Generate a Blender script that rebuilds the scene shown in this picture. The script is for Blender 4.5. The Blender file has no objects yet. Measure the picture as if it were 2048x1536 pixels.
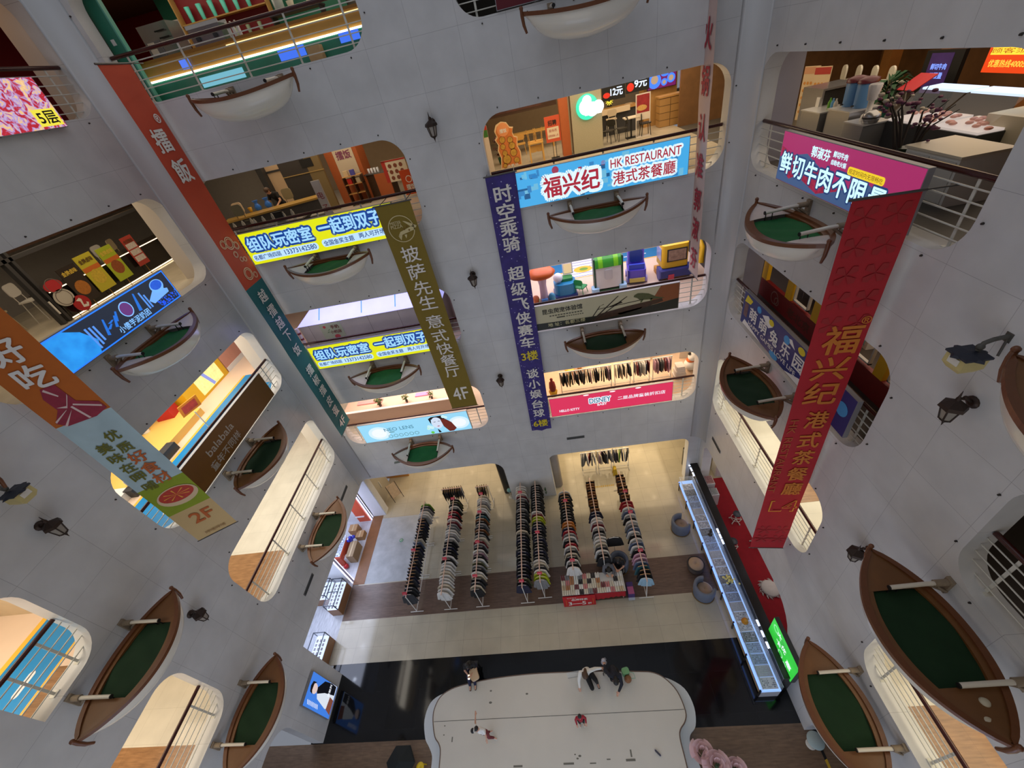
import bpy, bmesh, math, random
from mathutils import Vector, Matrix, Euler
PI = math.pi
random.seed(7)
sc = bpy.context.scene
COL = sc.collection

# ---------------------------------------------------------------- camera
cam_d = bpy.data.cameras.new('camera')
cam = bpy.data.objects.new('camera', cam_d)
COL.objects.link(cam)
sc.camera = cam
cam_d.sensor_fit = 'HORIZONTAL'
cam_d.sensor_width = 36.0
cam_d.lens = 808.0 / 2048.0 * 36.0
cam_d.clip_end = 200
RX = (0.9817, 0.0006, -0.1903)      # image-right, image-down and view axes of the lens, as world vectors
CAMR = ((0.98173400, -0.14761120, -0.12003869), (0.00057048, -0.62863704, 0.77769862), (-0.19025779, -0.76356166, -0.61707015))
cam.matrix_world = Matrix(((CAMR[0][0], -CAMR[0][1], -CAMR[0][2], 0.0),
                           (CAMR[1][0], -CAMR[1][1], -CAMR[1][2], 0.0),
                           (CAMR[2][0], -CAMR[2][1], -CAMR[2][2], 18.2),
                           (0, 0, 0, 1)))
# ---------------------------------------------------------------- world, exposure
w = bpy.data.worlds.new('world'); sc.world = w; w.use_nodes = True
w.node_tree.nodes['Background'].inputs[0].default_value = (0.80, 0.86, 1.0, 1)
w.node_tree.nodes['Background'].inputs[1].default_value = 0.25
vs = sc.view_settings
vs.view_transform = 'Standard'; vs.look = 'None'; vs.gamma = 1.0; vs.use_curve_mapping = False
vs.exposure = 0.0
sc.cycles.max_bounces = 6; sc.cycles.diffuse_bounces = 3; sc.cycles.glossy_bounces = 3; sc.cycles.transmission_bounces = 4
sc.cycles.sample_clamp_indirect = 4.0

def lin(c):
    return tuple(((v / 255.0) / 12.92 if v <= 10.3 else (((v / 255.0) + 0.055) / 1.055) ** 2.4) for v in c)
def area(name, loc, size, power, color=(255, 255, 255), rot=(0, 0, 0), sy=None):
    l = bpy.data.lights.new(name, 'AREA'); l.energy = power; l.color = lin(color)
    l.shape = 'RECTANGLE'; l.size = size; l.size_y = sy or size
    o = bpy.data.objects.new(name, l); COL.objects.link(o); o.location = loc; o.rotation_euler = rot
    return o
# the skylight over the atrium
area('skylight', (-2.4, 4.5, 27.5), 15, 310, (235, 240, 255), sy=14)
# unseen fill lights added at the front wall; then LAMPS, ceiling lamps of each gallery bay: name, (x, y, z) , size x, size y, power, colour
area('fill_ground', (-2.4, -3.8, 1.9), 14, 290, (200, 220, 255), (PI / 2, 0, 0), 2.4)
area('fill_second', (-2.4, -3.8, 7.0), 14, 215, (226, 234, 255), (PI / 2, 0, 0), 2.2)
area('fill_third', (-2.4, -3.8, 11.4), 14, 110, (255, 246, 232), (PI / 2, 0, 0), 2.2)
LAMPS = [
 ('lamp_teal_bar', (-7, 15.5, 19.08 + 2.8), 7, 2.5, 90, (255, 236, 214)),
 ('lamp_cafe', (-8, 17.5, 14.64 + 2.9), 6, 5, 150, (255, 228, 194)),
 ('lamp_lavender', (-7, 13.75, 10.15 + 2.8), 6, .5, 60, (220, 216, 255)),
 ('lamp_lens', (-7, 15.0, 5.67 + 2.9), 6.5, 2.2, 260, (255, 224, 206)),
 ('lamp_dim_corner', (2, 15.5, 19.08 + 2.8), 6, 2, 15, (255, 240, 220)),
 ('lamp_restaurant', (3, 18.5, 14.64 + 2.9), 8, 7, 420, (255, 228, 190)),
 ('lamp_playground', (2.4, 17, 10.15 + 2.9), 7.5, 5.5, 380, (250, 240, 255)),
 ('lamp_clothes', (2.3, 16, 5.67 + 2.9), 6.5, 4, 420, (255, 226, 192)),
 ('lamp_diner', (-13, 10, 19.08 + 2.8), 3, 5, 30, (255, 210, 170)),
 ('lamp_black_counter', (-13.5, 11, 14.64 + 2.9), 4, 8, 130, (255, 230, 196)),
 ('lamp_kids', (-13, 10, 10.15 + 2.9), 3, 8, 320, (255, 244, 228)),
 ('lamp_left_gallery', (-12.6, 9.5, 5.67 + 2.9), 2.5, 8, 230, (255, 246, 230)),
 ('lamp_near_kids', (-13, 1, 10.15 + 2.9), 3, 5, 220, (255, 240, 216)),
 ('lamp_near_gallery', (-13, 1, 5.67 + 2.9), 3, 5, 170, (255, 236, 208)),
 ('lamp_beef', (10, 12, 14.64 + 2.9), 5, 9, 200, (255, 230, 200)),
 ('lamp_bus', (9, 9.5, 10.15 + 2.9), 3, 6, 90, (255, 226, 200)),
 ('lamp_right_gallery', (8, 9.5, 5.67 + 2.9), 2.5, 7, 190, (255, 244, 216)),
 ('lamp_near_dark', (8, 1, 10.15 + 2.9), 2.5, 4, 14, (255, 230, 200)),
 ('lamp_near_right', (8, 1, 5.67 + 2.9), 2.5, 5, 130, (255, 240, 208)),
 ('lamp_ground_back_one', (-7, 16.5, 3.25), 6, 5, 190, (255, 226, 184)),
 ('lamp_ground_back_two', (2.5, 16, 3.25), 6, 4.5, 300, (255, 224, 176)),
 ('lamp_ground_shops', (-13, 8.5, 3.25), 3, 7, 330, (216, 226, 255)),
 ('lamp_carpet', (8.5, 9.5, 3.25), 3, 6, 60, (255, 236, 226)),
]
for nm, loc, sx, sy, pw, colr in LAMPS:
    area(nm, loc, sx, pw, colr, sy=sy)

# ---------------------------------------------------------------- materials
MATS = {}
def mat(name, rgb, rough=0.5, metal=0.0, emit=0.0, var=0.0, vscale=6.0, alpha=1.0, spec=0.5, bump=0.0):
    if name in MATS: return MATS[name]
    m = bpy.data.materials.new(name); m.use_nodes = True
    nt = m.node_tree; b = nt.nodes['Principled BSDF']
    c = (*lin(rgb), 1)
    b.inputs['Base Color'].default_value = c
    b.inputs['Roughness'].default_value = rough
    b.inputs['Metallic'].default_value = metal
    b.inputs['Specular IOR Level'].default_value = spec
    if emit:
        b.inputs['Emission Color'].default_value = c
        b.inputs['Emission Strength'].default_value = emit
        b.inputs['Base Color'].default_value = (c[0] * .15, c[1] * .15, c[2] * .15, 1)
    if alpha < 1: b.inputs['Alpha'].default_value = alpha
    if var or bump:
        tc = nt.nodes.new('ShaderNodeTexCoord'); n = nt.nodes.new('ShaderNodeTexNoise')
        n.inputs['Scale'].default_value = vscale; n.inputs['Detail'].default_value = 4
        nt.links.new(tc.outputs['Object'], n.inputs['Vector'])
        if var:
            mx = nt.nodes.new('ShaderNodeMix'); mx.data_type = 'RGBA'
            mx.inputs[6].default_value = tuple(max(0, v * (1 - var)) for v in c[:3]) + (1,)
            mx.inputs[7].default_value = tuple(min(1, v * (1 + var)) for v in c[:3]) + (1,)
            nt.links.new(n.outputs['Fac'], mx.inputs[0]); nt.links.new(mx.outputs[2], b.inputs['Base Color'])
            if emit: nt.links.new(mx.outputs[2], b.inputs['Emission Color'])
        if bump:
            bp = nt.nodes.new('ShaderNodeBump'); bp.inputs['Strength'].default_value = bump
            nt.links.new(n.outputs['Fac'], bp.inputs['Height']); nt.links.new(bp.outputs['Normal'], b.inputs['Normal'])
    MATS[name] = m
    return m
def tiles(name, rgb, line, tw, th, rough=0.3, mortar=0.008, axes='XY', var=0.06, spec=0.5, offset=0.0, wood=0.0):
    """panels or tiles with thin joints, laid out in the object's own metres"""
    if name in MATS: return MATS[name]
    m = bpy.data.materials.new(name); m.use_nodes = True
    nt = m.node_tree; b = nt.nodes['Principled BSDF']
    b.inputs['Roughness'].default_value = rough; b.inputs['Specular IOR Level'].default_value = spec
    tc = nt.nodes.new('ShaderNodeTexCoord'); sp = nt.nodes.new('ShaderNodeSeparateXYZ'); cb = nt.nodes.new('ShaderNodeCombineXYZ')
    nt.links.new(tc.outputs['Object'], sp.inputs[0])
    nt.links.new(sp.outputs[axes[0]], cb.inputs[0]); nt.links.new(sp.outputs[axes[1]], cb.inputs[1])
    br = nt.nodes.new('ShaderNodeTexBrick'); br.offset = offset
    br.inputs['Scale'].default_value = 1.0; br.inputs['Mortar Size'].default_value = mortar; br.inputs['Mortar Smooth'].default_value = 0
    br.inputs['Brick Width'].default_value = tw; br.inputs['Row Height'].default_value = th
    c = lin(rgb)
    br.inputs['Color1'].default_value = (*[v * (1 - var) for v in c], 1); br.inputs['Color2'].default_value = (*[min(1, v * (1 + var)) for v in c], 1)
    br.inputs['Mortar'].default_value = (*lin(line), 1)
    nt.links.new(cb.outputs[0], br.inputs['Vector'])
    n = nt.nodes.new('ShaderNodeTexNoise'); n.inputs['Scale'].default_value = 1.6 if not wood else 3.0; n.inputs['Detail'].default_value = 5
    if wood:
        mp = nt.nodes.new('ShaderNodeMapping'); mp.inputs['Scale'].default_value = (1, wood, 1) if axes[0] == 'X' else (wood, 1, 1)
        nt.links.new(tc.outputs['Object'], mp.inputs[0]); nt.links.new(mp.outputs[0], n.inputs['Vector'])
    else: nt.links.new(tc.outputs['Object'], n.inputs['Vector'])
    mr = nt.nodes.new('ShaderNodeMapRange'); mr.inputs['To Min'].default_value = 0.80 if not wood else .45; mr.inputs['To Max'].default_value = 1.12 if not wood else 1.5
    nt.links.new(n.outputs['Fac'], mr.inputs[0])
    mx = nt.nodes.new('ShaderNodeMix'); mx.data_type = 'RGBA'; mx.blend_type = 'MULTIPLY'; mx.inputs[0].default_value = 1
    nt.links.new(br.outputs['Color'], mx.inputs[6]); nt.links.new(mr.outputs[0], mx.inputs[7])
    nt.links.new(mx.outputs[2], b.inputs['Base Color'])
    MATS[name] = m
    return m
def glass(name, rgb=(235, 245, 245), a=0.22):
    if name in MATS: return MATS[name]
    m = mat(name, rgb, 0.04); m.node_tree.nodes['Principled BSDF'].inputs['Alpha'].default_value = a
    return m

# ---------------------------------------------------------------- mesh helpers
class MB:
    def __init__(s): s.v = []; s.f = []; s.sm = []
    def add(s, vs, fs, sm=False):
        o = len(s.v); s.v += [tuple(p) for p in vs]; s.f += [tuple(i + o for i in f) for f in fs]; s.sm += [sm] * len(fs)
        return s
    def box(s, c, d, rot=None):
        hx, hy, hz = d[0] / 2, d[1] / 2, d[2] / 2
        P = [Vector((x, y, z)) for x in (-hx, hx) for y in (-hy, hy) for z in (-hz, hz)]
        if rot: 
            e = Euler(rot); P = [e.to_matrix() @ p for p in P]
        P = [p + Vector(c) for p in P]
        return s.add(P, [(0, 1, 3, 2), (4, 6, 7, 5), (0, 4, 5, 1), (2, 3, 7, 6), (0, 2, 6, 4), (1, 5, 7, 3)])
    def b2(s, lo, hi):
        return s.box([(a + b) / 2 for a, b in zip(lo, hi)], [abs(b - a) for a, b in zip(lo, hi)])
    def rbox(s, c, d, r=0.03, n=3, axis='z'):
        """box with rounded vertical (or x / y) edges"""
        dx, dy, dz = d
        if axis == 'x': dx, dy, dz = d[1], d[2], d[0]
        if axis == 'y': dx, dy, dz = d[0], d[2], d[1]
        pts = rrect(-dx / 2, dx / 2, -dy / 2, dy / 2, r, n)
        k = len(pts); V = []
        for z in (-dz / 2, dz / 2):
            for x, y in pts:
                V.append((x + c[0], y + c[1], z + c[2]) if axis == 'z' else (z + c[0], x + c[1], y + c[2]) if axis == 'x' else (x + c[0], z + c[1], y + c[2]))
        F = [tuple(range(k))[::-1], tuple(range(k, 2 * k))] + [(i, (i + 1) % k, k + (i + 1) % k, k + i) for i in range(k)]
        return s.add(V, F)
    def tube(s, pts, r, n=8, caps=True, sm=True):
        pts = [Vector(p) for p in pts]; rs = r if isinstance(r, (list, tuple)) else [r] * len(pts)
        V = []; up = None
        for i, p in enumerate(pts):
            d = (pts[min(i + 1, len(pts) - 1)] - pts[max(i - 1, 0)])
            if d.length < 1e-9: d = Vector((0, 0, 1))
            d.normalize()
            if up is None: up = Vector((0, 0, 1)) if abs(d.z) < 0.9 else Vector((1, 0, 0))
            a = d.cross(up); a.normalize(); b = d.cross(a); up = -b if False else up
            for k in range(n):
                t = 2 * PI * k / n; V.append(p + (a * math.cos(t) + b * math.sin(t)) * rs[i])
        F = [(i * n + k, i * n + (k + 1) % n, (i + 1) * n + (k + 1) % n, (i + 1) * n + k) for i in range(len(pts) - 1) for k in range(n)]
        s.add(V, F, sm)
        if caps:
            m = len(V)
            s.add(V[:n], [tuple(range(n))[::-1]]); s.add(V[m - n:], [tuple(range(n))])
        return s
    def lathe(s, prof, c=(0, 0, 0), n=16, sm=True, sx=1, sy=1):
        V = [(c[0] + r * math.cos(2 * PI * k / n) * sx, c[1] + r * math.sin(2 * PI * k / n) * sy, c[2] + z) for r, z in prof for k in range(n)]
        F = [(i * n + k, i * n + (k + 1) % n, (i + 1) * n + (k + 1) % n, (i + 1) * n + k) for i in range(len(prof) - 1) for k in range(n)]
        s.add(V, F, sm)
        s.add(V[:n], [tuple(range(n))[::-1]]); s.add(V[-n:], [tuple(range(n))])
        return s
    def ball(s, c, r, n=10, m=7, sc3=(1, 1, 1)):
        return s.lathe([(max(1e-3, math.sin(PI * i / m)) * r, -math.cos(PI * i / m) * r * sc3[2]) for i in range(m + 1)], c, n, True, sc3[0], sc3[1])
    def prism(s, poly, y0, y1, plane='xz'):
        """2D outline given depth. plane xz: depth along y; xy: depth along z; yz: depth along x"""
        k = len(poly)
        f = {'xz': lambda a, b, d: (a, d, b), 'xy': lambda a, b, d: (a, b, d), 'yz': lambda a, b, d: (d, a, b)}[plane]
        V = [f(a, b, y0) for a, b in poly] + [f(a, b, y1) for a, b in poly]
        return s.add(V, [tuple(range(k))[::-1], tuple(range(k, 2 * k))] + [(i, (i + 1) % k, k + (i + 1) % k, k + i) for i in range(k)])
    def grid(s, P, sm=True, closed=False):
        """P[i][j] rows of points"""
        n, m = len(P), len(P[0])
        V = [p for r in P for p in r]
        F = [(i * m + j, i * m + (j + 1) % m, (i + 1) * m + (j + 1) % m, (i + 1) * m + j) for i in range(n - 1) for j in range(m if closed else m - 1)]
        return s.add(V, F, sm)
    def mesh(s, name, fix=True):
        me = bpy.data.meshes.new(name); me.from_pydata(s.v, [], s.f)
        me.polygons.foreach_set('use_smooth', s.sm)
        if fix and len(s.f) < 20000:
            bm = bmesh.new(); bm.from_mesh(me); bmesh.ops.recalc_face_normals(bm, faces=bm.faces); bm.to_mesh(me); bm.free()
        me.update(); return me
    def build(s, name, m, parent=None, loc=None, rot=None, bevel=0):
        o = bpy.data.objects.new(name, s.mesh(name)); COL.objects.link(o)
        if m: o.data.materials.append(m)
        if parent: o.parent = parent
        if loc: o.location = loc
        if rot: o.rotation_euler = rot
        if bevel:
            bv = o.modifiers.new('edge', 'BEVEL'); bv.width = bevel; bv.segments = 2; bv.limit_method = 'ANGLE'
        return o
def rrect(x0, x1, y0, y1, r, n=6):
    r = min(r, (x1 - x0) / 2, (y1 - y0) / 2); P = []
    for cx, cy, a in ((x1 - r, y1 - r, 0), (x0 + r, y1 - r, PI / 2), (x0 + r, y0 + r, PI), (x1 - r, y0 + r, 1.5 * PI)):
        for i in range(n + 1):
            t = a + PI / 2 * i / n; P.append((cx + r * math.cos(t), cy + r * math.sin(t)))
    return P
def circ(cx, cy, r, n=20, ry=None):
    return [(cx + r * math.cos(2 * PI * i / n), cy + (ry or r) * math.sin(2 * PI * i / n)) for i in range(n)]
def box(lo, hi): return MB().b2(lo, hi)
def thing(name, label, cat, loc=(0, 0, 0), rz=0, group=None):
    o = bpy.data.objects.new(name, None); COL.objects.link(o); o.empty_display_size = 0.1
    o.location = loc; o.rotation_euler = (0, 0, rz); o['label'] = label; o['category'] = cat
    if group: o['group'] = group
    return o
def tag(o, label, cat, group=None):
    o['label'] = label; o['category'] = cat
    if group: o['group'] = group
    return o
def struct(o): o['kind'] = 'structure'; return o
def stuff(o): o['kind'] = 'stuff'; return o
def dup(root, loc, rz=None, label=None, group=None):
    r = root.copy(); COL.objects.link(r); r.location = loc
    if rz is not None: r.rotation_euler = (0, 0, rz)
    if label: r['label'] = label
    if group: r['group'] = group
    for ch in list(root.children):
        c = ch.copy(); COL.objects.link(c); c.parent = r
        for g in list(ch.children):
            d = g.copy(); COL.objects.link(d); d.parent = c
    return r
# ---- lettering: text laid out on the x-z plane facing -y, fitted to boxes (text, centre x, centre z, width, height)
TEXTC = {}
def glyphs(body, bold):
    k = (body, bold)
    if k in TEXTC: return TEXTC[k]
    cu = bpy.data.curves.new('t', 'FONT'); cu.body = body; cu.offset = 0; cu.resolution_u = 3; cu.fill_mode = 'FRONT'
    o = bpy.data.objects.new('t', cu); COL.objects.link(o)
    dg = bpy.context.evaluated_depsgraph_get(); dg.update()
    me = bpy.data.meshes.new_from_object(o.evaluated_get(dg))
    vs_ = [(v.co.x, v.co.y) for v in me.vertices]; fs = [tuple(p.vertices) for p in me.polygons]
    bpy.data.objects.remove(o); bpy.data.curves.remove(cu); bpy.data.meshes.remove(me)
    TEXTC[k] = (vs_, fs)
    return TEXTC[k]
def lettering(parent, items, m, y, bold=0.0, name='lettering', shear=0.0, grow=0.0):
    """grow widens each fitted box by that many metres on every side (outlines)"""
    V = []; F = []
    for it in items:
        body, cx, cz, wd, ht = it[:5]; rot = it[5] if len(it) > 5 else 0
        vs_, fs = glyphs(body, 0); rad = bold * ht * .8 + grow
        if not vs_: continue
        x0 = min(p[0] for p in vs_); x1 = max(p[0] for p in vs_); z0 = min(p[1] for p in vs_); z1 = max(p[1] for p in vs_)
        sx = wd / max(1e-6, x1 - x0); sz = ht / max(1e-6, z1 - z0)
        nd = 12 if rad > .03 else 6
        for q_, (dx_, dz_) in enumerate([(0, 0)] + [(rad * math.cos(2 * PI * q / nd), rad * math.sin(2 * PI * q / nd)) for q in range(nd if rad > .002 else 0)]):
          o = len(V)
          for a, b in vs_:
              X = (a - (x0 + x1) / 2) * sx; Z = (b - (z0 + z1) / 2) * sz; X += shear * Z
              if rot: X, Z = X * math.cos(rot) - Z * math.sin(rot), X * math.sin(rot) + Z * math.cos(rot)
              V.append((cx + X + dx_, y - .0004 * (nd - q_ if grow else q_) * (.25 if grow else 1), cz + Z + dz_))
          F += [tuple(i + o for i in f) for f in fs]
    me = bpy.data.meshes.new(name); me.from_pydata(V, [], F); me.materials.append(m); me.update()
    o = bpy.data.objects.new(name, me); COL.objects.link(o); o.parent = parent
    return o
def patch(parent, name, polys, m, y, th=0.002):
    mb = MB()
    for p in polys: mb.prism(p, y, y + th)
    return mb.build(name, m, parent)
def rect(x0, x1, z0, z1): return [(x0, z0), (x1, z0), (x1, z1), (x0, z1)]

# wall frames: local x runs along the wall, local -y faces the atrium
XL, XR, YB = -10.71, 5.99, 13.0
def fr(wall, s, z, d=0.0):
    """world location and turn of a thing d metres in front of a wall; s = x on the back wall, y on the side walls"""
    if wall == 'B': return (s, YB - d, z), 0.0
    if wall == 'L': return (XL + d, s, z), PI / 2
    return (XR - d, s, z), -PI / 2
F1, F2, F3, F4, F5 = 0.0, 5.67, 10.15, 14.64, 19.08
# ================================================================ STRUCTURE
WALLM = tiles('white_wall_panels', (206, 206, 204), (160, 160, 160), 1.18, 1.12, rough=0.32, mortar=0.003, axes='XZ', var=0.015, offset=0)
WHITE = mat('white_paint', (214, 214, 210), 0.35)
TH = 0.42
def wall_with_holes(name, wall, s0, s1, z0, z1, holes, th=TH):
    """holes: (a, b, za, zb, r_top, r_bot, sharp side?)"""
    cu = bpy.data.curves.new('w', 'CURVE'); cu.dimensions = '2D'; cu.fill_mode = 'BOTH'; cu.extrude = th / 2
    def spl(P):
        sp = cu.splines.new('POLY'); sp.points.add(len(P) - 1)
        for p, q in zip(sp.points, P): p.co = (q[0], q[1], 0, 1)
        sp.use_cyclic_u = True
    sg = -1 if wall == 'R' else 1
    spl([(s0, z0), (s1, z0), (s1, z1), (s0, z1)])
    for h in holes: spl(h)
    o = bpy.data.objects.new('w', cu); COL.objects.link(o)
    dg = bpy.context.evaluated_depsgraph_get(); dg.update()
    me = bpy.data.meshes.new_from_object(o.evaluated_get(dg)); bpy.data.objects.remove(o)
    # curve plane (x, y) -> (along, -depth, z)
    for v in me.vertices: v.co = (v.co.x * sg, th / 2 - v.co.z, v.co.y)
    if sg < 0: me.flip_normals()
    bm = bmesh.new(); bm.from_mesh(me); bmesh.ops.recalc_face_normals(bm, faces=bm.faces); bm.to_mesh(me); bm.free()
    me.materials.clear(); me.materials.append(WALLM)
    ob = bpy.data.objects.new(name, me); COL.objects.link(ob)
    if wall == 'B': ob.location = (0, YB, 0)
    elif wall == 'L': ob.location = (XL, 0, 0); ob.rotation_euler = (0, 0, PI / 2)
    else: ob.location = (XR, 0, 0); ob.rotation_euler = (0, 0, -PI / 2)
    return struct(ob)
def hole(a, b, z0, z1, r=0.6, rb=None):
    return rrect(a, b, z0, z1, r, 8)
def hole_near(a, b, z0, z1, r=0.6):      # square at the near end, round at the far end
    P = [(a, z0), (a, z1)]
    P = [(b - r + r * math.sin(PI / 2 * i / 8), z1 - r + r * math.cos(PI / 2 * i / 8)) for i in range(9)]
    Q = [(b - r + r * math.cos(PI / 2 * i / 8), z0 + r - r * math.sin(PI / 2 * i / 8)) for i in range(9)]
    return P + Q + [(a, z0), (a, z1)]
def arch(a, b, z1, r0=0.5, r1=0.5, z0=-0.0):
    P = [(a, z0)]
    P += [(a + r0 - r0 * math.cos(PI / 2 * i / 6), z1 - r0 + r0 * math.sin(PI / 2 * i / 6)) for i in range(7)] if r0 else [(a, z1)]
    P += [(b - r1 + r1 * math.sin(PI / 2 * i / 6), z1 - r1 + r1 * math.cos(PI / 2 * i / 6)) for i in range(7)] if r1 else [(b, z1)]
    return P + [(b, z0)]
LV = [(F2, 8.2), (F3, 12.63), (F4, 17.14), (F5, 21.55)]
BL, BR = (-10.08, -3.41), (-1.14, 5.46)      # back bays (x)
SF, SN = (5.8, 12.58), (-3.2, 3.42)          # side bays (y): far, near
ZT = 25.0
hb = [hole(*b, z0, z1) for b in (BL, BR) for z0, z1 in LV]
# ground floor archways of the back wall: cut down to below the floor line
hb += [arch(-10.69, -3.45, 3.15, 0.05, 0.62, -0.2), arch(-1.12, 5.45, 3.17, 0.3, 0.35, -0.2)]
wb = wall_with_holes('wall_back', 'B', XL, XR, -0.6, ZT, hb)
hl = [hole(*SF, z0, z1) for z0, z1 in LV] + [hole(*SN, LV[0][0], LV[0][1]), hole_near(1.95, 3.42, F3, 12.63), hole(*SN, F4, 17.14), hole(*SN, F5, 21.55)]
hl += [arch(5.46, 12.99, 3.17, 0.02, 0.02, -0.2), arch(-3.2, 3.3, 3.1, 0.5, 0.75, -0.2)]
wl = wall_with_holes('wall_left', 'L', -3.9, YB, -0.6, ZT, hl)
hr = [hole(*b, z0, z1) for b in (SF, SN) for z0, z1 in LV]
hr += [arch(5.05, 12.55, 3.2, 1.3, 0.5, -0.2), arch(-3.2, 3.1, 3.1, 0.5, 0.5, -0.2)]
wr = wall_with_holes('wall_right', 'R', -3.9, YB, -0.6, ZT, hr)
struct(box((XL - .4, -4.3, -0.6), (XR + .4, -3.9, ZT)).build('wall_front', WALLM))
# rounded inner corners between the back wall and the side walls, from the second storey up
for nm, x, sgn in (('trim_1', XL, 1), ('trim_2', XR, -1)):
    r = 0.5; P = [(x, YB)] + [(x + sgn * (r - r * math.sin(PI / 2 * i / 8)), YB - (r - r * math.cos(PI / 2 * i / 8))) for i in range(9)]
    mb = MB().prism(P, 3.25, ZT, 'xy'); mb.sm = [False, False] + [True] * (len(mb.f) - 2)
    struct(mb.build(nm, mat('corner_plaster', (205, 205, 203), 0.35)))
# bolts along the edges of the openings
BOLT = mat('dark_bolt', (62, 58, 54), 0.4, 0.6)
def bolts(wall, bays, name):
    mb = MB()
    for a, b in bays:
        for z0, z1 in LV:
            n = 6
            for i in range(n):
                s = a + 0.55 + (b - a - 1.1) * i / (n - 1)
                for z in (z0 - 0.12, z1 + 0.12):
                    mb.lathe([(0.02, 0), (0.015, 0.03)], (0, 0, 0), 6); _mv(mb, s, z, 14)
            for z in (z0 + 0.6, z1 - 0.6):
                for s in (a - 0.12, b + 0.12):
                    mb.lathe([(0.02, 0), (0.015, 0.03)], (0, 0, 0), 6); _mv(mb, s, z, 14)
    loc, rz = fr(wall, 0, 0)
    o = mb.build(name, BOLT, None, loc, (0, 0, rz)); 
    return o
def _mv(mb, s, z, k):
    # the last lathe (2 rings of 6 plus caps of 6) turned to stand out of the wall
    n = len(mb.v)
    for i in range(n - 24, n):
        x, y, zz = mb.v[i]; mb.v[i] = (s + x, -zz, z + y)
for wall, bays, ob in (('B', (BL, BR), wb), ('L', (SF,), wl)):
    o = bolts(wall, bays, 'bolt'); o.parent = ob; o.location = (0, 0, 0); o.rotation_euler = (0, 0, 0)
o = bolts('R', ((-SF[1], -SF[0]), (-SN[1], -SN[0])), 'bolt'); o.parent = wr; o.location = (0, 0, 0); o.rotation_euler = (0, 0, 0)

# ---- ground floor
BEIGE = tiles('beige_floor_tile', (184, 176, 156), (140, 134, 120), 0.8, 0.8, rough=0.12, mortar=0.003, var=0.02)
BROWN = tiles('brown_floor_boards', (104, 84, 72), (70, 56, 46), 1.2, 0.2, rough=0.3, mortar=0.002, var=0.1, offset=0.5, wood=6)
TAN = tiles('tan_floor_boards', (118, 96, 76), (82, 66, 52), 1.2, 0.2, rough=0.35, mortar=0.002, var=0.1, offset=0.5, wood=6)
BLACK = tiles('black_floor_tile', (14, 15, 17), (30, 32, 34), 1.2, 1.2, rough=0.08, mortar=0.004, var=0.3)
def floor_piece(name, x0, x1, y0, y1, m, z=0.0, th=0.1):
    return struct(box((x0, y0, z - th), (x1, y1, z)).build(name, m))
XA, XB = -10.71 - .42, XR + .42
floor_piece('floor_1', -11.15, 4.9, 9.12, 22, BEIGE)
floor_piece('floor_2', -11.45, 5.8, 7.53, 9.12, BROWN)
floor_piece('floor_3', -11.45, 5.8, 5.81, 7.53, BEIGE)
floor_piece('floor_4', -11.2, 6.4, 3.27, 5.81, BLACK)
floor_piece('floor_5', -18.5, 13, -4.3, 3.27, TAN)
CARPET = mat('red_carpet', (150, 22, 36), 0.9, var=0.25, vscale=5)
floor_piece('floor_6', 5.8, 13, 5.2, 12.9, CARPET, z=0.004, th=0.1)
floor_piece('floor_7', 4.9, 16, 12.9, 22, BEIGE)
floor_piece('floor_9', 4.9, 5.8, 9.12, 12.9, BEIGE)
SHOPF = tiles('pale_plank_floor', (176, 178, 184), (150, 152, 158), 1.4, 0.22, rough=0.2, mortar=0.002, var=0.06, offset=0.5, wood=8, axes='YX')
floor_piece('floor_8', -20, -11.45, 5.0, 9.25, SHOPF)
floor_piece('floor_10', -20, -11.45, 9.25, 15.9, tiles('white_shop_tile', (200, 202, 210), (160, 160, 168), 0.9, 0.9, 0.15, mortar=0.004), z=0.001)
# worn concrete strip and bronze mat in front of the shops on the left
floor_piece('trim_3', -11.15, -8.3, 9.16, 12.75, mat('worn_concrete', (168, 172, 176), 0.5, var=0.35, vscale=2.2), z=0.006, th=0.02)
floor_piece('trim_4', -11.45, -10.85, 9.16, 12.95, mat('bronze_mat', (128, 84, 46), 0.45, var=0.2, vscale=4), z=0.012, th=0.03)

# ---- gallery rooms behind the openings: floor slab, back wall, side walls, ceiling
def room(tagn, wall, lo, hi, z, h, depth, fm, wm, cm, wl=True, wh=True, sm=None):
    loc, rz = fr(wall, 0, z)
    s0, s1, w0, w1 = (lo, hi, wl, wh) if wall != 'R' else (-hi, -lo, wh, wl)
    def put(mb, nm, m):
        return struct(mb.build(nm, m, None, loc, (0, 0, rz)))
    put(box((s0, TH, -.12), (s1, TH + depth, 0.0)), 'floor_' + tagn, fm)
    put(box((s0, TH, h), (s1, TH + depth, h + .1)), 'ceiling_' + tagn, cm)
    put(box((s0, TH + depth, 0), (s1, TH + depth + .1, h)), 'wall_rear_' + tagn, wm)
    if w0: put(box((s0 - .1, TH, 0), (s0, TH + depth, h)), 'wall_side_' + tagn, sm or wm)
    if w1: put(box((s1, TH, 0), (s1 + .1, TH + depth, h)), 'wall_end_' + tagn, sm or wm)
CEIL = mat('grey_ceiling', (170, 168, 164), 0.7)
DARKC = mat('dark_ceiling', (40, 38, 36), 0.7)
CREAM = tiles('cream_tile', (212, 206, 192), (186, 180, 166), 0.8, 0.8, rough=0.12, mortar=0.003, var=0.02)
GREYW = mat('grey_plaster', (150, 146, 142), 0.7, var=0.08)
WARMW = mat('warm_plaster', (190, 168, 136), 0.7, var=0.08)
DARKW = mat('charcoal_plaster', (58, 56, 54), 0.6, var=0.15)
PINKF = tiles('pink_marble', (214, 186, 160), (196, 168, 146), 1.6, 1.6, rough=0.25, mortar=0.002, var=0.05)
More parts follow.
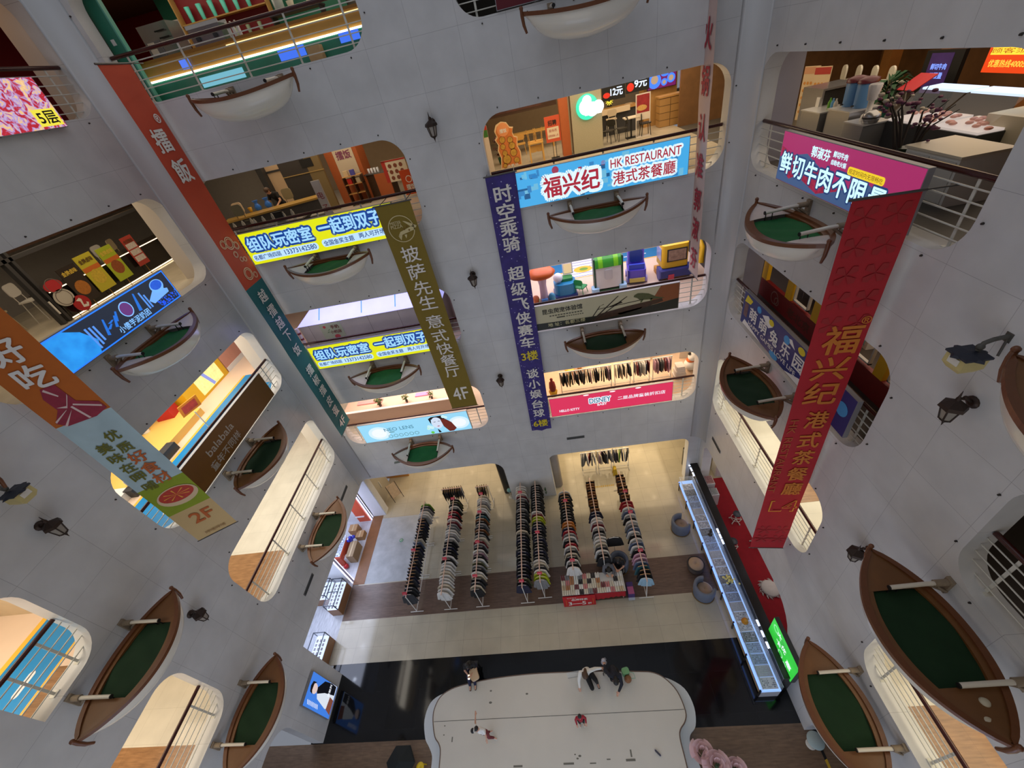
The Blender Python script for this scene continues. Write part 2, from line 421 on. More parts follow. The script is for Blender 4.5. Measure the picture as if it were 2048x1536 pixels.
OAKF = tiles('oak_floor', (196, 164, 116), (160, 130, 90), 1.2, 0.18, rough=0.3, mortar=0.003, var=0.08, offset=0.5, wood=6)
SANDF = mat('sand_vinyl', (222, 196, 172), 0.35, var=0.05, vscale=2)
# back wall, bay one (over the boats on the x = -6.7 side)
CR = XL - TH
LM = mat('dark_stone', (70, 66, 62), 0.4, var=0.2)
room('teal_bar', 'B', CR, -2.9, F5, 2.9, 5.2, OAKF, GREYW, CEIL, wl=False)
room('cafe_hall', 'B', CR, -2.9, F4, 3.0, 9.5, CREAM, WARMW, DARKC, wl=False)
room('lavender_shop', 'B', CR, -2.9, F3, 3.0, 5.0, SANDF, WARMW, CEIL, wl=False)
room('lens_shop', 'B', CR, -2.9, F2, 3.0, 4.0, CREAM, mat('blush_wall', (226, 196, 180), .6), CEIL, wl=False)
# bay two
CX = XR + TH
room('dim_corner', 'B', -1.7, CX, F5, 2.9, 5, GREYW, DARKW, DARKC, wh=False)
room('tea_restaurant', 'B', -1.9, CX, F4, 3.0, 13.0, tiles('polished_floor', (196, 186, 166), (170, 160, 140), .9, .9, .15, mortar=.003), WARMW, CEIL, wh=False)
room('playground', 'B', -1.7, CX, F3, 3.0, 8.5, SANDF, mat('play_wall', (200, 196, 206), .6), CEIL, wh=False)
room('childrens_shop', 'B', -1.7, CX, F2, 3.0, 6.0, PINKF, mat('shop_blush', (220, 190, 170), .6), CEIL, wh=False)
# side wall L, far bay, running on into the corner
LE = 20.0
room('red_diner', 'L', 5.2, LE, F5, 2.9, 4.5, OAKF, mat('diner_red', (140, 20, 26), .6), mat('diner_brown', (96, 66, 40), .6))
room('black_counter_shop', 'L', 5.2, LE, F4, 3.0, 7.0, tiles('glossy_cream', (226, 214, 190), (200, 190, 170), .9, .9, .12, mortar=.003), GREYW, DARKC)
room('kids_shop', 'L', 5.2, LE, F3, 3.0, 6.0, SANDF, WARMW, CEIL)
room('left_gallery', 'L', 5.2, LE, F2, 3.0, 4.5, CREAM, mat('cream_wall', (224, 208, 176), .6), CEIL)
room('near_kids', 'L', -3.8, 4.1, F3, 3.0, 5.0, SANDF, WARMW, CEIL)
room('near_gallery', 'L', -3.8, 4.1, F2, 3.0, 5.0, CREAM, mat('cream_wall', (224, 208, 176), .6), CEIL)
# side wall R
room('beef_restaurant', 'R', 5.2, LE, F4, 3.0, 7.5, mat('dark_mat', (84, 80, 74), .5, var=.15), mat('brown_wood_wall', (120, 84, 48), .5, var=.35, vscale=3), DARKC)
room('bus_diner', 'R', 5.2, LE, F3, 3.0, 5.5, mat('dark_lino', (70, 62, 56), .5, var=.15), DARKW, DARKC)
room('right_gallery', 'R', 5.2, LE, F2, 3.0, 4.5, CREAM, mat('cream_wall', (224, 208, 176), .6), CEIL)
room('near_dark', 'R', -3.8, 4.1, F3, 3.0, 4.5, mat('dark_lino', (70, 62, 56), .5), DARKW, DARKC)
room('near_right_gallery', 'R', -3.8, 4.1, F2, 3.0, 4.5, CREAM, mat('cream_wall', (224, 208, 176), .6), CEIL)
# piers behind the wall edges beside each far opening
PIER = mat('pier_cream', (216, 206, 192), .45)
struct(box((XL - .95, 12.60, 3.4), (XL - TH, 13.42, 22)).build('pier_column_1', PIER))
struct(box((XR + TH, 12.60, 3.4), (XR + 1.0, 13.42, 22)).build('pier_column_2', mat('pier_lilac', (158, 154, 164), .55)))
# brown inlaid strips in the cream gallery floors
IN = tiles('brown_inlay', (150, 112, 78), (120, 90, 62), 1.2, .2, .2, mortar=.002, wood=6)
floor_piece('floor_inlay_1', -15.2, -11.12, 5.9, 7.9, IN, z=F2 + .004, th=.01)
floor_piece('floor_inlay_2', -16.0, -11.12, -2, 2.35, IN, z=F2 + .004, th=.01)
floor_piece('floor_inlay_3', 6.42, 10.8, 7.6, 8.6, IN, z=F2 + .004, th=.01)
floor_piece('floor_inlay_4', 6.42, 10.8, 1.2, 2.45, IN, z=F2 + .004, th=.01)
# ground floor: ceilings over the galleries and the walls that close them
def gceil(nm, x0, x1, y0, y1): struct(box((x0, y0, 3.3), (x1, y1, 3.4)).build(nm, CEIL))
gceil('ceiling_1', -20, 16, YB + TH, 22); gceil('ceiling_2', -20, XL - TH, -4, YB + TH); gceil('ceiling_3', XR + TH, 16, -4, YB + TH)
struct(box((-20, 22, -.1), (16, 22.1, 3.4)).build('wall_back_ground', WARMW))
struct(box((-18.6, -4, -.1), (-18.5, 22, 3.4)).build('wall_left_ground', mat('pale_blue_wall', (196, 204, 220), .6)))
struct(box((13, -4, -.1), (13.1, 22, 3.4)).build('wall_right_ground', GREYW))
# ================================================================ ROWBOATS
HULL = mat('white_gelcoat', (226, 222, 208), 0.18); WOOD = mat('varnished_wood', (104, 60, 30), 0.35, var=0.25, vscale=9)
DECKB = mat('brown_deck', (110, 70, 32), 0.45, var=0.22, vscale=5); DECKC = mat('cream_deck', (206, 192, 180), 0.4, var=0.12, vscale=5)
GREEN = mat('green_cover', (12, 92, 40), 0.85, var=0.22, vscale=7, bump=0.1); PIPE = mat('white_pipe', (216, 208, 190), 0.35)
BRKT = mat('wrapped_rope_bracket', (142, 126, 104), 0.8, var=0.25, vscale=20); BLK = mat('black_plastic', (20, 20, 20), 0.5)
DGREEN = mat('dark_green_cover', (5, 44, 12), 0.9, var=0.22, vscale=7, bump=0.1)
LB, BB = 1.375, 0.65
def beam(t): return BB * max(0.0, 1 - abs(t) ** 2.1) ** 0.85
def sheer(t): return 0.15 * t * t
def make_boat(deck, green, label, group):
    t = thing('rowboat', label, 'boat', group=group)
    # hull: sections along the length
    rows = []
    for i in range(29):
        u = -1 + 2 * i / 28; u = math.copysign(1 - (1 - abs(u)) ** 1.25, u)
        b = beam(u) + 0.004; zt = sheer(u); kd = 0.44 * (1 - abs(u) ** 4) ** 0.5 + 0.08 * (1 - abs(u))
        if abs(u) > .999: kd = 0.04
        row = []
        for k in range(13):
            a = PI * k / 12
            y = math.cos(a); z = math.sin(a)
            yy = math.copysign(abs(y) ** 1.0, y) * b; zz = zt - kd * z ** 0.62
            row.append((u * LB * (1 - 0.10 * (z ** 1.2) * abs(u) ** 2), yy, zz))
        rows.append(row)
    MB().grid(rows).build('hull', HULL, t)
    # gunwale: brown strip all round, standing a little proud
    for sg, nm in ((1, 'gunwale'), (-1, 'gunwale')):
        mb = MB(); R = []
        for i in range(33):
            u = -1 + 2 * i / 32; b = beam(u) * sg; z = sheer(u)
            o = 0.03 * sg; w_ = 0.075 * sg
            R.append([(u * LB, b + o, z - .045), (u * LB, b + o, z + .03), (u * LB, (b - w_) if abs(b) > abs(w_) else 0, z + .03), (u * LB, (b - w_) if abs(b) > abs(w_) else 0, z - .02)])
        mb.grid(R, sm=False, closed=True).build(nm, WOOD, t)
    # decks at both ends, raised rim round the well, cover
    cw = 0.72
    for sg in (1, -1):
        R = []
        for i in range(13):
            x = sg * (cw - .02 + (LB * .985 - cw) * i / 12); u = x / LB; b = max(.001, beam(u) - .01)
            R.append([(x, b * v, sheer(u) - .012 + .025 * (1 - v * v)) for v in (-1, -.5, 0, .5, 1)])
        MB().grid(R).build('deck', deck, t)
    for sg in (1, -1):
        R = []
        for i in range(17):
            x = -cw + 2 * cw * i / 16; u = x / LB; b = beam(u)
            R.append([(x, sg * (b - .01), sheer(u) - .01), (x, sg * (b - .17), sheer(u) - .005), (x, sg * (b - .17), sheer(u) - .06)])
        MB().grid(R, sm=False).build('side_deck', deck if deck is DECKB else WOOD, t)
    R = []
    for i in range(25):
        x = -cw + 2 * cw * i / 24; u = x / LB; b = beam(u) - .165
        R.append([(x, b * v, -.035 + .012 * math.sin(5 * x + 3 * v) + .008 * math.sin(11 * x - 4 * v)) for v in [-1 + j / 5 for j in range(11)]])
    MB().grid(R).build('cover', green, t)
    for sg in (1, -1):
        MB().tube([(sg * 1.34, 0, -.2), (sg * 1.385, 0, -.05), (sg * 1.40, 0, .12), (sg * 1.40, 0, .23)], [.025, .035, .04, .035], 8).ball((sg * 1.40, 0, .24), .045, 8, 6).build('stem_post', WOOD, t)
    for x in (.70, -.70):
        d = MB().tube([(x, .80, .17), (x, .40, .18), (x, -.12, .15)], .038, 10).build('davit', PIPE, t)
        MB().box((x, .79, .08), (.13, .06, .36)).tube([(x, .80, .17), (x, .56, .18)], .06, 8).tube([(x, .78, -.08), (x, .50, .14)], .035, 6).tube([(x + .07, .78, -.02), (x + .03, .60, .12)], .025, 6).build('bracket', BRKT, d)
        MB().tube([(x, -.12, .15), (x, -.14, .15)], .04, 10).tube([(x, -.1, .13), (x, -.1, -.03)], .012, 6).tube([(x, .04, .13), (x, .04, -.03)], .012, 6).build('hanger', BLK, d)
    return t
BG = 'rowboats hung on the white walls'
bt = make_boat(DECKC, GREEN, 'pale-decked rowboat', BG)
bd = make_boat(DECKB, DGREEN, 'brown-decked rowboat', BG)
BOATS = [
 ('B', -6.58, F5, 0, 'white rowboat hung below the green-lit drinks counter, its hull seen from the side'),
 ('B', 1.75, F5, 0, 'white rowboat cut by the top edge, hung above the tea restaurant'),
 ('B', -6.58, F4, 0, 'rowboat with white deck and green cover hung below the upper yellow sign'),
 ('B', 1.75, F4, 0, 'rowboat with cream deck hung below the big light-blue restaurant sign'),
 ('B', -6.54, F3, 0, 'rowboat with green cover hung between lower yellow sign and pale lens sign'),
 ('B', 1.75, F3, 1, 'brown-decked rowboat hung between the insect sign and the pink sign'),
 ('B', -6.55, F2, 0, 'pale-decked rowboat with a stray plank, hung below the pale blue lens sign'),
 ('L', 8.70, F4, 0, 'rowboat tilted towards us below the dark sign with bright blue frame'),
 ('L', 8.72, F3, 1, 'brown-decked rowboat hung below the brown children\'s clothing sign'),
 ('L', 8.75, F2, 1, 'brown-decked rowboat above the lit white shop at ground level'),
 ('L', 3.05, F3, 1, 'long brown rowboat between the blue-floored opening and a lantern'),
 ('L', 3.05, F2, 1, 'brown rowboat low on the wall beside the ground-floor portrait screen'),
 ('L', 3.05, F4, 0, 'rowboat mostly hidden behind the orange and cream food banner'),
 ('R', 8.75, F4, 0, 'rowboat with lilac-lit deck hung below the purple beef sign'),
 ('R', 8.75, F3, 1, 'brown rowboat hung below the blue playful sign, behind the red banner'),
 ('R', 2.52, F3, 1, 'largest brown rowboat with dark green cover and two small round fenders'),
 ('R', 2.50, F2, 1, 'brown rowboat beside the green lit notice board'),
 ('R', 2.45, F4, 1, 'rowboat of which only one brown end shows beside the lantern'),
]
usedb = [False, False]
for wall, s, sill, kind, label in BOATS:
    loc, rz = fr(wall, s, sill - 0.33, 0.82)
    src = (bt, bd)[kind]
    if not usedb[kind]:
        usedb[kind] = True; src.location = loc; src.rotation_euler = (0, 0, rz); src['label'] = label
    else: dup(src, loc, rz, label)
for i, (x, y) in enumerate(((5.26, 1.63), (5.13, 1.42))):
    tag(MB().lathe([(.005, -.05), (.05, -.045), (.068, 0), (.05, .045), (.005, .05)], (x, y, 9.88), 14).build('fender', mat('pale_fender', (196, 186, 160), .6)), ('round pale fender lying on the dark green boat cover', 'round pale fender next to the boat davit')[i], 'fender', 'fenders on the large boat')
tag(MB().box((0, 0, 0), (.62, .09, .05)).build('plank', mat('grey_plank', (120, 128, 120), .6), None, (-7.7, 12.1, 5.1), (0, 0, .1)), 'short grey plank sticking out under the rowboat bow', 'plank')

# ================================================================ BANNERS
ROD = mat('banner_rod', (90, 88, 86), 0.4, 0.6)
def banner(label, c, rz, wd, z0, z1, bands, tx=0.0, tail=False, hook=((-.4, 0, -.4, .85), (.4, 0, .4, .85))):
    t = thing('hanging_banner', label, 'banner', (c[0], c[1], z0), rz, 'long banners hanging in the atrium')
    h = z1 - z0
    def X(z): return tx * (z / h)
    for nm, a, b, m in bands:
        a -= z0; b -= z0; R = []
        n = max(2, int((b - a) / .5))
        for i in range(n + 1):
            z = a + (b - a) * i / n
            R.append([(X(z) + wd * (v - .5), .006 * math.sin(2.1 * z + 3 * v) + .004 * math.sin(5 * z), z) for v in (0, .25, .5, .75, 1)])
        if tail and a < .01:
            R[0][2] = (R[0][2][0], R[0][2][1], R[0][2][2] - .08)
        MB().grid(R).build(nm, m, t)
    MB().tube([(X(h) - wd / 2 - .05, 0, h), (X(h) + wd / 2 + .05, 0, h)], .022, 8).build('top_rod', ROD, t)
    mb = MB()
    for hx, hy, ex, ey in hook: mb.tube([(X(h) + hx, hy, h), (X(h) + ex, ey, h)], .012, 6)
    mb.build('hook', ROD, t)
    if not tail: MB().tube([(-wd / 2 - .03, 0, 0), (wd / 2 + .03, 0, 0)], .014, 8).build('bottom_rod', ROD, t)
    return t, X
WHT = mat('white_print', (232, 228, 220), 0.6)
def col_text(t, X, z0, chars, m, x=0.0, y=-.02, bold=.02, name='lettering'):
    lettering(t, [(c, x + X(z - z0) + (dx or 0), z - z0, w_, h_) for c, z, w_, h_, dx in chars], m, y, bold, name)
# 1 orange over teal, edge-on to the back wall
ORC = mat('orange_red_cloth', (196, 74, 46), 0.75, var=0.12, vscale=1.2); TEC = mat('teal_cloth', (38, 104, 106), 0.75, var=0.05)
t, X = banner('orange-red banner turning dark teal lower down, with white rice-dish characters', (-9.38, 12.32), PI / 2, 1.02, 7.4, 19.9, [('teal_cloth', 7.4, 14.15, TEC), ('orange_cloth', 14.15, 19.9, ORC)], hook=((.4, 0, 1.0, 0),))
col_text(t, X, 7.4, [('擂', 18.28, .52, .52, -.05), ('飯', 17.55, .56, .56, 0), ('®', 18.75, .2, .2, .27)], WHT, bold=.03)
col_text(t, X, 7.4, [(c, z, .40, .40, .02) for c, z in zip('越擂越下饭', (13.7, 13.15, 12.65, 12.12, 11.5))] + [(c, z, .40, .40, .02) for c, z in zip('擂椒擂皮蛋', (10.55, 10.05, 9.52, 8.96, 8.40))] + [('4F', 7.8, .5, .34, 0)], WHT, bold=.02, name='lower_lettering')
BOWL = mat('bowl_print', (232, 200, 160), .7)
bw = []
for cx, cz, r in ((-.25, 15.55, .13), (.02, 15.5, .19), (.25, 15.35, .12), (0, 15.15, .1), (.12, 14.95, .08), (.27, 14.9, .08), (.02, 14.5, .2), (.3, 14.35, .1)):
    for rr in (r, r * .72):
        P = circ(cx, cz - 7.4, rr, 18); Q = circ(cx, cz - 7.4, rr * .86, 18)
        bw += [[P[i], P[(i + 1) % 18], Q[(i + 1) % 18], Q[i]] for i in range(18)]
patch(t, 'bowl_drawing', bw, BOWL, -.02)
# 2 olive-gold pizza banner
t, X = banner('olive-gold banner with a pizza-slice emblem and white lettering', (-4.07, 12.45), 0, 1.08, 7.5, 15.62, [('cloth', 7.5, 15.62, mat('olive_gold_cloth', (128, 108, 24), .7, var=.06))])
P = circ(.02, 14.88 - 7.5, .40, 32); Q = circ(.02, 14.88 - 7.5, .375, 32)
PZ = mat('pale_gold_print', (206, 192, 140), .7)
patch(t, 'emblem', [[P[i], P[(i + 1) % 32], Q[(i + 1) % 32], Q[i]] for i in range(32)] + [[(-.15, 7.18), (.42, 7.30), (.38, 7.42), (-.05, 7.30)], [(.30, 7.42), (.46, 7.34), (.50, 7.40), (.2, 7.58), (.12, 7.60)], [(-.15, 7.2), (-.1, 7.05), (-.02, 7.2)], [(.05, 7.2), (.07, 7.08), (.13, 7.2)]], PZ, -.018)
patch(t, 'emblem_topping', [circ(.1, 7.36, .03, 10), circ(.2, 7.42, .03, 10), circ(.24, 7.31, .028, 10)], mat('dark_gold', (120, 90, 20), .7), -.022)
lettering(t, [('MISTER', -.1, 7.58, .34, .085), ('PIZZA', -.1, 7.47, .36, .1)], PZ, -.02, .03, 'emblem_lettering')
col_text(t, X, 7.5, [(c, z, .58, .50, .02) for c, z in zip('披萨先生意式快餐厅', (14.09, 13.5, 12.92, 12.38, 11.63, 11.03, 10.47, 9.93, 9.38))] + [('4F', 8.25, .62, .62, .02)], WHT, bold=.012)
# 3 purple starry banner
STAR = mat('starry_cloth', (58, 46, 122), .7, var=.55, vscale=3)
t, X = banner('purple-blue starry banner with white and yellow lettering and a pointed tail', (-1.16, 12.72), 0, .88, 5.3, 15.72, [('cloth', 5.3, 15.72, STAR)], tx=.32, tail=True)
col_text(t, X, 5.3, [(c, z, .52, .46, 0) for c, z in zip('时空乘骑超级飞侠赛车', (15.2, 14.7, 14.2, 13.7, 12.72, 12.16, 11.58, 11.02, 10.5, 9.97))] + [(c, z, .46, .44, 0) for c, z in zip('谈小娱台球', (8.49, 7.95, 7.41, 6.86, 6.33))], WHT, bold=.03)
col_text(t, X, 5.3, [('3楼', 9.36, .62, .42, 0), ('6楼', 5.72, .62, .40, 0)], mat('yellow_print', (222, 200, 40), .6), bold=.03, name='yellow_lettering')
ST = [circ(random.uniform(-.42, .42) + X(z), z, random.uniform(.008, .02), 6) for z in [random.uniform(.1, 10.3) for _ in range(170)]]
patch(t, 'star_print', ST, mat('star_white', (190, 188, 230), .7), -.014)
# 4 pale pink banner, edge-on
t, X = banner('pale pink banner with red brush characters, hung edge-on near the corner', (4.72, 12.45), -PI / 2, .80, 11.7, 21.5, [('cloth', 11.7, 21.5, mat('pale_pink_cloth', (206, 180, 172), .75, var=.04))], tx=-.62, hook=((-.3, 0, -.5, 0),))
col_text(t, X, 11.7, [(c, z, .50, .62, 0) for c, z in zip('老火锅认准郭淑芬', (18.7, 17.74, 16.82, 15.8, 14.88, 13.98, 13.15, 12.25))], mat('crimson_print', (176, 44, 62), .7), bold=.025)
# 5 red banner
REDC = mat('red_cloth', (176, 24, 34), .7, var=.14, vscale=2.5)
t, X = banner('wide red banner with golden brush characters hung from the far right gallery', (5.52, 6.6), -.12, .93, 5.0, 15.5, [('cloth', 5.0, 15.5, REDC)], tx=-.2, hook=((.4, 0, .95, 0),))
GOLD = mat('gold_print', (206, 120, 36), .6)
col_text(t, X, 5.0, [('福', 12.83, .62, .66, .06), ('兴', 12.13, .62, .58, .03), ('纪', 11.45, .62, .6, .03)] + [(c, z, .44, .52, .12) for c, z in zip('港式茶餐廳', (10.65, 9.98, 9.35, 8.7, 8.08))] + [('®', 13.25, .16, .16, .36)], GOLD, bold=.022)
lettering(t, [('HK RESTAURANT', -.34 + X(4.3), 4.3, 2.75, .17, -PI / 2)], mat('gold_dim', (176, 84, 34), .6), -.02, .0, 'side_lettering')
lettering(t, [('L4', .02, 2.28, .66, .50)], mat('gold_line', (224, 150, 40), .6), -.018, .035, 'floor_number')
lettering(t, [('L4', .02, 2.28, .62, .46)], mat('red_fill', (172, 22, 32), .7), -.021, .0, 'floor_number_fill')
for k in range(2):
    pass
PET = []
for cz in (.55, 1.05): 
    for cx in (-.22, .22):
        for a in range(6):
            PET.append([(cx, cz), (cx + .2 * math.cos(a * PI / 3 - .25), cz + .2 * math.sin(a * PI / 3 - .25)), (cx + .24 * math.cos(a * PI / 3), cz + .24 * math.sin(a * PI / 3)), (cx + .2 * math.cos(a * PI / 3 + .25), cz + .2 * math.sin(a * PI / 3 + .25))])
for j in range(5):
    cz = 8.2 + j * .5
    for cx in (-.22, .22):
        for a in range(4): PET.append([(cx + X(cz), cz), (cx + X(cz) + .18 * math.cos(a * PI / 2 + .4), cz + .18 * math.sin(a * PI / 2 + .4)), (cx + X(cz) + .22 * math.cos(a * PI / 2 + .8), cz + .22 * math.sin(a * PI / 2 + .8)), (cx + X(cz) + .18 * math.cos(a * PI / 2 + 1.2), cz + .18 * math.sin(a * PI / 2 + 1.2))])
patch(t, 'flower_print', PET, mat('red_flower', (160, 34, 36), .7), -.012)
# 6 orange-to-cream food banner
t, X = banner('orange-to-cream banner with a marbled beef head, olive slogan and hotpot picture', (-9.91, 6.12), .5, 1.0, 9.75, 20.0, [('cream_cloth', 9.75, 10.9, mat('cream_cloth', (206, 176, 122), .75)), ('olive_cloth', 10.9, 11.95, mat('lime_cloth', (140, 158, 30), .75, var=.15, vscale=3)), ('sky_cloth', 11.95, 14.15, mat('pale_sky_cloth', (176, 200, 206), .75, var=.25, vscale=1.6)), ('orange_cloth', 14.15, 20.0, mat('orange_cloth', (190, 100, 26), .75, var=.08))], hook=((-.4, 0, -1.15, .0),))
z0 = 9.75
col_text(t, X, z0, [('好', 15.85, .5, .5, .0), ('吃', 15.27, .5, .5, 0), ('好', 16.5, .5, .5, 0), ('真', 17.1, .5, .5, 0)], WHT, bold=.03)
OLV = mat('olive_print', (104, 104, 20), .7)
col_text(t, X, z0, [(c, z, .26, .26, .1) for c, z in zip('优质', (13.55, 13.18))] + [(c, z, .26, .26, -.2) for c, z in zip('美味在呷哺', (13.33, 13.0, 12.66, 12.33, 11.99))], OLV, bold=.03, name='olive_lettering')
ORP = mat('orange_print', (188, 96, 36), .7)
col_text(t, X, z0, [(c, z, .32, .32, .12) for c, z in zip('好食材', (12.83, 12.46, 12.08))] + [('2F', 10.52, .5, .36, .06)], ORP, bold=.03, name='orange_lettering')
lettering(t, [('呷哺呷哺', .03, .16, .5, .1)], mat('dim_print', (150, 110, 60), .7), -.02, .02, 'small_lettering')
MEAT = mat('beef_print', (150, 40, 62), .7, var=.3, vscale=7); FAT = mat('fat_print', (224, 196, 190), .7)
bz = 14.45 - z0
patch(t, 'beef_picture', [[(-.42, bz - .2), (-.2, bz + .05), (-.22, bz + .35), (-.12, bz + .55), (.12, bz + .55), (.16, bz + .1), (.44, bz - .08), (.46, bz - .26), (.2, bz - .36), (-.3, bz - .34)]], MEAT, -.014)
patch(t, 'marbling', [[(-.18, bz + .1), (-.05, bz + .02), (.12, bz + .25), (.14, bz + .3), (-.03, bz + .07)], [(-.4, bz - .2), (-.1, bz - .02), (-.08, bz), (-.4, bz - .16)], [(-.36, bz - .33), (-.02, bz - .04), (.0, bz - .02), (-.3, bz - .33)], [(.0, bz + .02), (.08, bz - .34), (.12, bz - .34), (.04, bz + .03)], [(.06, bz + .04), (.42, bz - .2), (.43, bz - .16), (.08, bz + .07)], [(-.12, bz + .5), (.0, bz + .3), (.02, bz + .32), (-.08, bz + .53)]], FAT, -.018)
hz = 11.4 - z0
patch(t, 'pot_picture', [circ(.04, hz, .44, 28, .30)], mat('pot_rim', (216, 190, 150), .6), -.014)
patch(t, 'soup_picture', [circ(.04, hz + .05, .38, 28, .22)], mat('red_soup', (186, 50, 26), .5, var=.4, vscale=14), -.016)
patch(t, 'noodle_picture', [[(.04, hz + .05), (.04 + .3 * math.cos(a), hz + .05 + .16 * math.sin(a)), (.04 + .3 * math.cos(a + .12), hz + .05 + .16 * math.sin(a + .12))] for a in [i * .8 for i in range(8)]], mat('yolk', (232, 170, 50), .5), -.018)

# ================================================================ RAILINGS
STEEL = mat('painted_steel', (206, 204, 192), 0.35); RAIL = mat('dark_red_handrail', (62, 22, 18), 0.22)
def railing(wall, a, b, z, label, d=-.24, rods=5, hh=1.04):
    loc, rz = fr(wall, 0, z, 0)
    s0, s1 = (a, b) if wall != 'R' else (-b, -a)
    t = thing('railing', label, 'railing', loc, rz, 'gallery railings in the wall openings')
    y = -d
    MB().tube([(s0 + .02, y, hh), (s1 - .02, y, hh)], .045, 10).build('handrail', RAIL, t)
    n = max(2, int(round((s1 - s0) / 1.3)))
    for i in range(n):
        x = s0 + .45 + (s1 - s0 - .9) * i / (n - 1)
        MB().box((x, y, (hh - .03) / 2), (.05, .012, hh - .03)).box((x, y, .01), (.14, .12, .02)).build('post', STEEL, t)
    for k in range(rods):
        zz = .14 + (hh - .3) * k / (rods - 1)
        MB().tube([(s0 + .01, y - .03, zz), (s1 - .01, y - .03, zz)], .013, 6).build('rod', STEEL, t)
    return t
RL = [('B', *BL, F5, 'railing in front of the green-lit drinks counter'), ('B', *BL, F4, 'railing behind the upper yellow sign'), ('B', *BL, F3, 'railing behind the lower yellow sign'), ('B', *BL, F2, 'railing behind the pale blue lens sign'),
      ('B', *BR, F5, 'railing cut by the top edge, behind the maroon cloth sign'), ('B', *BR, F4, 'railing behind the light-blue tea restaurant sign'), ('B', *BR, F3, 'railing behind the insect and reptile sign'), ('B', *BR, F2, 'railing behind the pink children\'s clothing sign'),
      ('L', *SF, F5, 'railing beside the red food screen at the picture edge'), ('L', *SF, F3, 'railing behind the brown children\'s clothing sign'), ('L', *SF, F2, 'open railing with cream gallery floor, left wall, above the lit shops'), ('L', 1.95, 3.42, F3, 'railing over the bright blue floor at lower left'), ('L', *SN, F2, 'railing low on the left wall beside the ground-floor portrait screen'),
      ('R', *SF, F4, 'railing behind the purple beef sign and red banner'), ('R', *SF, F3, 'railing behind the blue playful sign'), ('R', *SF, F2, 'open railing above the red carpet, behind the red banner'), ('R', *SN, F3, 'white railing in the dark opening at the far right edge'), ('R', *SN, F2, 'railing behind the two large rowboats at lower right')]
for r_ in RL: railing(*r_)

# ================================================================ LANTERNS, FLOODLIGHTS, GRILLES
BRONZE = mat('bronze', (58, 44, 36), 0.5, 0.5, var=.2, vscale=20); LGL = mat('dusty_glass', (150, 142, 130), .4)
def make_lantern(label):
    t = thing('wall_lantern', label, 'lantern', group='bronze lanterns on the white walls')
    MB().lathe([(.10, .0), (.10, .02), (.05, .04)], (0, 0, 0), 12).build('wall_plate', BRONZE, t, (0, .25, .12), (PI / 2, 0, 0))
    MB().tube([(0, .24, .12), (0, .14, .20), (0, .03, .23), (0, 0, .20)], .022, 8).ball((0, .1, .23), .035, 8, 6).build('arm', BRONZE, t)
    MB().lathe([(.015, .28), (.03, .24), (.03, .2), (.16, .12), (.175, .06), (.15, .05)], (0, 0, 0), 6, False).tube([(0, 0, .24), (0, 0, .38)], [.02, .004], 6).build('cap', BRONZE, t)
    MB().lathe([(.125, .055), (.075, -.17)], (0, 0, 0), 6, False).build('glass', LGL, t)
    mb = MB()
    for k in range(6):
        a = 2 * PI * k / 6; mb.tube([(.13 * math.cos(a), .13 * math.sin(a), .06), (.08 * math.cos(a), .08 * math.sin(a), -.18)], .012, 5)
    mb.lathe([(.085, -.17), (.07, -.2), (.03, -.22), (.012, -.27), (.004, -.32)], (0, 0, 0), 10).build('frame', BRONZE, t)
    return t
LAN = [('B', -2.4, 17.15, 'bronze lantern between the drinks counter opening and the tea restaurant'), ('B', -2.4, 12.73, 'bronze lantern beside the gold banner, middle of three in the column'), ('B', -2.4, 8.28, 'small bronze lantern beside the 4F letters of the gold banner'),
       ('L', 4.52, 12.7, 'bronze lantern on the wall beside the orange and cream food banner'), ('L', 4.55, 8.3, 'bronze lantern beside the bow of the long brown rowboat, left wall'),
       ('R', 4.52, 12.85, 'bronze lantern below the cream floodlight, right wall'), ('R', 4.52, 8.5, 'bronze lantern beside the bow of the largest rowboat')]
ln = make_lantern('bronze lantern')
for i, (wall, s, z, label) in enumerate(LAN):
    loc, rz = fr(wall, s, z, .25)
    if i == 0: ln.location = loc; ln.rotation_euler = (0, 0, rz); ln['label'] = label
    else: dup(ln, loc, rz, label)
def make_flood(label):
    t = thing('floodlight', label, 'floodlight', group='cream floodlights on brackets')
    MB().tube([(0, .32, .28), (0, .15, .26), (0, .05, .22), (0, .02, .1)], .03, 8).tube([(0, .32, .26), (.08, .24, .02)], .015, 6).ball((0, .03, .16), .05, 8, 6).box((0, .325, .26), (.1, .02, .14)).build('arm', mat('weathered_iron', (92, 90, 84), .6, .4, var=.3, vscale=15), t)
    MB().box((0, -.06, .06), (.34, .34, .03)).lathe([(.24, .045), (.2, .075), (.05, .09)], (0, -.06, 0), 4, False).build('lid', mat('navy_lid', (36, 40, 52), .5), t)
    R = [[(-.15, -.21, .045), (.15, -.21, .045), (.15, .09, .045), (-.15, .09, .045)], [(-.15, -.22, -.12), (.15, -.22, -.12), (.15, .08, -.12), (-.15, .08, -.12)], [(-.10, -.17, -.2), (.10, -.17, -.2), (.10, .04, -.2), (-.10, .04, -.2)]]
    mb = MB().grid(R, False, True); mb.add(R[2], [(0, 1, 2, 3)]); mb.build('housing', mat('cream_housing', (196, 180, 120), .5, var=.12, vscale=10), t)
    MB().box((0, -.222, -.03), (.16, .012, .1)).build('lens', mat('frosted_lens', (216, 212, 200), .3), t)
    return t
fl = make_flood('cream floodlight with navy lid beside the red banner, right wall')
loc, rz = fr('R', 4.62, 13.8, .32); fl.location = loc; fl.rotation_euler = (0, 0, rz)
dup(fl, *fr('L', 4.6, 13.72, .32), 'cream floodlight with navy lid at the left picture edge')
GRL = mat('grille_grey', (96, 98, 98), .5)
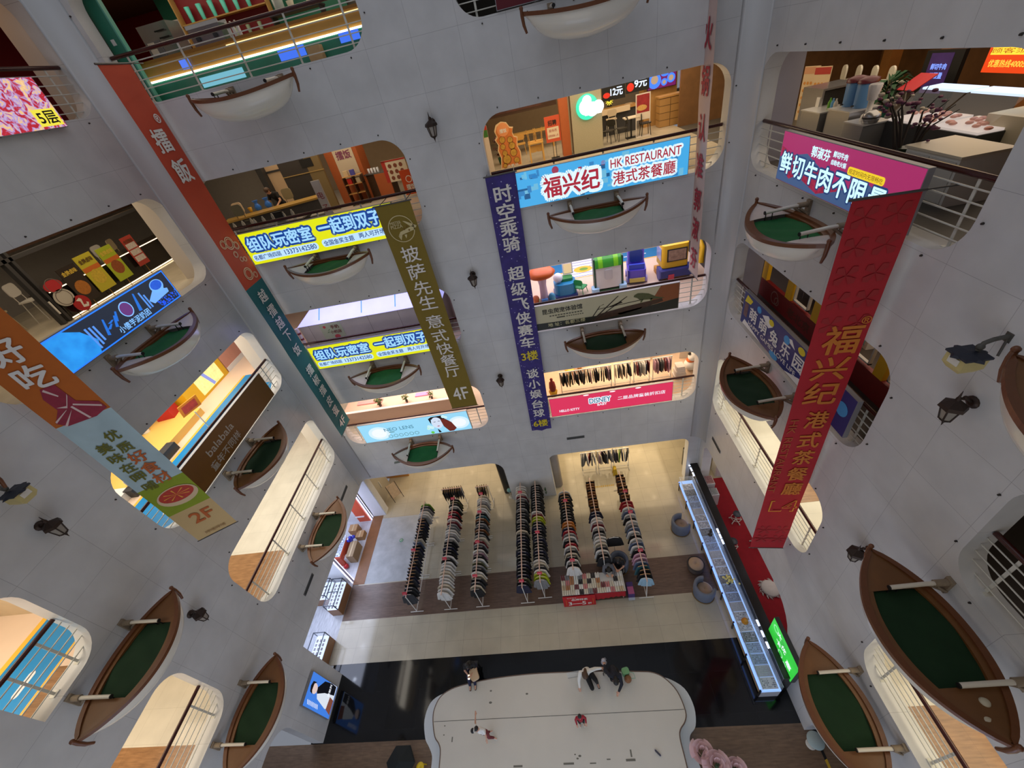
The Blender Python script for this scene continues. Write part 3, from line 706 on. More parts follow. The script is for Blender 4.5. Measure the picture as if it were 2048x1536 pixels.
for wall, s, z, label in (('B', .28, 4.2, 'air grille on the white wall below the pink sign'), ('L', 11.45, 4.18, 'air grille on the wall above the white shop, by the corner'), ('L', 7.25, 4.18, 'air grille on the left wall below the open railing'), ('R', 11.55, 4.2, 'air grille on the right wall above the red carpet')):
    loc, rz = fr(wall, s, z, 0)
    t = thing('air_grille', label, 'vent', loc, rz, 'air grilles low on the white walls')
    MB().box((0, -.012, 0), (.82, .024, .14)).build('frame', GRL, t)
    mb = MB()
    for k in range(5): mb.box((0, -.026, -.048 + .024 * k), (.76, .008, .008))
    mb.build('slat', mat('grille_dark', (58, 60, 60), .5), t)
for x in (.55, 1.9):
    pass
# ================================================================ SIGNS
FRM = mat('sign_frame', (150, 150, 152), 0.4, 0.4)
def sign(name, label, cat, wall, a, b, z0, z1, face, d=.02, th=.1, group=None, frame=FRM):
    s = (a + b) / 2
    loc, rz = fr(wall, s, z0, d)
    t = thing(name, label, cat, loc, rz, group)
    W, H = b - a, z1 - z0
    MB().box((0, -th / 2, H / 2), (W, th, H)).build('casing', frame, t)
    patch(t, 'face', [rect(-W / 2 + .015, W / 2 - .015, .015, H - .015)], face, -th - .004)
    return t, W, H, -th - .008
def ring(cx, cz, r, th, n=24, sx=1):
    P = circ(cx, cz, r, n); Q = circ(cx, cz, r - th, n)
    return [[P[i], P[(i + 1) % n], Q[(i + 1) % n], Q[i]] for i in range(n)]
SG = 'shop signs on the gallery railings'
E_ = lambda n, c, e=1.0: mat(n, c, 0.4, emit=e)
# yellow room-game signs
for z0, lab, full in ((14.56, 'upper of two bright yellow signs with pale blue bubble characters', 1), (10.17, 'lower of two bright yellow signs with pale blue bubble characters', 0)):
    t, W, H, y = sign('yellow_sign', lab, 'sign', 'B', -9.38, -4.24, z0, z0 + 1.02, E_('yellow_light', (226, 228, 16), 1.0), group=None)
    c = -6.81
    main = [('组队玩密室', -8.12 - c, .64, 2.2, .42), ('一起到双子', -5.72 - c, .70, 2.05, .44)]
    lettering(t, main, E_('navy_outline', (16, 66, 150), .9), y, .075, 'outline', grow=.05)
    lettering(t, main, E_('pale_blue_letter', (160, 214, 252), 1.0), y - .004, .04)
    sub = [('名都广场四层', -8.78 - c, .22, .95, .15), ('全国金奖主题', -6.28 - c, .24, 1.02, .16), ('两人可开场', -5.16 - c, .26, .85, .16)]
    patch(t, 'subtitle_band', [rrect(-9.3 - c, -7.0 - c, .10, .33, .1, 4), rrect(-6.85 - c, -4.66 - c, .12, .36, .1, 4)], E_('white_band', (190, 226, 255), 1.0), y - .001)
    lettering(t, sub + [('13373142580', -7.62 - c, .22, 1.1, .15)], E_('navy_letter', (20, 60, 130), .9), y - .006, .02, 'small_lettering')
    lettering(t, [('Gemini', -4.62 - c, .92, .5, .13)], mat('black_print', (24, 24, 20), .6), y - .006, .0, 'brand_lettering')
    patch(t, 'blue_wave', [[(-4.78 - c, .3), (-4.55 - c, .66), (-4.4 - c, .36), (-4.3 - c, .30), (-4.3 - c, .12), (-4.7 - c, .14)]], E_('wave_blue', (70, 130, 200), .9), y - .002)
# light-blue tea restaurant sign
t, W, H, y = sign('restaurant_sign', 'long light-blue lit sign with crimson restaurant lettering over city towers', 'sign', 'B', -.62, 4.48, 14.65, 15.64, E_('sky_blue_light', (70, 172, 232), .95))
c = 1.93
tw = [[], [], []]
for i in range(64):
    x = random.uniform(-2.5, 2.45); k = random.randrange(3); z = random.uniform(.03, .8); ww = random.uniform(.05, .22); hh = random.uniform(.05, .2)
    tw[k].append(rect(x, min(2.5, x + ww), z, min(.96, z + hh)))
for k, (nm, cc) in enumerate((('tower_print', (30, 96, 150)), ('pale_tower_print', (120, 200, 236)), ('haze_print', (56, 140, 206)))):
    patch(t, nm, tw[k], E_('sg_' + nm, cc, .8), y - .0005 * (k + 1))
patch(t, 'red_print', [rect(-1.62, -1.5, .3, .75), rect(-.55, -.45, .72, .8), circ(-1.2, .85, .1, 14)], E_('sg_red', (170, 60, 90), .8), y - .002)
mains = [('福兴纪', -.78, .42, 1.62, .54)]; subs = [('港式茶餐廳', 1.30, .30, 1.75, .34), ('HK RESTAURANT', 1.34, .70, 1.95, .22)]
OUT = E_('white_outline', (226, 246, 250), 1.0); CRI = E_('crimson_letter', (178, 36, 58), .85)
lettering(t, mains, OUT, y - .003, .10, 'outline', grow=.07); lettering(t, subs, OUT, y - .003, .09, 'outline', grow=.04)
lettering(t, mains, CRI, y - .007, .035); lettering(t, subs, CRI, y - .007, .02, 'small_lettering')
lettering(t, [('®', .16, .78, .12, .12)], CRI, y - .007)
# insect and reptile board, printed
t, W, H, y = sign('reptile_board', 'printed board with a lizard on a log and dark Chinese lettering', 'sign', 'B', -.6, 4.48, 10.27, 11.28, mat('sand_print', (206, 198, 160), .5, var=.08, vscale=1))
patch(t, 'dark_print', [[(-W / 2 + .02, .02), (W / 2 - .02, .02), (W / 2 - .02, .42), (1.6, .30), (.3, .22), (-W / 2 + .02, .30)]], mat('olive_black_print', (34, 36, 20), .5, var=.3, vscale=3), y - .001)
patch(t, 'rust_print', [[(1.5, .3), (W / 2 - .02, .42), (W / 2 - .02, H - .02), (1.9, H - .02)]], mat('rust_print', (150, 84, 40), .5, var=.25, vscale=2), y - .001)
patch(t, 'log_print', [[(-.55, .08), (-.2, .3), (.7, .42), (1.2, .46), (1.95, .52), (2.0, .40), (1.4, .26), (.6, .14), (-.3, .04)], [(.4, .2), (1.3, .3), (1.2, .22), (.5, .12)]], mat('log_print', (70, 44, 18), .5, var=.5, vscale=8), y - .002)
patch(t, 'stick_print', [[(-.5, .1), (.45, .9), (.47, .88), (-.44, .08)], [(-.4, .1), (.75, .82), (.77, .80), (-.34, .09)], [(-.3, .5), (1.4, .60), (1.4, .575), (-.3, .48)], [(-.62, .06), (-.2, .62), (-.18, .6), (-.58, .05)], [(-.2, .62), (-.05, .66), (-.05, .64)], [(.1, .52), (.55, .66), (.6, .6), (.2, .5)]], mat('twig_print', (50, 38, 18), .6), y - .003)
patch(t, 'lizard_print', [[(1.0, .80), (1.12, .86), (1.28, .84), (1.5, .78), (1.75, .62), (2.05, .52), (1.95, .51), (1.5, .55), (1.2, .58), (1.1, .68), (.98, .74)], [(1.25, .6), (1.2, .48), (1.26, .48), (1.33, .6)], [(1.55, .58), (1.55, .47), (1.61, .48), (1.63, .58)]], mat('lizard_print', (86, 92, 48), .5, var=.4, vscale=16), y - .004)
lettering(t, [('昆虫爬宠体验馆', -1.52, .74, 1.42, .20)], mat('black_print', (24, 24, 20), .6), y - .004, .02)
lettering(t, [('地 址：名都三楼', -1.42, .18, 1.35, .15)], mat('cream_letter', (206, 200, 150), .6), y - .004, .02, 'address_lettering')
patch(t, 'small_print', [rect(-2.0 + .1 * i, -1.93 + .1 * i, .52, .565) for i in range(12)] + [rect(-1.75, -1.45, .42, .47)] + [rect(-1.4 + .08 * i, -1.35 + .08 * i, .425, .46) for i in range(8)], mat('grey_print', (90, 88, 70), .6), y - .004)
# pink children's sign
t, W, H, y = sign('pink_sign', 'hot pink lit sign with white lettering under a row of hung clothes', 'sign', 'B', -.62, 4.5, 5.82, 6.86, E_('pink_light', (222, 52, 92), .92))
WL = E_('white_letter', (236, 240, 250), 1.0)
lettering(t, [('二层品牌童装折扣店', 1.28, .56, 1.95, .19)], WL, y, .02)
lettering(t, [('DISNEY', -.44, .62, .88, .27)], WL, y - .001, .05, 'outline', grow=.035)
lettering(t, [('DISNEY', -.44, .62, .88, .27)], E_('teal_letter', (40, 120, 150), .8), y - .004, .02, 'logo_lettering')
lettering(t, [('BABY', -.36, .36, .4, .12), ('HELLO KITTY', -1.76, .28, .86, .13)], WL, y - .002, .04, 'small_lettering')
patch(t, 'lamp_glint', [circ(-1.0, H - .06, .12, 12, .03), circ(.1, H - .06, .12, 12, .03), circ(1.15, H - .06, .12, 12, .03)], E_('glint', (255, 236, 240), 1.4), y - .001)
# pale blue lens sign
t, W, H, y = sign('lens_sign', 'pale blue lit sign with a portrait of a red-haired woman', 'sign', 'B', -9.3, -4.22, 5.78, 6.90, E_('ice_blue_light', (150, 214, 244), 1.0))
for cx, rr in ((-1.7, .5), (2.05, .46)):
    patch(t, 'glow_print', [circ(cx, H * .45, rr, 24, rr * .8)], E_('pale_glow', (214, 238, 252), 1.0), y)
    patch(t, 'glow_core', [circ(cx, H * .45, rr * .7, 24, rr * .55)], E_('pale_core', (240, 246, 252), 1.0), y - .001)
lettering(t, [('NEO LENS', -.72, .66, 1.38, .20)], E_('steel_letter', (90, 150, 176), .8), y - .002, .02)
patch(t, 'lens_rings', sum([ring(-1.25 + .25 * i, .24, .1, .02, 20) for i in range(6)], []) + [rect(-1.25, -.98, .47, .51)], E_('ring_teal', (90, 140, 136), .7), y - .002)
patch(t, 'hair_print', [[(.75, .95), (.9, 1.04), (1.4, 1.06), (1.5, .92), (1.45, .8), (1.2, .9), (1.0, .86), (.86, .9), (.8, .6)], [(1.0, .3), (1.08, .2), (1.12, .06), (1.0, .06)]], E_('dark_hair', (34, 22, 24), .6), y - .002)
patch(t, 'face_print', [circ(1.08, .66, .25, 20, .34)], E_('portrait_skin', (214, 226, 246), .95), y - .003)
patch(t, 'red_hair_print', [[(1.28, .86), (1.5, .84), (1.72, .6), (1.86, .2), (1.7, .06), (1.5, .06), (1.32, .4)]], mat('auburn_print', (110, 40, 30), .5, emit=.6, var=.4, vscale=9), y - .004)
patch(t, 'features', [rect(.94, 1.04, .72, .745), rect(1.14, 1.24, .74, .765), [(1.02, .46), (1.09, .49), (1.17, .47), (1.09, .43)]], E_('portrait_dark', (60, 40, 60), .6), y - .005)
patch(t, 'lips_print', [[(1.02, .46), (1.09, .49), (1.17, .47), (1.09, .43)]], E_('portrait_lip', (190, 90, 120), .8), y - .006)
patch(t, 'flower_print', [circ(1.45, .98, .09, 12), circ(1.55, .92, .08, 12), circ(.66, .5, .09, 12), circ(.78, .42, .1, 12), circ(.6, .38, .08, 12)], E_('pale_flower', (200, 236, 240), 1), y - .005)
patch(t, 'leaf_print', [circ(.72, .12, .08, 16), [(.5, .42), (.62, .34), (.66, .44)]], E_('leaf_green', (110, 206, 80), .9), y - .005)
# dark drinks screen with blue border
t, W, H, y = sign('drinks_screen', 'dark wide screen edged in glowing blue, with bowl and blueberry pictures', 'screen', 'L', 6.90, 10.86, 14.68, 15.53, E_('slate_screen', (46, 54, 72), .7))
BLU = E_('border_blue', (40, 120, 255), 1.3)
patch(t, 'glow_border', [rect(-W / 2 + .02, W / 2 - .02, .02, .05), rect(-W / 2 + .02, W / 2 - .02, H - .05, H - .02), rect(-W / 2 + .02, -W / 2 + .05, .02, H - .02), rect(W / 2 - .05, W / 2 - .02, .02, H - .02)], BLU, y)
patch(t, 'blue_cloth_print', [[(-W / 2 + .05, .05), (-.95, .05), (-.8, .3), (-1.0, .62), (-1.3, H - .05), (-W / 2 + .05, H - .05)]], mat('silk_blue', (40, 140, 250), .4, emit=1.0, var=.5, vscale=4), y - .001)
patch(t, 'bowl_print', [circ(1.5, .58, .23, 24, .16), [(1.27, .56), (1.73, .56), (1.62, .40), (1.38, .40)], [(1.0, .36), (1.3, .54), (1.75, .40), (1.72, .3), (1.1, .24)]], E_('bowl_blue', (120, 180, 250), 1), y - .001)
patch(t, 'berries', [circ(1.5, .60, .19, 20, .12)] + [circ(random.uniform(1.2, 1.92), random.uniform(.08, .26), .022, 7) for _ in range(60)], mat('berry_blue', (40, 90, 210), .4, emit=.9, var=.6, vscale=30), y - .003)
patch(t, 'splash_print', [[(-.55 + .1 * i, .25 + .05 * ((i * 7) % 5)), (-.4 + .1 * i, .6 - .06 * ((i * 3) % 4)), (-.36 + .1 * i, .58 - .06 * ((i * 3) % 4)), (-.48 + .1 * i, .22 + .05 * ((i * 7) % 5))] for i in range(5)] + [[(.56, .3), (.72, .72), (.76, .7), (.66, .28)]], E_('splash_blue', (40, 120, 230), .9), y - .001)
lettering(t, [('小傻芋泥奶团', .28, .18, 1.05, .17)], E_('screen_letter', (130, 190, 255), 1.1), y - .002, .02)
patch(t, 'emblem', [circ(.3, .5, .16, 16, .2)], E_('emblem_plum', (110, 60, 130), .9), y - .002)
patch(t, 'emblem_rim', ring(.3, .5, .19, .025, 20), E_('emblem_line', (130, 190, 255), 1.1), y - .003)
patch(t, 'small_print', [rect(-.9 + .1 * k, -.85 + .1 * k, .1 + .05 * k, .62 - .02 * k) for k in range(3)] + [rect(.86 + .09 * k, .91 + .09 * k, .2, .66 - .1 * k) for k in range(2)], E_('screen_small', (90, 150, 240), 1.0), y - .002)
# brown children's clothing sign
t, W, H, y = sign('brown_sign', 'brown printed sign with pale lettering under the blue and yellow shop floor', 'sign', 'L', 7.0, 11.5, 10.27, 11.30, mat('brown_print', (122, 80, 26), .5, var=.06, vscale=2))
SIL = mat('silver_letter', (186, 178, 164), .4)
lettering(t, [('balabala', -.62, .66, 1.3, .24)], SIL, y, .015); lettering(t, [('童年不同样', -.72, .26, 1.5, .27)], SIL, y, .02, 'slogan_lettering')
# beef hotpot sign
t, W, H, y = sign('beef_sign', 'lit magenta sign with raw beef slices and big pale brush characters', 'sign', 'R', 6.72, 10.82, 14.72, 15.75, E_('magenta_light', (172, 44, 104), .85))
patch(t, 'steel_print', [[(-W / 2 + .02, .5), (-1.0, .72), (.3, .3), (1.0, .55), (W / 2 - .02, .3), (W / 2 - .02, .02), (-W / 2 + .02, .02)]], E_('steel_blue_print', (70, 96, 140), .8), y)
patch(t, 'beef_print', [[(-2.0, .72), (-1.5, .62), (-1.1, .30), (-1.5, .12), (-1.9, .3)], [(-.9, .5), (-.2, .52), (.3, .28), (-.4, .06), (-1.0, .2)]], mat('raw_beef', (150, 34, 66), .5, emit=.8, var=.7, vscale=14), y - .001)
CYL = E_('cyan_white_letter', (200, 244, 255), 1.15)
big = [(c_, -1.72 + .5 * i, .42 - .012 * i, .42, .42) for i, c_ in enumerate('鲜切牛肉不限量')]
lettering(t, big, E_('deep_blue_shadow', (40, 70, 130), .7), y - .002, .07, 'outline', grow=.02)
lettering(t, big, CYL, y - .005, .03)
lettering(t, [('郭淑芬', -.55, .80, .62, .20), ('鲜切牛肉', .06, .86, .42, .11), ('自助老火锅', .06, .72, .44, .09)], CYL, y - .004, .03, 'small_lettering')
patch(t, 'yellow_tag', [rrect(.36, 1.32, .60, .74, .05, 4)], E_('tag_yellow', (240, 206, 40), 1), y - .003)
lettering(t, [('规定时间内无限畅吃', .84, .67, .88, .085)], E_('tag_letter', (120, 50, 30), .5), y - .005, .015, 'tag_lettering')
# blue playful sign
t, W, H, y = sign('play_sign', 'navy printed sign with white characters, yellow and blue blobs', 'sign', 'R', 6.15, 11.25, 10.45, 11.52, mat('navy_print', (44, 50, 112), .45))
patch(t, 'white_shapes', [[(-1.4, .85), (-1.1, .98), (-.8, .8), (-1.0, .66)], [(-.2, .9), (.1, .98), (.3, .8)], [(.9, .96), (1.4, 1.0), (1.1, .8)], [(-2.4, .02), (-1.2, .02), (-2.3, .2)], [(.1, .02), (1.4, .02), (.9, .28)]], mat('white_print', (232, 228, 220), .6), y)
patch(t, 'yellow_shapes', [circ(-.9, .88, .13, 12, .09), circ(.55, .93, .15, 12, .1), [(-2.45, .75), (-2.35, 1.0), (-2.0, .95), (-2.1, .8)], circ(1.7, .92, .16, 12, .1)], mat('yellow_print', (222, 200, 40), .6), y - .001)
patch(t, 'blue_shapes', [circ(-.1, .85, .14, 12, .12), circ(-1.6, .9, .12, 12, .1), circ(-.5, .08, .22, 12, .1), circ(1.9, .3, .2, 14), circ(2.25, .6, .18, 14)], mat('sky_print', (70, 150, 206), .6), y - .001)
patch(t, 'brown_shape', [rect(-2.42, -2.2, .3, .74)], mat('photo_print', (110, 80, 80), .6, var=.5, vscale=12), y - .001)
lettering(t, [(c_, -1.85 + .60 * i, .56, .42, .40) for i, c_ in enumerate('萌萌兔乐园')], mat('white_print', (232, 228, 220), .6), y - .003, .03)
lettering(t, [('HAPPY GAMES LOVE LIFE', -.75, .23, 2.6, .13)], mat('white_print', (232, 228, 220), .6), y - .003, .02, 'small_lettering')
lettering(t, [('30元', 1.75, .35, .4, .3)], mat('white_print', (232, 228, 220), .6), y - .003, .03, 'price_lettering')
# red food screen with yellow floor tag
vor = mat('spicy_food_screen', (190, 30, 36), .4, emit=1.0)
nt = vor.node_tree; b_ = nt.nodes['Principled BSDF']
tc = nt.nodes.new('ShaderNodeTexCoord'); vr = nt.nodes.new('ShaderNodeTexVoronoi'); vr.inputs['Scale'].default_value = 9; nz = nt.nodes.new('ShaderNodeTexNoise'); nz.inputs['Scale'].default_value = 5; nz.inputs['Detail'].default_value = 6; nz.inputs['Distortion'].default_value = 2
cr = nt.nodes.new('ShaderNodeValToRGB'); cr.color_ramp.elements[0].color = (.2, .005, .012, 1); cr.color_ramp.elements[1].color = (1, .95, .9, 1)
for p_, c_ in ((.42, (.5, .02, .04, 1)), (.52, (.45, .38, .75, 1)), (.62, (.9, .55, .2, 1))): cr.color_ramp.elements.new(p_).color = c_
nt.links.new(tc.outputs['Object'], vr.inputs['Vector']); nt.links.new(tc.outputs['Object'], nz.inputs['Vector'])
nt.links.new(nz.outputs['Fac'], cr.inputs[0]); nt.links.new(cr.outputs[0], b_.inputs['Emission Color'])
t, W, H, y = sign('food_screen', 'glowing screen full of red chilli food, with a yellow floor tag', 'screen', 'L', 7.2, 11.3, 18.95, 19.92, vor)
patch(t, 'floor_tag', [rect(1.42, 2.0, .06, .38)], E_('tag_lemon', (240, 226, 70), 1), y - .001)
lettering(t, [('5层', 1.71, .22, .46, .24)], mat('black_print', (24, 24, 20), .6), y - .004, .03)
# maroon cloth at the very top
t, W, H, y = sign('cloth_sign', 'maroon cloth sign with white characters at the top edge', 'sign', 'B', -.2, 3.2, 19.1, 20.05, mat('maroon_cloth', (92, 22, 32), .8), th=.03)
lettering(t, [('满减', -1.15, .42, .8, .4)], mat('white_print', (232, 228, 220), .6), y, .03)
# portrait screen at ground level
t, W, H, y = sign('portrait_screen', 'upright lit screen of a person in a dark cardigan, above the black floor', 'screen', 'L', 3.92, 4.96, .28, 2.24, E_('azure_screen', (66, 128, 226), .95))
patch(t, 'shirt_print', [[(-.3, .5), (-.15, 1.2), (.1, 1.4), (.3, 1.1), (.5, .6), (.5, .06), (-.2, .06)]], E_('white_shirt', (226, 234, 246), .9), y)
patch(t, 'cardigan_print', [[(-.02, 1.3), (.12, 1.42), (.44, 1.0), (.5, .5), (.48, .1), (.2, .1), (.12, .8)]], E_('black_cardigan', (18, 20, 30), .6), y - .001)
patch(t, 'face_print', [circ(.08, 1.55, .16, 18, .2)], E_('face_print', (230, 206, 200), .9), y - .002)
patch(t, 'hair_print', [[(-.1, 1.6), (-.06, 1.78), (.1, 1.84), (.26, 1.76), (.28, 1.5), (.2, 1.66), (.0, 1.68)]], E_('hair_print', (26, 22, 24), .6), y - .003)
patch(t, 'chair_print', [[(-.4, .06), (-.3, .42), (.1, .36), (.05, .06)]], E_('chair_print', (136, 80, 64), .8), y - .002)
lettering(t, [('黄致列', .26, .5, .38, .13)], WL, y - .004, .02)
patch(t, 'signature', [[(-.42, 1.0 + .1 * k), (-.3, 1.08 + .1 * k), (-.28, 1.05 + .1 * k), (-.41, .97 + .1 * k)] for k in range(8)], WL, y - .001)
# green lit notice board on the pier
t, W, H, y = sign('green_board', 'green lit notice board above the black floor, by the jewellery counter end', 'sign', 'R', 4.08, 5.6, 1.08, 2.28, mat('green_light', (50, 190, 60), .4, emit=.9, var=.55, vscale=1.6), th=.14, frame=mat('dark_frame', (60, 64, 60), .5))
lettering(t, [('大', -.28, .92, .22, .22), ('优', .05, .72, .24, .24), ('惠', .42, .5, .26, .26), ('卡', -.2, .55, .24, .24)], WL, y, .03)
patch(t, 'rings', ring(-.5, .9, .14, .035, 20) + ring(.02, .28, .13, .03, 20) + ring(.3, .16, .1, .03, 20), E_('pale_green', (170, 240, 190), .9), y - .001)
# ================================================================ STAGE
def smooth(P, k=4, closed=False):
    out = []; n = len(P)
    for i in range(n if closed else n - 1):
        p0, p1, p2, p3 = [P[j % n] if closed else P[max(0, min(n - 1, j))] for j in (i - 1, i, i + 1, i + 2)]
        for s in range(k):
            t = s / k
            out.append(tuple(.5 * (2 * p1[c] + (p2[c] - p0[c]) * t + (2 * p0[c] - 5 * p1[c] + 4 * p2[c] - p3[c]) * t * t + (3 * p1[c] - p0[c] - 3 * p2[c] + p3[c]) * t ** 3) for c in (0, 1)))
    if not closed: out.append(P[-1])
    return out
top = smooth([(-5.9, .6), (-5.93, 1.8), (-5.95, 2.45), (-5.97, 2.88), (-6.06, 3.08), (-6.23, 3.27), (-6.37, 3.72), (-6.37, 4.05), (-6.2, 4.39), (-5.86, 4.6), (-5.36, 4.73), (-4.3, 4.87), (-3.1, 4.94), (-2.0, 4.95), (-.17, 4.90), (1.2, 4.82), (1.7, 4.76), (2.06, 4.57), (2.36, 4.18), (2.46, 3.64), (2.36, 3.37), (2.15, 3.17), (2.07, 2.95), (2.07, 2.41), (2.06, 1.6), (2.05, .6)])
low = smooth([(-6.28, .6), (-6.3, 1.8), (-6.32, 2.49), (-6.34, 2.80), (-6.49, 3.04), (-6.67, 3.28), (-6.79, 3.8), (-6.64, 4.3), (-6.22, 4.55), (-5.8, 4.55)]); lowr = smooth([(1.9, 4.66), (2.19, 4.63), (2.66, 4.31), (2.81, 3.78), (2.69, 3.29), (2.46, 3.08), (2.38, 2.83), (2.5, 2.27), (2.55, 1.5), (2.55, .6)])
STG = mat('stage_board', (202, 198, 186), .45, var=.06, vscale=1.2)
stage = thing('stage', 'low white stage with wavy rounded edge on the black floor', 'stage', (0, 0, 0))
MB().prism(top, .05, .4, 'xy').build('deck', STG, stage)
MB().prism(low + [(-5.0, 3.6), (-5.0, .6)], 0.0, .15, 'xy').build('side_step', mat('step_white', (206, 212, 214), .4), stage)
MB().prism(lowr + [(1.0, .6), (1.0, 4.4)], 0.0, .15, 'xy').build('side_step', mat('step_white', (206, 212, 214), .4), stage)
MB().tube([(x, y, .395) for x, y in top], .02, 6).build('edge_trim', mat('brown_edge', (104, 84, 70), .5), stage)
MB().b2((-6.33, 3.675, .4), (2.43, 3.69, .403)).build('seam', mat('seam_dark', (92, 92, 86), .8), stage)
SCF = mat('scuff', (110, 108, 98), .9)
sc_ = []
for x, y, r in ((-2.9, 4.35, .05), (-4.25, 4.5, .045), (-4.25, 4.15, .06), (-1.2, 2.62, .05), (-1.35, 2.66, .03), (-1.28, 2.56, .04), (-5.9, 3.55, .03), (-5.9, 3.3, .03)): sc_.append([(px, py) for px, py in circ(x, y, r, 8, r * .6)])
for x, y, w_, h_ in ((-1.75, 2.42, .34, .05), (-.35, 2.5, .12, .03), (.25, 2.45, .3, .06), (-3.4, 2.4, .3, .05), (-.9, 2.42, .2, .03), (.42, 2.55, .05, .18), (-5.6, 3.1, .04, .14)): sc_.append(rect(x, x + w_, y, y + h_))
mb = MB()
for P in sc_: mb.prism(P, .4, .4025, 'xy')
mb.build('scuff_mark', SCF, stage)

# ================================================================ CLOTHES RACKS AND GARMENTS
RAILM = mat('pinkish_rail', (212, 178, 160), .35); CHR = mat('white_tube', (222, 220, 214), .3)
def rack_unit(name, label, x, y0, y1, h=1.52, axis='y', z=0.0, group=None, m=RAILM):
    L_ = y1 - y0
    t = thing(name, label, 'clothes rack', (x, (y0 + y1) / 2, z) if axis == 'y' else ((y0 + y1) / 2, x, z), PI / 2 if axis == 'y' else 0, group)
    MB().tube([(-L_ / 2, 0, h), (L_ / 2, 0, h)], .024, 8).build('rail', m, t)
    for s in (-1, 1):
        MB().tube([(s * (L_ / 2 - .03), 0, h), (s * (L_ / 2 - .03), 0, .06)], .018, 8).build('post', CHR, t)
        MB().tube([(s * (L_ / 2 - .03), -.3, .05), (s * (L_ / 2 - .03), .3, .05)], .018, 8).build('foot', CHR, t)
    MB().tube([(-L_ / 2 + .03, 0, .12), (L_ / 2 - .03, 0, .12)], .014, 6).build('base_bar', CHR, t)
    return t
def garment_mesh(kind, sd):
    r = random.Random(sd); mb = MB()
    if kind == 'trousers':
        O = [(-.2, 0), (.2, 0), (.21, -.62 - r.random() * .12), (-.2, -.62 - r.random() * .12)]; hw = .014
    else:
        ln_ = -.66 - r.random() * .16; sl = -.52 - r.random() * .14; fl = .21 + r.random() * .04
        O = [(-.07, .0), (.07, 0), (.19, -.055), (.25, -.13), (.325 + r.random() * .03, sl), (.25, sl - .02), (.215, -.24), (fl, ln_), (.0, ln_ - .02), (-fl, ln_ + .02), (-.215, -.24), (-.25, sl), (-.325 - r.random() * .03, sl + .03), (-.25, -.13), (-.19, -.055)]; hw = .03
    n = len(O); V = []
    for d, k in ((-hw, .93), (-hw * .35, 1.0), (hw * .35, 1.0), (hw, .93)):
        for a, b in O: V.append((a * k + r.uniform(-.006, .006), d + .012 * math.sin(9 * a + sd), b * (1 if k == 1 else .985) - (0 if k == 1 else .004)))
    F = [tuple(range(n))[::-1], tuple(range(3 * n, 4 * n))]
    for j in range(3): F += [(j * n + i, j * n + (i + 1) % n, (j + 1) * n + (i + 1) % n, (j + 1) * n + i) for i in range(n)]
    mb.add(V, F); return mb.mesh('garment')
GM = {k: [garment_mesh(k, 10 * j + i) for i in range(4)] for j, k in enumerate(('shirt', 'trousers'))}
hb_ = MB().tube([(-.19, 0, -.03), (-.1, 0, .0), (0, 0, .03), (.1, 0, 0), (.19, 0, -.03)], .014, 5).tube([(0, 0, .03), (0, 0, .075), (.02, 0, .1)], .006, 5)
HANG = hb_.mesh('hanger'); HANG.materials.append(mat('wooden_hanger', (176, 130, 78), .5))
hb2 = MB().tube([(-.17, 0, -.035), (0, 0, .02), (.17, 0, -.035)], .009, 5).tube([(0, 0, .02), (0, 0, .075), (.02, 0, .1)], .005, 5)
HANG2 = hb2.mesh('hanger'); HANG2.materials.append(mat('white_hanger', (206, 196, 186), .5))
PAL = dict(black=(20, 20, 22), white=(212, 210, 204), grey=(126, 126, 126), navy=(30, 32, 56), cream=(196, 184, 160), olive=(76, 76, 46), burgundy=(104, 24, 36), brown=(116, 70, 34), pink=(196, 150, 170), lime=(166, 180, 30), teal=(46, 92, 100), denim=(84, 98, 124), blue=(150, 184, 204), red=(160, 30, 40), orange=(186, 112, 40), charcoal=(52, 54, 58), mauve=(140, 110, 120), green=(110, 150, 40))
def gmat(c): return mat('fabric_' + c, PAL[c], .85, var=.22, vscale=14)
GCOUNT = [0]
def garment(x, y, z, c, rz, kind, label, group, wood=False, tilt=0.0, sc_=1.0):
    src = GM[kind][GCOUNT[0] % 4]; GCOUNT[0] += 1
    key = ('g', kind, GCOUNT[0] % 4, c)
    if key not in MATS:
        me = src.copy(); me.materials.clear(); me.materials.append(gmat(c)); MATS[key] = me
    o = bpy.data.objects.new('garment', MATS[key]); COL.objects.link(o)
    o.location = (x, y, z); o.rotation_euler = (tilt, 0, rz); o.scale = (sc_,) * 3
    o['label'] = label; o['category'] = 'clothes'; o['group'] = group
    h = bpy.data.objects.new('hanger', HANG if wood else HANG2); COL.objects.link(h); h.parent = o
    return o
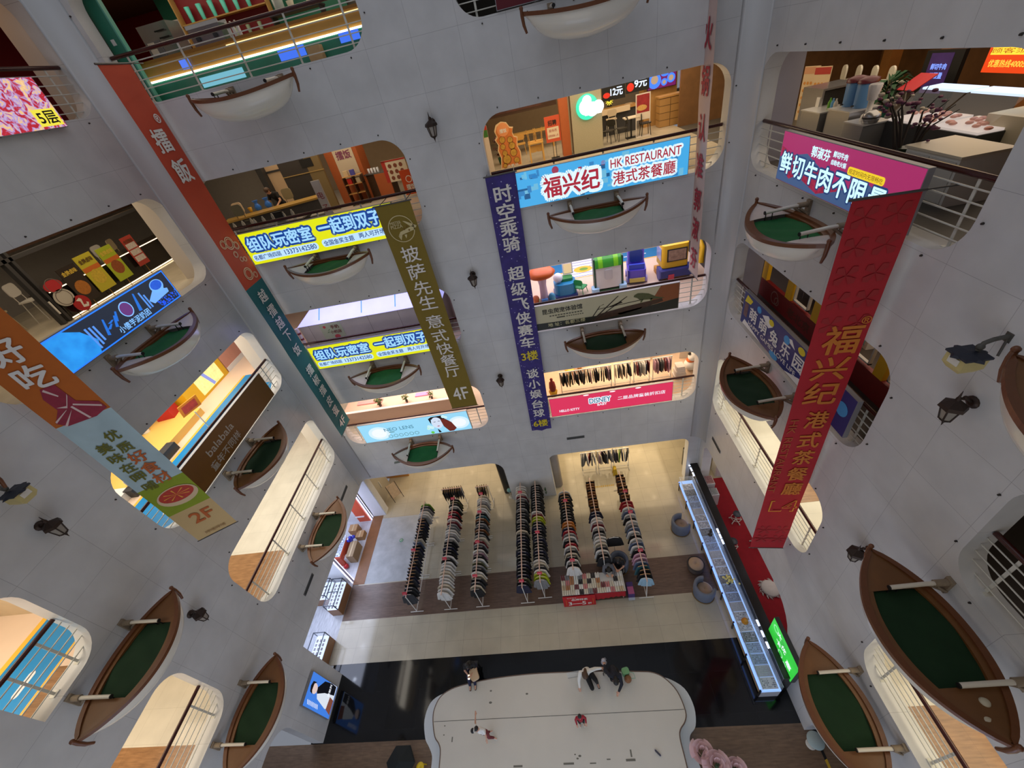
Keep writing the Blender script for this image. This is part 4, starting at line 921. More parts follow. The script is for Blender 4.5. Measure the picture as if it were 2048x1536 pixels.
RK = [  # x, first y, last y, label of the rack, runs of (count, colours, kind, wooden hangers)
 (-7.85, 7.62, 12.5, 'first long rack beside the grey concrete strip', [(3, ['charcoal', 'black'], 'shirt', 0), (12, ['black', 'charcoal', 'navy'], 'trousers', 1), (5, ['black', 'denim', 'cream', 'black'], 'trousers', 0), (5, ['black', 'navy'], 'trousers', 1), (4, ['grey', 'white', 'white'], 'shirt', 0), (2, ['charcoal', 'green'], 'shirt', 0)]),
 (-6.28, 7.60, 12.6, 'second long rack from the concrete strip', [(9, ['white', 'white', 'cream', 'white'], 'shirt', 0), (3, ['white', 'black', 'white'], 'shirt', 0), (5, ['black', 'black', 'navy'], 'shirt', 0), (5, ['white', 'grey', 'white'], 'shirt', 0), (3, ['grey', 'burgundy', 'white'], 'shirt', 0), (3, ['burgundy', 'black', 'red'], 'shirt', 0), (5, ['black', 'white', 'black', 'olive'], 'shirt', 0)]),
 (-4.82, 7.60, 12.6, 'third long rack from the concrete strip', [(5, ['black', 'cream', 'charcoal'], 'shirt', 0), (5, ['white', 'black', 'grey', 'olive'], 'shirt', 0), (4, ['black', 'mauve', 'white'], 'shirt', 0), (4, ['grey', 'burgundy', 'cream'], 'shirt', 0), (6, ['black', 'brown', 'charcoal', 'grey'], 'shirt', 0), (3, ['teal', 'black', 'white'], 'shirt', 0), (6, ['white', 'cream', 'grey', 'white'], 'shirt', 0)]),
 (-2.82, 7.60, 12.9, 'dark fourth rack, first of the close pair in the middle', [(4, ['navy', 'black', 'olive'], 'shirt', 0), (13, ['black', 'black', 'navy', 'charcoal'], 'shirt', 0), (1, ['cream'], 'shirt', 0), (12, ['black', 'charcoal', 'black', 'grey'], 'shirt', 0), (1, ['burgundy'], 'shirt', 0), (4, ['white', 'cream', 'white'], 'shirt', 0)]),
 (-2.06, 7.75, 12.9, 'fifth rack with yellow-green tops, second of the close pair', [(1, ['grey'], 'shirt', 0), (2, ['lime', 'lime'], 'shirt', 0), (5, ['white', 'charcoal', 'cream'], 'shirt', 0), (12, ['black', 'navy', 'charcoal', 'black'], 'shirt', 0), (2, ['lime', 'lime'], 'shirt', 0), (3, ['burgundy', 'white', 'black'], 'shirt', 0), (10, ['black', 'black', 'charcoal'], 'shirt', 0)]),
 (-.66, 8.15, 12.3, 'sixth rack, just behind the pillar and the shoe table', [(2, ['white', 'black'], 'shirt', 0), (5, ['white', 'black', 'cream', 'charcoal'], 'shirt', 0), (5, ['red', 'black', 'white', 'grey'], 'shirt', 0), (1, ['navy'], 'shirt', 0), (2, ['orange', 'orange'], 'shirt', 0), (4, ['black', 'black'], 'shirt', 0), (6, ['black', 'charcoal', 'black'], 'shirt', 1), (1, ['white'], 'shirt', 0)]),
 (.66, 8.45, 12.7, 'seventh rack with brown hangers, behind the shoe table', [(2, ['black', 'black'], 'shirt', 0), (4, ['white', 'charcoal', 'cream'], 'shirt', 0), (4, ['white', 'grey', 'black', 'white'], 'shirt', 0), (2, ['burgundy', 'white'], 'shirt', 0), (1, ['white'], 'shirt', 0), (2, ['navy', 'navy'], 'shirt', 0), (11, ['brown', 'black', 'brown'], 'trousers', 1)]),
 (2.16, 7.42, 12.9, 'eighth rack, nearest the jewellery counter', [(1, ['blue'], 'shirt', 0), (3, ['black', 'black', 'teal'], 'shirt', 1), (2, ['denim', 'pink'], 'shirt', 0), (1, ['pink'], 'shirt', 0), (3, ['black', 'white', 'denim'], 'shirt', 0), (9, ['white', 'black', 'white', 'denim', 'grey'], 'shirt', 0), (3, ['white', 'red', 'red'], 'shirt', 0), (9, ['black', 'brown', 'charcoal', 'brown'], 'trousers', 1)]),
]
PCM = mat('red_price_card', (196, 40, 60), .6)
def price_card(x, y, z, label):
    t = thing('price_card', label, 'price card', (x, y, z), 0, 'red price cards standing on the racks')
    MB().tube([(0, 0, -.16), (0, 0, 0)], .006, 5).build('stem', CHR, t)
    MB().box((0, 0, .06), (.2, .012, .13), (-.5, 0, 0)).build('card', PCM, t)
    lettering(t, [('特价', 0, .06, .14, .07)], WHT, -.022, .02).rotation_euler = (-.0, 0, 0)
for ri, (x, ya, yb, rl, runs) in enumerate(RK):
    n = max(1, round((yb - ya) / 1.7))
    for k in range(n):
        a = ya + (yb - ya) * k / n; b = ya + (yb - ya) * (k + 1) / n
        rack_unit('clothes_rack', ('near', 'middle', 'far')[k if n == 3 else (0 if k == 0 else 2)] + ' part of the ' + rl, x, a + .02, b - .02, group='clothes racks on the ground floor')
    tot = sum(r_[0] for r_ in runs); i = 0
    for cnt, cs, kind, wood in runs:
        for j in range(cnt):
            y = ya + .10 + (yb - ya - .2) * (i + .5) / tot; c = cs[j % len(cs)]
            g = f'{c} {"trousers" if kind == "trousers" else "top"} hung on the {rl}'
            garment(x + random.uniform(-.02, .02), y, 1.44, c, random.uniform(-.06, .06) + (.12 if ri == 0 else 0), kind, g, g, wood, tilt=random.uniform(-.05, .05), sc_=random.uniform(.96, 1.08))
            i += 1
    for q, f_ in enumerate({0: (.02, .42), 1: (.3, .72, .93), 2: (.12, .43, .74, .95), 3: (.04, .86), 4: (.06, .42), 5: (.08, .78), 6: (), 7: (.22, .55, .75)}[ri]):
        price_card(x + .02, ya + (yb - ya) * f_, 1.68, 'red price card, ' + ('nearest', 'second', 'third', 'farthest')[q] + ' on the ' + rl.split(',')[0])
# short cross racks at the far end of the second and third rows, and the row by the back wall
for (x0, x1, y, rl, cs) in ((-7.05, -5.95, 13.05, 'cross rack behind the second row', ['black', 'charcoal', 'navy']), (-5.2, -4.5, 12.95, 'short cross rack behind the third row', ['charcoal', 'cream', 'black'])):
    rack_unit('clothes_rack', rl, y, x0, x1, axis='x', group='clothes racks on the ground floor')
    k = int((x1 - x0) / .12)
    for i in range(k):
        c = cs[i % 3]; g = f'{c} trousers hung on the {rl}'
        garment(x0 + .08 + .12 * i, y, 1.44, c, PI / 2, 'trousers', g, g, True)
for q, (x0, x1, cs, rl) in enumerate(((.42, 1.22, ['grey', 'grey', 'white', 'burgundy', 'grey', 'white'], 'first rack by the back wall'), (1.3, 2.05, ['cream', 'mauve', 'black', 'black', 'grey', 'grey'], 'middle rack by the back wall'), (2.12, 2.95, ['navy', 'black', 'green', 'navy', 'white', 'black'], 'last rack by the back wall'))):
    rack_unit('clothes_rack', rl, 14.3, x0, x1, axis='x', group='clothes racks on the ground floor', m=CHR)
    for i, c in enumerate(cs):
        g = f'{c} top hung on the {rl}'
        garment(x0 + .08 + (x1 - x0 - .16) * i / 5, 14.3, 1.44, c, PI / 2 + random.uniform(-.5, .5), 'shirt', g, g)

# ================================================================ SHOE TABLE
ST_ = thing('shoe_table', 'low sale table with a red skirt and rows of shoes on top', 'table', (.04, 7.92, 0))
MB().box((0, 0, .72), (2.6, .82, .04)).build('table_top', mat('pale_table', (190, 188, 182), .5), ST_)
mb = MB(); R = []
for i in range(41):
    x = -1.28 + 2.56 * i / 40; R.append([(x, -.42 + .012 * math.sin(i * 1.9), .72), (x, -.43 + .02 * math.sin(i * 1.9), .25 + .06 * math.sin(i * .22))])
MB().grid(R).build('skirt', mat('red_skirt', (176, 20, 36), .75), ST_)
for sx in (-1.2, 1.2):
    for sy in (-.34, .34): MB().tube([(sx, sy, 0), (sx, sy, .7)], .022, 6).build('leg', STEEL, ST_)
t = thing('sale_banner', 'red sale banner reading three to five tenths, propped against the shoe table', 'sign', (-.60, 7.44, 0))
MB().box((0, 0, .36), (1.34, .02, .72)).build('panel', mat('red_banner', (190, 22, 34), .6), t)
lettering(t, [('3—5', -.1, .22, .72, .24), ('折', .42, .17, .16, .13)], WHT, -.014, .04); lettering(t, [('品牌特卖', .02, .50, .66, .14), ('全场清仓', -.3, .64, .4, .06)], WHT, -.014, .03, 'small_lettering')
patch(t, 'gold_line', [rect(-.55, -.53, .1, .5), rect(.56, .58, .1, .5)], mat('gold_print', (206, 120, 36), .6), -.014)
t.rotation_euler = (-.10, 0, 0); t.location = (-.60, 7.38, .005)
def shoe_mesh(c):
    mb = MB(); R = []
    for i in range(9):
        u = i / 8; w_ = .042 - .014 * abs(u - .35) + (.0 if u < .9 else -.012); h_ = .075 - .045 * u if u > .3 else .062
        R.append([(math.cos(a) * w_, -.12 + .24 * u, max(0, math.sin(a)) * h_ + .002) for a in [PI * k / 6 for k in range(7)]])
    mb.grid(R); mb.add(R[0], [tuple(range(7))]); mb.add(R[-1], [tuple(range(7))[::-1]])
    me = mb.mesh('shoe'); me.materials.append(c); return me
SHC = [('cream', (206, 200, 182)), ('maroon', (110, 50, 56)), ('tan', (170, 116, 76)), ('black', (34, 32, 34)), ('rose', (190, 120, 120)), ('grey', (128, 128, 130)), ('white', (216, 216, 210)), ('beige', (190, 170, 140))]
SHM = {n_: shoe_mesh(mat('shoe_' + n_, c_, .55, var=.2, vscale=30)) for n_, c_ in SHC}
seq = [['cream', 'cream', 'cream', 'white', 'black', 'cream', 'grey', 'maroon', 'cream', 'cream', 'white', 'rose', 'cream', 'beige'], ['beige', 'tan', 'cream', 'maroon', 'white', 'rose', 'cream', 'cream', 'beige', 'maroon', 'rose', 'cream', 'white', 'white'], ['cream', 'rose', 'tan', 'white', 'black', 'beige', 'black', 'cream', 'tan', 'grey', 'white', 'black', 'black', 'cream'], ['maroon', 'grey', 'tan', 'white', 'grey', 'rose', 'cream', 'black', 'white', 'rose', 'black', 'black', 'grey', 'white']]
for r_ in range(4):
    for k in range(14):
        c = seq[r_][k]
        if r_ >= 2 and k in (9, 10, 11): continue
        for s in (-1, 1):
            o = bpy.data.objects.new('shoe', SHM[c]); COL.objects.link(o)
            o.location = (-1.17 + .182 * k + .044 * s, 7.62 + .205 * r_, .741); o.rotation_euler = (0, 0, random.uniform(-.08, .08))
            lab = f'{c} shoe in the {("front", "second", "third", "rear")[r_]} row on the red-skirted sale table'
            tag(o, lab, 'shoe', lab)
# ================================================================ JEWELLERY COUNTER
J = thing('jewellery_counter', 'long glass jewellery counter glowing blue-white beside the red carpet', 'counter', (5.0, 4.0, 0))
MB().b2((.04, 0.04, .08), (.58, 8.5, .52)).build('base_cabinet', mat('counter_cream', (186, 168, 136), .4, var=.1), J)
MB().b2((.08, .06, 0), (.54, 8.48, .08)).build('plinth', mat('plinth_dark', (40, 38, 36), .5), J)
MB().b2((.0, 0.0, .52), (.62, 8.52, .60)).build('lit_tray', E_('tray_blue_light', (150, 190, 255), 1.15), J)
for a, b in ((.0, .02), (.60, .62)): MB().b2((a, 0, .6), (b, 8.52, .95)).build('side_glass', glass('counter_glass', (220, 236, 255), .12), J)
MB().b2((0, 0, .95), (.62, 8.52, .962)).build('top_glass', glass('counter_glass', (220, 236, 255), .12), J)
MB().b2((0.0, 0, .0), (.62, .02, .6)).build('end_panel', mat('counter_white', (214, 214, 220), .3), J)
mb = MB()
for x in (.0, .62):
    mb.tube([(x, 0, .955), (x, 8.52, .955)], .012, 6)
mb.build('frame', mat('counter_chrome', (170, 180, 200), .2, .8), J)
for k in range(9): MB().box((-.005, .03 + 1.05 * k, .3), (.03, .06, .6)).build('post', mat('plinth_dark', (40, 38, 36), .5), J)
LEDB = E_('strip_blue', (90, 130, 255), 3.0)
MB().b2((-.012, 0, .52), (-.002, 8.52, .55)).build('led_strip', LEDB, J)
K = thing('back_counter', 'black ledge running behind the glowing jewellery counter', 'counter', (5.64, 4.15, 0))
MB().b2((.0, 0, 0), (.32, 9.9, 1.28)).build('body', mat('black_laminate', (16, 15, 14), .35), K)
MB().b2((-.012, 0, 1.22), (0.0, 9.8, 1.25)).build('edge_strip', mat('counter_chrome', (170, 180, 200), .2, .8), K)
for a in (.9, 1.25, 1.6, 4.7, 4.95, 5.2, 8.2, 8.5, 8.8): MB().b2((-.05, a, 1.14), (-.015, a + .2, 1.17)).build('lamp_tube', E_('tube_white', (220, 230, 255), 6.0), K)
# jewellery trays inside the counter
JT = [('white', (226, 230, 240)), ('black', (20, 22, 34)), ('pale blue', (150, 180, 230)), ('silver', (180, 186, 200))]
for k in range(24):
    nm, c = JT[(k * 7 + k // 3) % 4]
    y = 4.22 + .345 * k
    t = thing('jewellery_tray', f'{nm} jewellery tray under the glass, number {k + 1} from the black-floor end', 'tray', (5.31, y, .602), 0, 'jewellery trays in the glass counter')
    MB().box((0, 0, .012), (.5, .33, .024)).build('tray', mat('tray_' + nm.replace(' ', '_'), c, .6), t)
    mb = MB(); r = random.Random(k)
    for i in range(9):
        for j in range(5):
            if r.random() < .75: mb.box((-.21 + .052 * i, -.11 + .055 * j, .032), (r.uniform(.014, .036), r.uniform(.014, .036), .016), (0, 0, r.random()))
    g_ = mb.build('jewellery', mat('jewel_' + ('dark' if nm in ('white', 'pale blue') else 'bright'), (50, 60, 110) if nm in ('white', 'pale blue') else (210, 214, 230), .25, .5), t)
    stuff(g_)
tag(MB().lathe([(.1, 0), (.12, .05), (.06, .12), (.08, .2), (.02, .24)], (0, 0, 0), 10).build('display_bust', mat('amber_bust', (196, 130, 30), .4), None, (5.25, 5.98, .963)), 'amber ornament on the glass of the jewellery counter', 'ornament')
t = thing('flower_vase', 'flower arrangement standing on the glass of the jewellery counter', 'flowers', (5.25, 7.35, .963))
MB().lathe([(.05, 0), (.07, .08), (.04, .16), (.05, .18)], (0, 0, 0), 10).build('vase', mat('dark_vase', (40, 40, 30), .3), t)
mb = MB()
for _ in range(26): mb.ball((random.gauss(0, .1), random.gauss(0, .1), .24 + random.random() * .14), random.uniform(.025, .05), 6, 4)
mb.build('blossom', mat('yellow_white_blossom', (226, 214, 140), .7, var=.4, vscale=10), t)
t = thing('display_figure', 'small dark figure standing on the jewellery counter glass', 'figurine', (5.3, 9.4, .963))
MB().lathe([(.08, 0), (.09, .03), (.03, .06), (.05, .2), (.07, .3), (.03, .38), (.045, .43), (.01, .48)], (0, 0, 0), 10).build('body', mat('dark_bronze', (60, 50, 34), .4, .3), t)

# ================================================================ SEATS, STOOLS AND FLOOR THINGS
SF_ = mat('slate_blue_fabric', (104, 111, 126), .8, var=.1); CUS = mat('tan_cushion', (168, 144, 120), .8, var=.1)
def tub_chair(label, loc, rz, grp='round tub seats along the jewellery counter'):
    t = thing('tub_chair', label, 'armchair', loc, rz, grp)
    n = 22; ang = [PI * 1.5 + (i / (n - 1) - .5) * 2 * 2.25 + PI for i in range(n)]
    R = []
    for a in ang:
        c, s = math.cos(a), math.sin(a)
        R.append([(c * .40, s * .40, .08), (c * .42, s * .42, .45), (c * .41, s * .41, .70), (c * .36, s * .36, .74), (c * .30, s * .30, .70), (c * .28, s * .28, .40)])
    mb = MB().grid(R, True)
    mb.add(R[0], [tuple(range(6))]); mb.add(R[-1], [tuple(range(6))[::-1]]); mb.build('backrest', SF_, t)
    MB().lathe([(.33, .08), (.33, .36), (.30, .36)], (0, 0, 0), 24).build('seat_base', mat('pale_base', (180, 172, 160), .6), t)
    MB().lathe([(.27, .36), (.285, .40), (.25, .45), (.03, .455), (.02, .44), (.005, .44)], (0, 0, 0), 24).build('cushion', CUS, t)
    MB().tube([(.41 * math.cos(a), .41 * math.sin(a), .03) for a in [2 * PI * i / 24 for i in range(25)]], .014, 6).build('base_ring', mat('brass_ring', (150, 120, 70), .4, .6), t)
    return t
tub_chair('slate tub chair beside the beige floor, farthest along the counter', (4.42, 10.35, 0), PI / 2 + .3)
tub_chair('slate tub chair on the beige floor at the middle of the counter', (4.42, 7.45, 0), PI / 2 + .5)
t = thing('round_pouf', 'low round pouf with tan top and dark rim on the brown floor', 'stool', (4.46, 8.5, 0))
MB().lathe([(.3, .04), (.33, .1), (.33, .36), (.3, .4)], (0, 0, 0), 24).build('body', mat('pouf_brown', (96, 84, 78), .7), t)
MB().lathe([(.29, .40), (.27, .44), (.02, .445), (.015, .43), (.005, .43)], (0, 0, 0), 24).build('cushion', CUS, t)
MB().tube([(.34 * math.cos(a), .34 * math.sin(a), .38) for a in [2 * PI * i / 24 for i in range(25)]], .018, 6).build('rim', mat('dark_rim', (50, 48, 50), .5), t)
def wheel_stool(label, x, y, rz=0):
    t = thing('swivel_stool', label, 'stool', (x, y, 0), rz, 'swivel stools on the red carpet')
    MB().lathe([(.15, .5), (.17, .53), (.16, .57), (.02, .575)], (0, 0, 0), 20).build('seat', mat('grey_seat', (64, 70, 78), .5), t)
    MB().tube([(0, 0, .1), (0, 0, .5)], .025, 8).build('column', CHR, t)
    mb = MB()
    for k in range(5):
        a = 2 * PI * k / 5; mb.tube([(0, 0, .12), (.26 * math.cos(a), .26 * math.sin(a), .07)], .02, 6).ball((.26 * math.cos(a), .26 * math.sin(a), .03), .03, 8, 5)
    mb.build('star_base', CHR, t)
    MB().tube([(.2 * math.cos(a), .2 * math.sin(a), .22) for a in [2 * PI * i / 20 for i in range(21)]], .012, 6).build('foot_ring', CHR, t)
wheel_stool('grey swivel stool with chrome star base in the middle of the red carpet', 6.92, 10.5)
wheel_stool('grey swivel stool half under the wall edge on the red carpet', 7.3, 9.3)
wheel_stool('grey swivel stool against the black ledge on the red carpet', 6.25, 9.25)
t = thing('shag_rug', 'fluffy white shag pile at the edge of the red carpet', 'rug', (6.98, 7.42, .006))
mb = MB().lathe([(.3, 0), (.34, .05), (.3, .1), (.1, .13)], (0, 0, 0), 18)
for _ in range(60):
    a = random.random() * 2 * PI; r = .28 + random.random() * .1; mb.tube([(r * math.cos(a), r * math.sin(a), .05), ((r + .08) * math.cos(a + .2), (r + .08) * math.sin(a + .2), .02)], [.02, .004], 4)
mb.build('pile', mat('shag_white', (220, 218, 214), .95), t)
def plant(label, x, y, z, h, s, leafc=(52, 84, 44), potc=(222, 220, 214)):
    t = thing('potted_plant', label, 'plant', (x, y, z), 0, 'potted plants')
    MB().lathe([(.11 * s, 0), (.16 * s, .28 * s), (.15 * s, .3 * s), (.02, .29 * s)], (0, 0, 0), 14).build('pot', mat('pot_%d' % potc[0], potc, .5), t)
    mb = MB(); r = random.Random(int(x * 100))
    for _ in range(46):
        a = r.random() * 2 * PI; l = r.uniform(.3, 1) * s * .55; zz = .3 * s + r.random() * h
        p = Vector((0, 0, zz)); q = p + Vector((math.cos(a) * l * .6, math.sin(a) * l * .6, l * .35)); e = p + Vector((math.cos(a) * l, math.sin(a) * l, l * .1))
        d = Vector((-math.sin(a), math.cos(a), 0)) * .07 * s
        mb.add([p, q - d, e, q + d], [(0, 1, 2, 3)])
    mb.build('foliage', mat('leaf_%d' % leafc[1], leafc, .6, var=.4, vscale=8), t)
    MB().tube([(0, 0, .25 * s), (0.02, 0, .3 * s + h)], .015 * s, 6).build('stem', mat('plant_stem', (84, 70, 44), .7), t)
plant('leafy plant in white pot by the black ledge end, back corner', 6.55, 14.1, 0, .9, 1.0)
plant('leafy plant in white pot beyond the carpet, next to the glass cabinet', 7.5, 13.9, 0, .9, .9)
plant('dark green plant tucked behind the fifth rack by the pillar', -1.7, 13.2, 0, .5, .8)
t = thing('glass_cabinet', 'white cabinet with a pale blue glass top at the end of the red carpet', 'cabinet', (7.4, 13.25, 0))
MB().box((0, 0, .4), (.9, .5, .8)).build('body', mat('cabinet_white', (212, 214, 220), .4), t); MB().box((0, 0, .86), (.86, .46, .1)).build('glass_top', mat('ice_glass', (150, 200, 224), .1), t)
for x in (-.4, .4): MB().box((x, -.24, .4), (.03, .03, .8)).build('corner_post', STEEL, t)
t = thing('nail_polish_stand', 'white stand with a tray of red bottles beside the black ledge', 'display stand', (6.28, 12.2, 0))
MB().box((0, 0, .45), (.4, .5, .9)).build('body', mat('cabinet_white', (212, 214, 220), .4), t)
MB().box((0, 0, .91), (.36, .46, .03)).build('tray', mat('tray_rim', (226, 220, 214), .4), t)
mb = MB()
for i in range(6):
    for j in range(7): mb.lathe([(.018, .925), (.018, .96), (.006, .975)], (-.14 + .055 * i, -.19 + .062 * j, 0), 6)
stuff(mb.build('bottles', mat('red_bottles', (170, 40, 46), .3, var=.5, vscale=20), t))
t = thing('nail_polish_stand', 'white stand with a tray of pale bottles beside the black ledge', 'display stand', (6.30, 11.6, 0))
MB().box((0, 0, .4), (.36, .4, .8)).build('body', mat('cabinet_white', (212, 214, 220), .4), t)
mb = MB()
for i in range(5):
    for j in range(5): mb.lathe([(.02, .8), (.02, .86), (.006, .88)], (-.12 + .06 * i, -.14 + .07 * j, 0), 6)
stuff(mb.build('bottles', mat('pale_bottles', (190, 196, 190), .3, var=.4, vscale=20), t))
# columns behind the archway edges
t = struct(MB().rbox((-1.03, 13.72, 1.6), (.62, .5, 3.2), .18, 5).build('column_1', mat('grey_wood_cladding', (150, 144, 138), .5, var=.12, vscale=3)))
t = struct(MB().rbox((-3.75, 13.66, 1.6), (.42, .42, 3.2), .15, 5).build('column_2', mat('glossy_dark_cladding', (40, 38, 38), .15)))
t = thing('poster_column_light', 'round white and teal lit emblem low beside the dark column', 'sign', (-3.58, 13.2, .0)); 
MB().lathe([(.14, 0), (.12, .03), (.02, .03)], (0, 0, 0), 14).build('base', STEEL, t); MB().tube([(0, 0, .03), (0, 0, .5)], .02, 6).build('stem', STEEL, t); MB().ball((0, 0, .6), .12, 12, 8).build('globe', mat('teal_globe', (120, 170, 170), .3), t)
# things near the lower edge
t = thing('flower_sculpture', 'big pink and white rose sculpture with a green bud on the tan floor', 'sculpture', (3.2, 2.35, 0), -.9)
def rose(mb, c, r, seed):
    rr = random.Random(seed)
    for k in range(13):
        a = k * 2.4; q = r * (.25 + .75 * k / 12); R = []
        for i in range(5):
            u = i / 4; row = []
            for j in range(6):
                v = j / 5 - .5; ang = a + v * 1.5; rad = q * (.55 + .5 * u) * (1 - .25 * (2 * v) ** 2 * 0 + 0)
                row.append((c[0] + math.cos(ang) * rad, c[1] + math.sin(ang) * rad, c[2] + r * (.9 - .75 * k / 12) * u + .02 * k * 0 - r * .1 * (2 * v) ** 2))
            R.append(row)
        mb.grid(R)
m1 = mat('rose_pink', (224, 190, 190), .7, var=.1); 
mb = MB(); rose(mb, (.3, .1, .45), .34, 1); mb.build('rose', m1, t)
mb = MB(); rose(mb, (-.1, -.25, .5), .42, 2); mb.build('rose', m1, t)
mb = MB(); rose(mb, (-.55, -.3, .45), .36, 3); mb.build('rose', m1, t)
MB().ball((.86, .3, .8), .17, 12, 9, (.8, .8, 1.5)).build('bud', mat('bud_white', (226, 214, 220), .6), t)
MB().tube([(.3, .1, .2), (.6, .25, .35), (.85, .3, .6)], [.06, .05, .03], 8).tube([(.0, 0, 0), (.1, 0, .3), (.3, .1, .45)], .05, 8).tube([(-.5, -.3, 0), (-.5, -.3, .4)], .05, 8).tube([(-.1, -.2, 0), (-.1, -.2, .45)], .05, 8).build('stem', mat('bud_green', (70, 92, 60), .6), t)
mb = MB()
for k in range(4): mb.add([(.8, .28, .62), (.86 + .14 * math.cos(k * 1.57), .3 + .14 * math.sin(k * 1.57), .78), (.86 + .1 * math.cos(k * 1.57 + .3), .3 + .1 * math.sin(k * 1.57 + .3), .95)], [(0, 1, 2)])
mb.build('leaf', mat('bud_green', (70, 92, 60), .6), t)
t = thing('notice_stand', 'small pink notice board on a post by the floor tape, under the rowboat', 'sign', (6.3, 2.95, 0), 1.0)
MB().tube([(0, 0, 0), (0, 0, .95)], .02, 8).build('post', BLK, t); MB().lathe([(.16, 0), (.14, .03), (.03, .04)], (0, 0, 0), 16).build('base', BLK, t)
MB().box((0, 0, 1.0), (.36, .02, .46), (-.9, 0, 0)).build('board', mat('pink_board', (196, 46, 96), .5), t)
o = lettering(t, [('温馨提示', 0, .1, .28, .08), ('请勿攀爬', 0, -.06, .28, .08)], WHT, -.016, .02); o.location = (0, 0, 1.0); o.rotation_euler = (-.9, 0, 0)
t = thing('round_table', 'round frosted glass table top at the lower edge by the pier', 'table', (6.05, 2.75, 0)); t.location = (6.0, 2.75, 0)
MB().lathe([(.22, .55), (.235, .565), (.22, .58), (.01, .58)], (0, 0, 0), 24).build('top', mat('frosted_top', (160, 178, 176), .25), t); MB().tube([(0, 0, 0), (0, 0, .55)], .025, 8).lathe([(.14, 0), (.12, .02), (.02, .03)], (0, 0, 0), 14).build('pedestal', STEEL, t)
mb = MB(); mb2 = MB()
for k in range(9):
    q = 2.6 - .22 * k; (mb if k % 2 else mb2).add([(6.2, q, .006), (6.28, q + .03, .006), (6.28, q + .03 - .22, .006), (6.2, q - .22, .006)], [(0, 1, 2, 3)])
t = thing('floor_tape', 'yellow and black warning tape stuck to the tan floor', 'tape', (0, 0, 0)); mb.build('yellow_stripe', mat('tape_yellow', (196, 160, 40), .6), t); mb2.build('black_stripe', BLK, t)
t = thing('folded_umbrella', 'dark six-sided covered parasol base on the tan floor', 'parasol', (-7.35, 2.62, 0))
MB().lathe([(.52, .38), (.5, .46), (.05, .62)], (0, 0, 0), 6, False).build('canopy', mat('charcoal_canvas', (22, 28, 28), .85), t); MB().tube([(0, 0, 0), (0, 0, .5)], .04, 8).lathe([(.3, 0), (.28, .06), (.05, .08)], (0, 0, 0), 16).build('stand', BLK, t)
t = thing('plastic_stool', 'yellow plastic stool beside the curved stage end', 'stool', (-6.66, 2.5, 0))
MB().lathe([(.13, .30), (.14, .32), (.13, .34), (.03, .34), (.025, .33), (.005, .33)], (0, 0, 0), 18).build('seat', mat('yellow_plastic', (210, 180, 20), .4), t)
for k in range(4):
    a = PI / 4 + k * PI / 2; MB().tube([(.11 * math.cos(a), .11 * math.sin(a), .31), (.15 * math.cos(a), .15 * math.sin(a), 0)], .02, 6).build('leg', mat('yellow_plastic', (210, 180, 20), .4), t)
t = thing('toy_scooter', 'small dark toy lying near the right edge of the stage', 'toy', (1.28, 2.62, .4), -.8)
MB().rbox((0, 0, .03), (.2, .05, .03), .02, 3).build('deck', mat('toy_grey', (60, 62, 76), .5), t)
for x in (-.09, .09): MB().lathe([(.022, -.012), (.022, .012)], (0, 0, 0), 10).build('wheel', mat('toy_lilac', (120, 110, 150), .5), t, (x, 0, .022), (PI / 2, 0, 0))
# ================================================================ SHOPS AT GROUND LEVEL, LEFT WALL
PW = mat('partition_white', (214, 216, 222), .4); LEDW = E_('led_white', (226, 224, 255), 4.0); SHR = mat('shop_red', (206, 84, 54), .5)
def led_pillar(label, y):
    t = thing('led_partition', label, 'partition', (-11.5, y, 0), 0, 'shop partitions with lit edges')
    MB().b2((-5.5, -.06, 0), (-.02, .06, 2.9)).build('panel', PW, t)
    for s in (-.075, .075): MB().b2((-.03, s - .012, 0), (.02, s + .012, 2.9)).build('led_strip', LEDW, t)
    MB().b2((-.02, -.06, 0), (.01, .06, 2.9)).build('edge_panel', mat('edge_lilac', (176, 176, 200), .4), t)
led_pillar('white partition with lit edge between the two small shops', 9.36)
led_pillar('white partition with lit edge beside the tall pale door', 12.86)
t = thing('wall_shelf', 'red-backed shelf along the shop partition', 'shelf', (-12.0, 12.55, 0))
MB().b2((-.2, .16, 0), (.45, .22, 2.6)).build('back_panel', SHR, t)
for z in (.5,): MB().b2((-.2, .08, z), (.3, .16, z + .03)).build('shelf_board', PW, t)
def carton(label, x, y, z, d, c=(168, 132, 92), rz=0.0, nm='cardboard_box'):
    t = thing(nm, label, 'box', (x, y, z), rz, 'boxes on the shop floor')
    MB().box((0, 0, d[2] / 2), d).build('body', mat('carton_%d' % c[0], c, .8, var=.08), t)
    MB().box((0, 0, d[2] + .001), (.06, d[1], .003)).build('tape', mat('carton_tape', (196, 176, 140), .4), t)
carton('brown cardboard box on the tiles by the red shelf, upper of two', -12.15, 12.05, 0, (.45, .4, .5))
carton('brown cardboard box nearer the bronze mat, lower of two', -11.75, 11.75, 0, (.42, .4, .32))
carton('large cardboard carton beside the accessory table by the bronze mat', -11.75, 10.75, 0, (.38, .85, .62), (150, 128, 100))
t = thing('accessory_table', 'tilted display table covered with rows of small trinkets', 'table', (-12.75, 10.75, 0))
MB().box((0, 0, .4), (1.3, 1.1, .8)).build('body', SHR, t)
MB().box((0, .02, .83), (1.25, 1.05, .04)).build('top', mat('table_pale', (206, 214, 226), .4), t)
mb = MB()
for i in range(16):
    for j in range(12):
        if random.random() < .8: mb.box((-.57 + .076 * i, -.45 + .085 * j, .865), (random.uniform(.02, .05), random.uniform(.02, .05), .03))
stuff(mb.build('trinkets', mat('trinket_mix', (110, 120, 150), .4, var=.6, vscale=25), t))
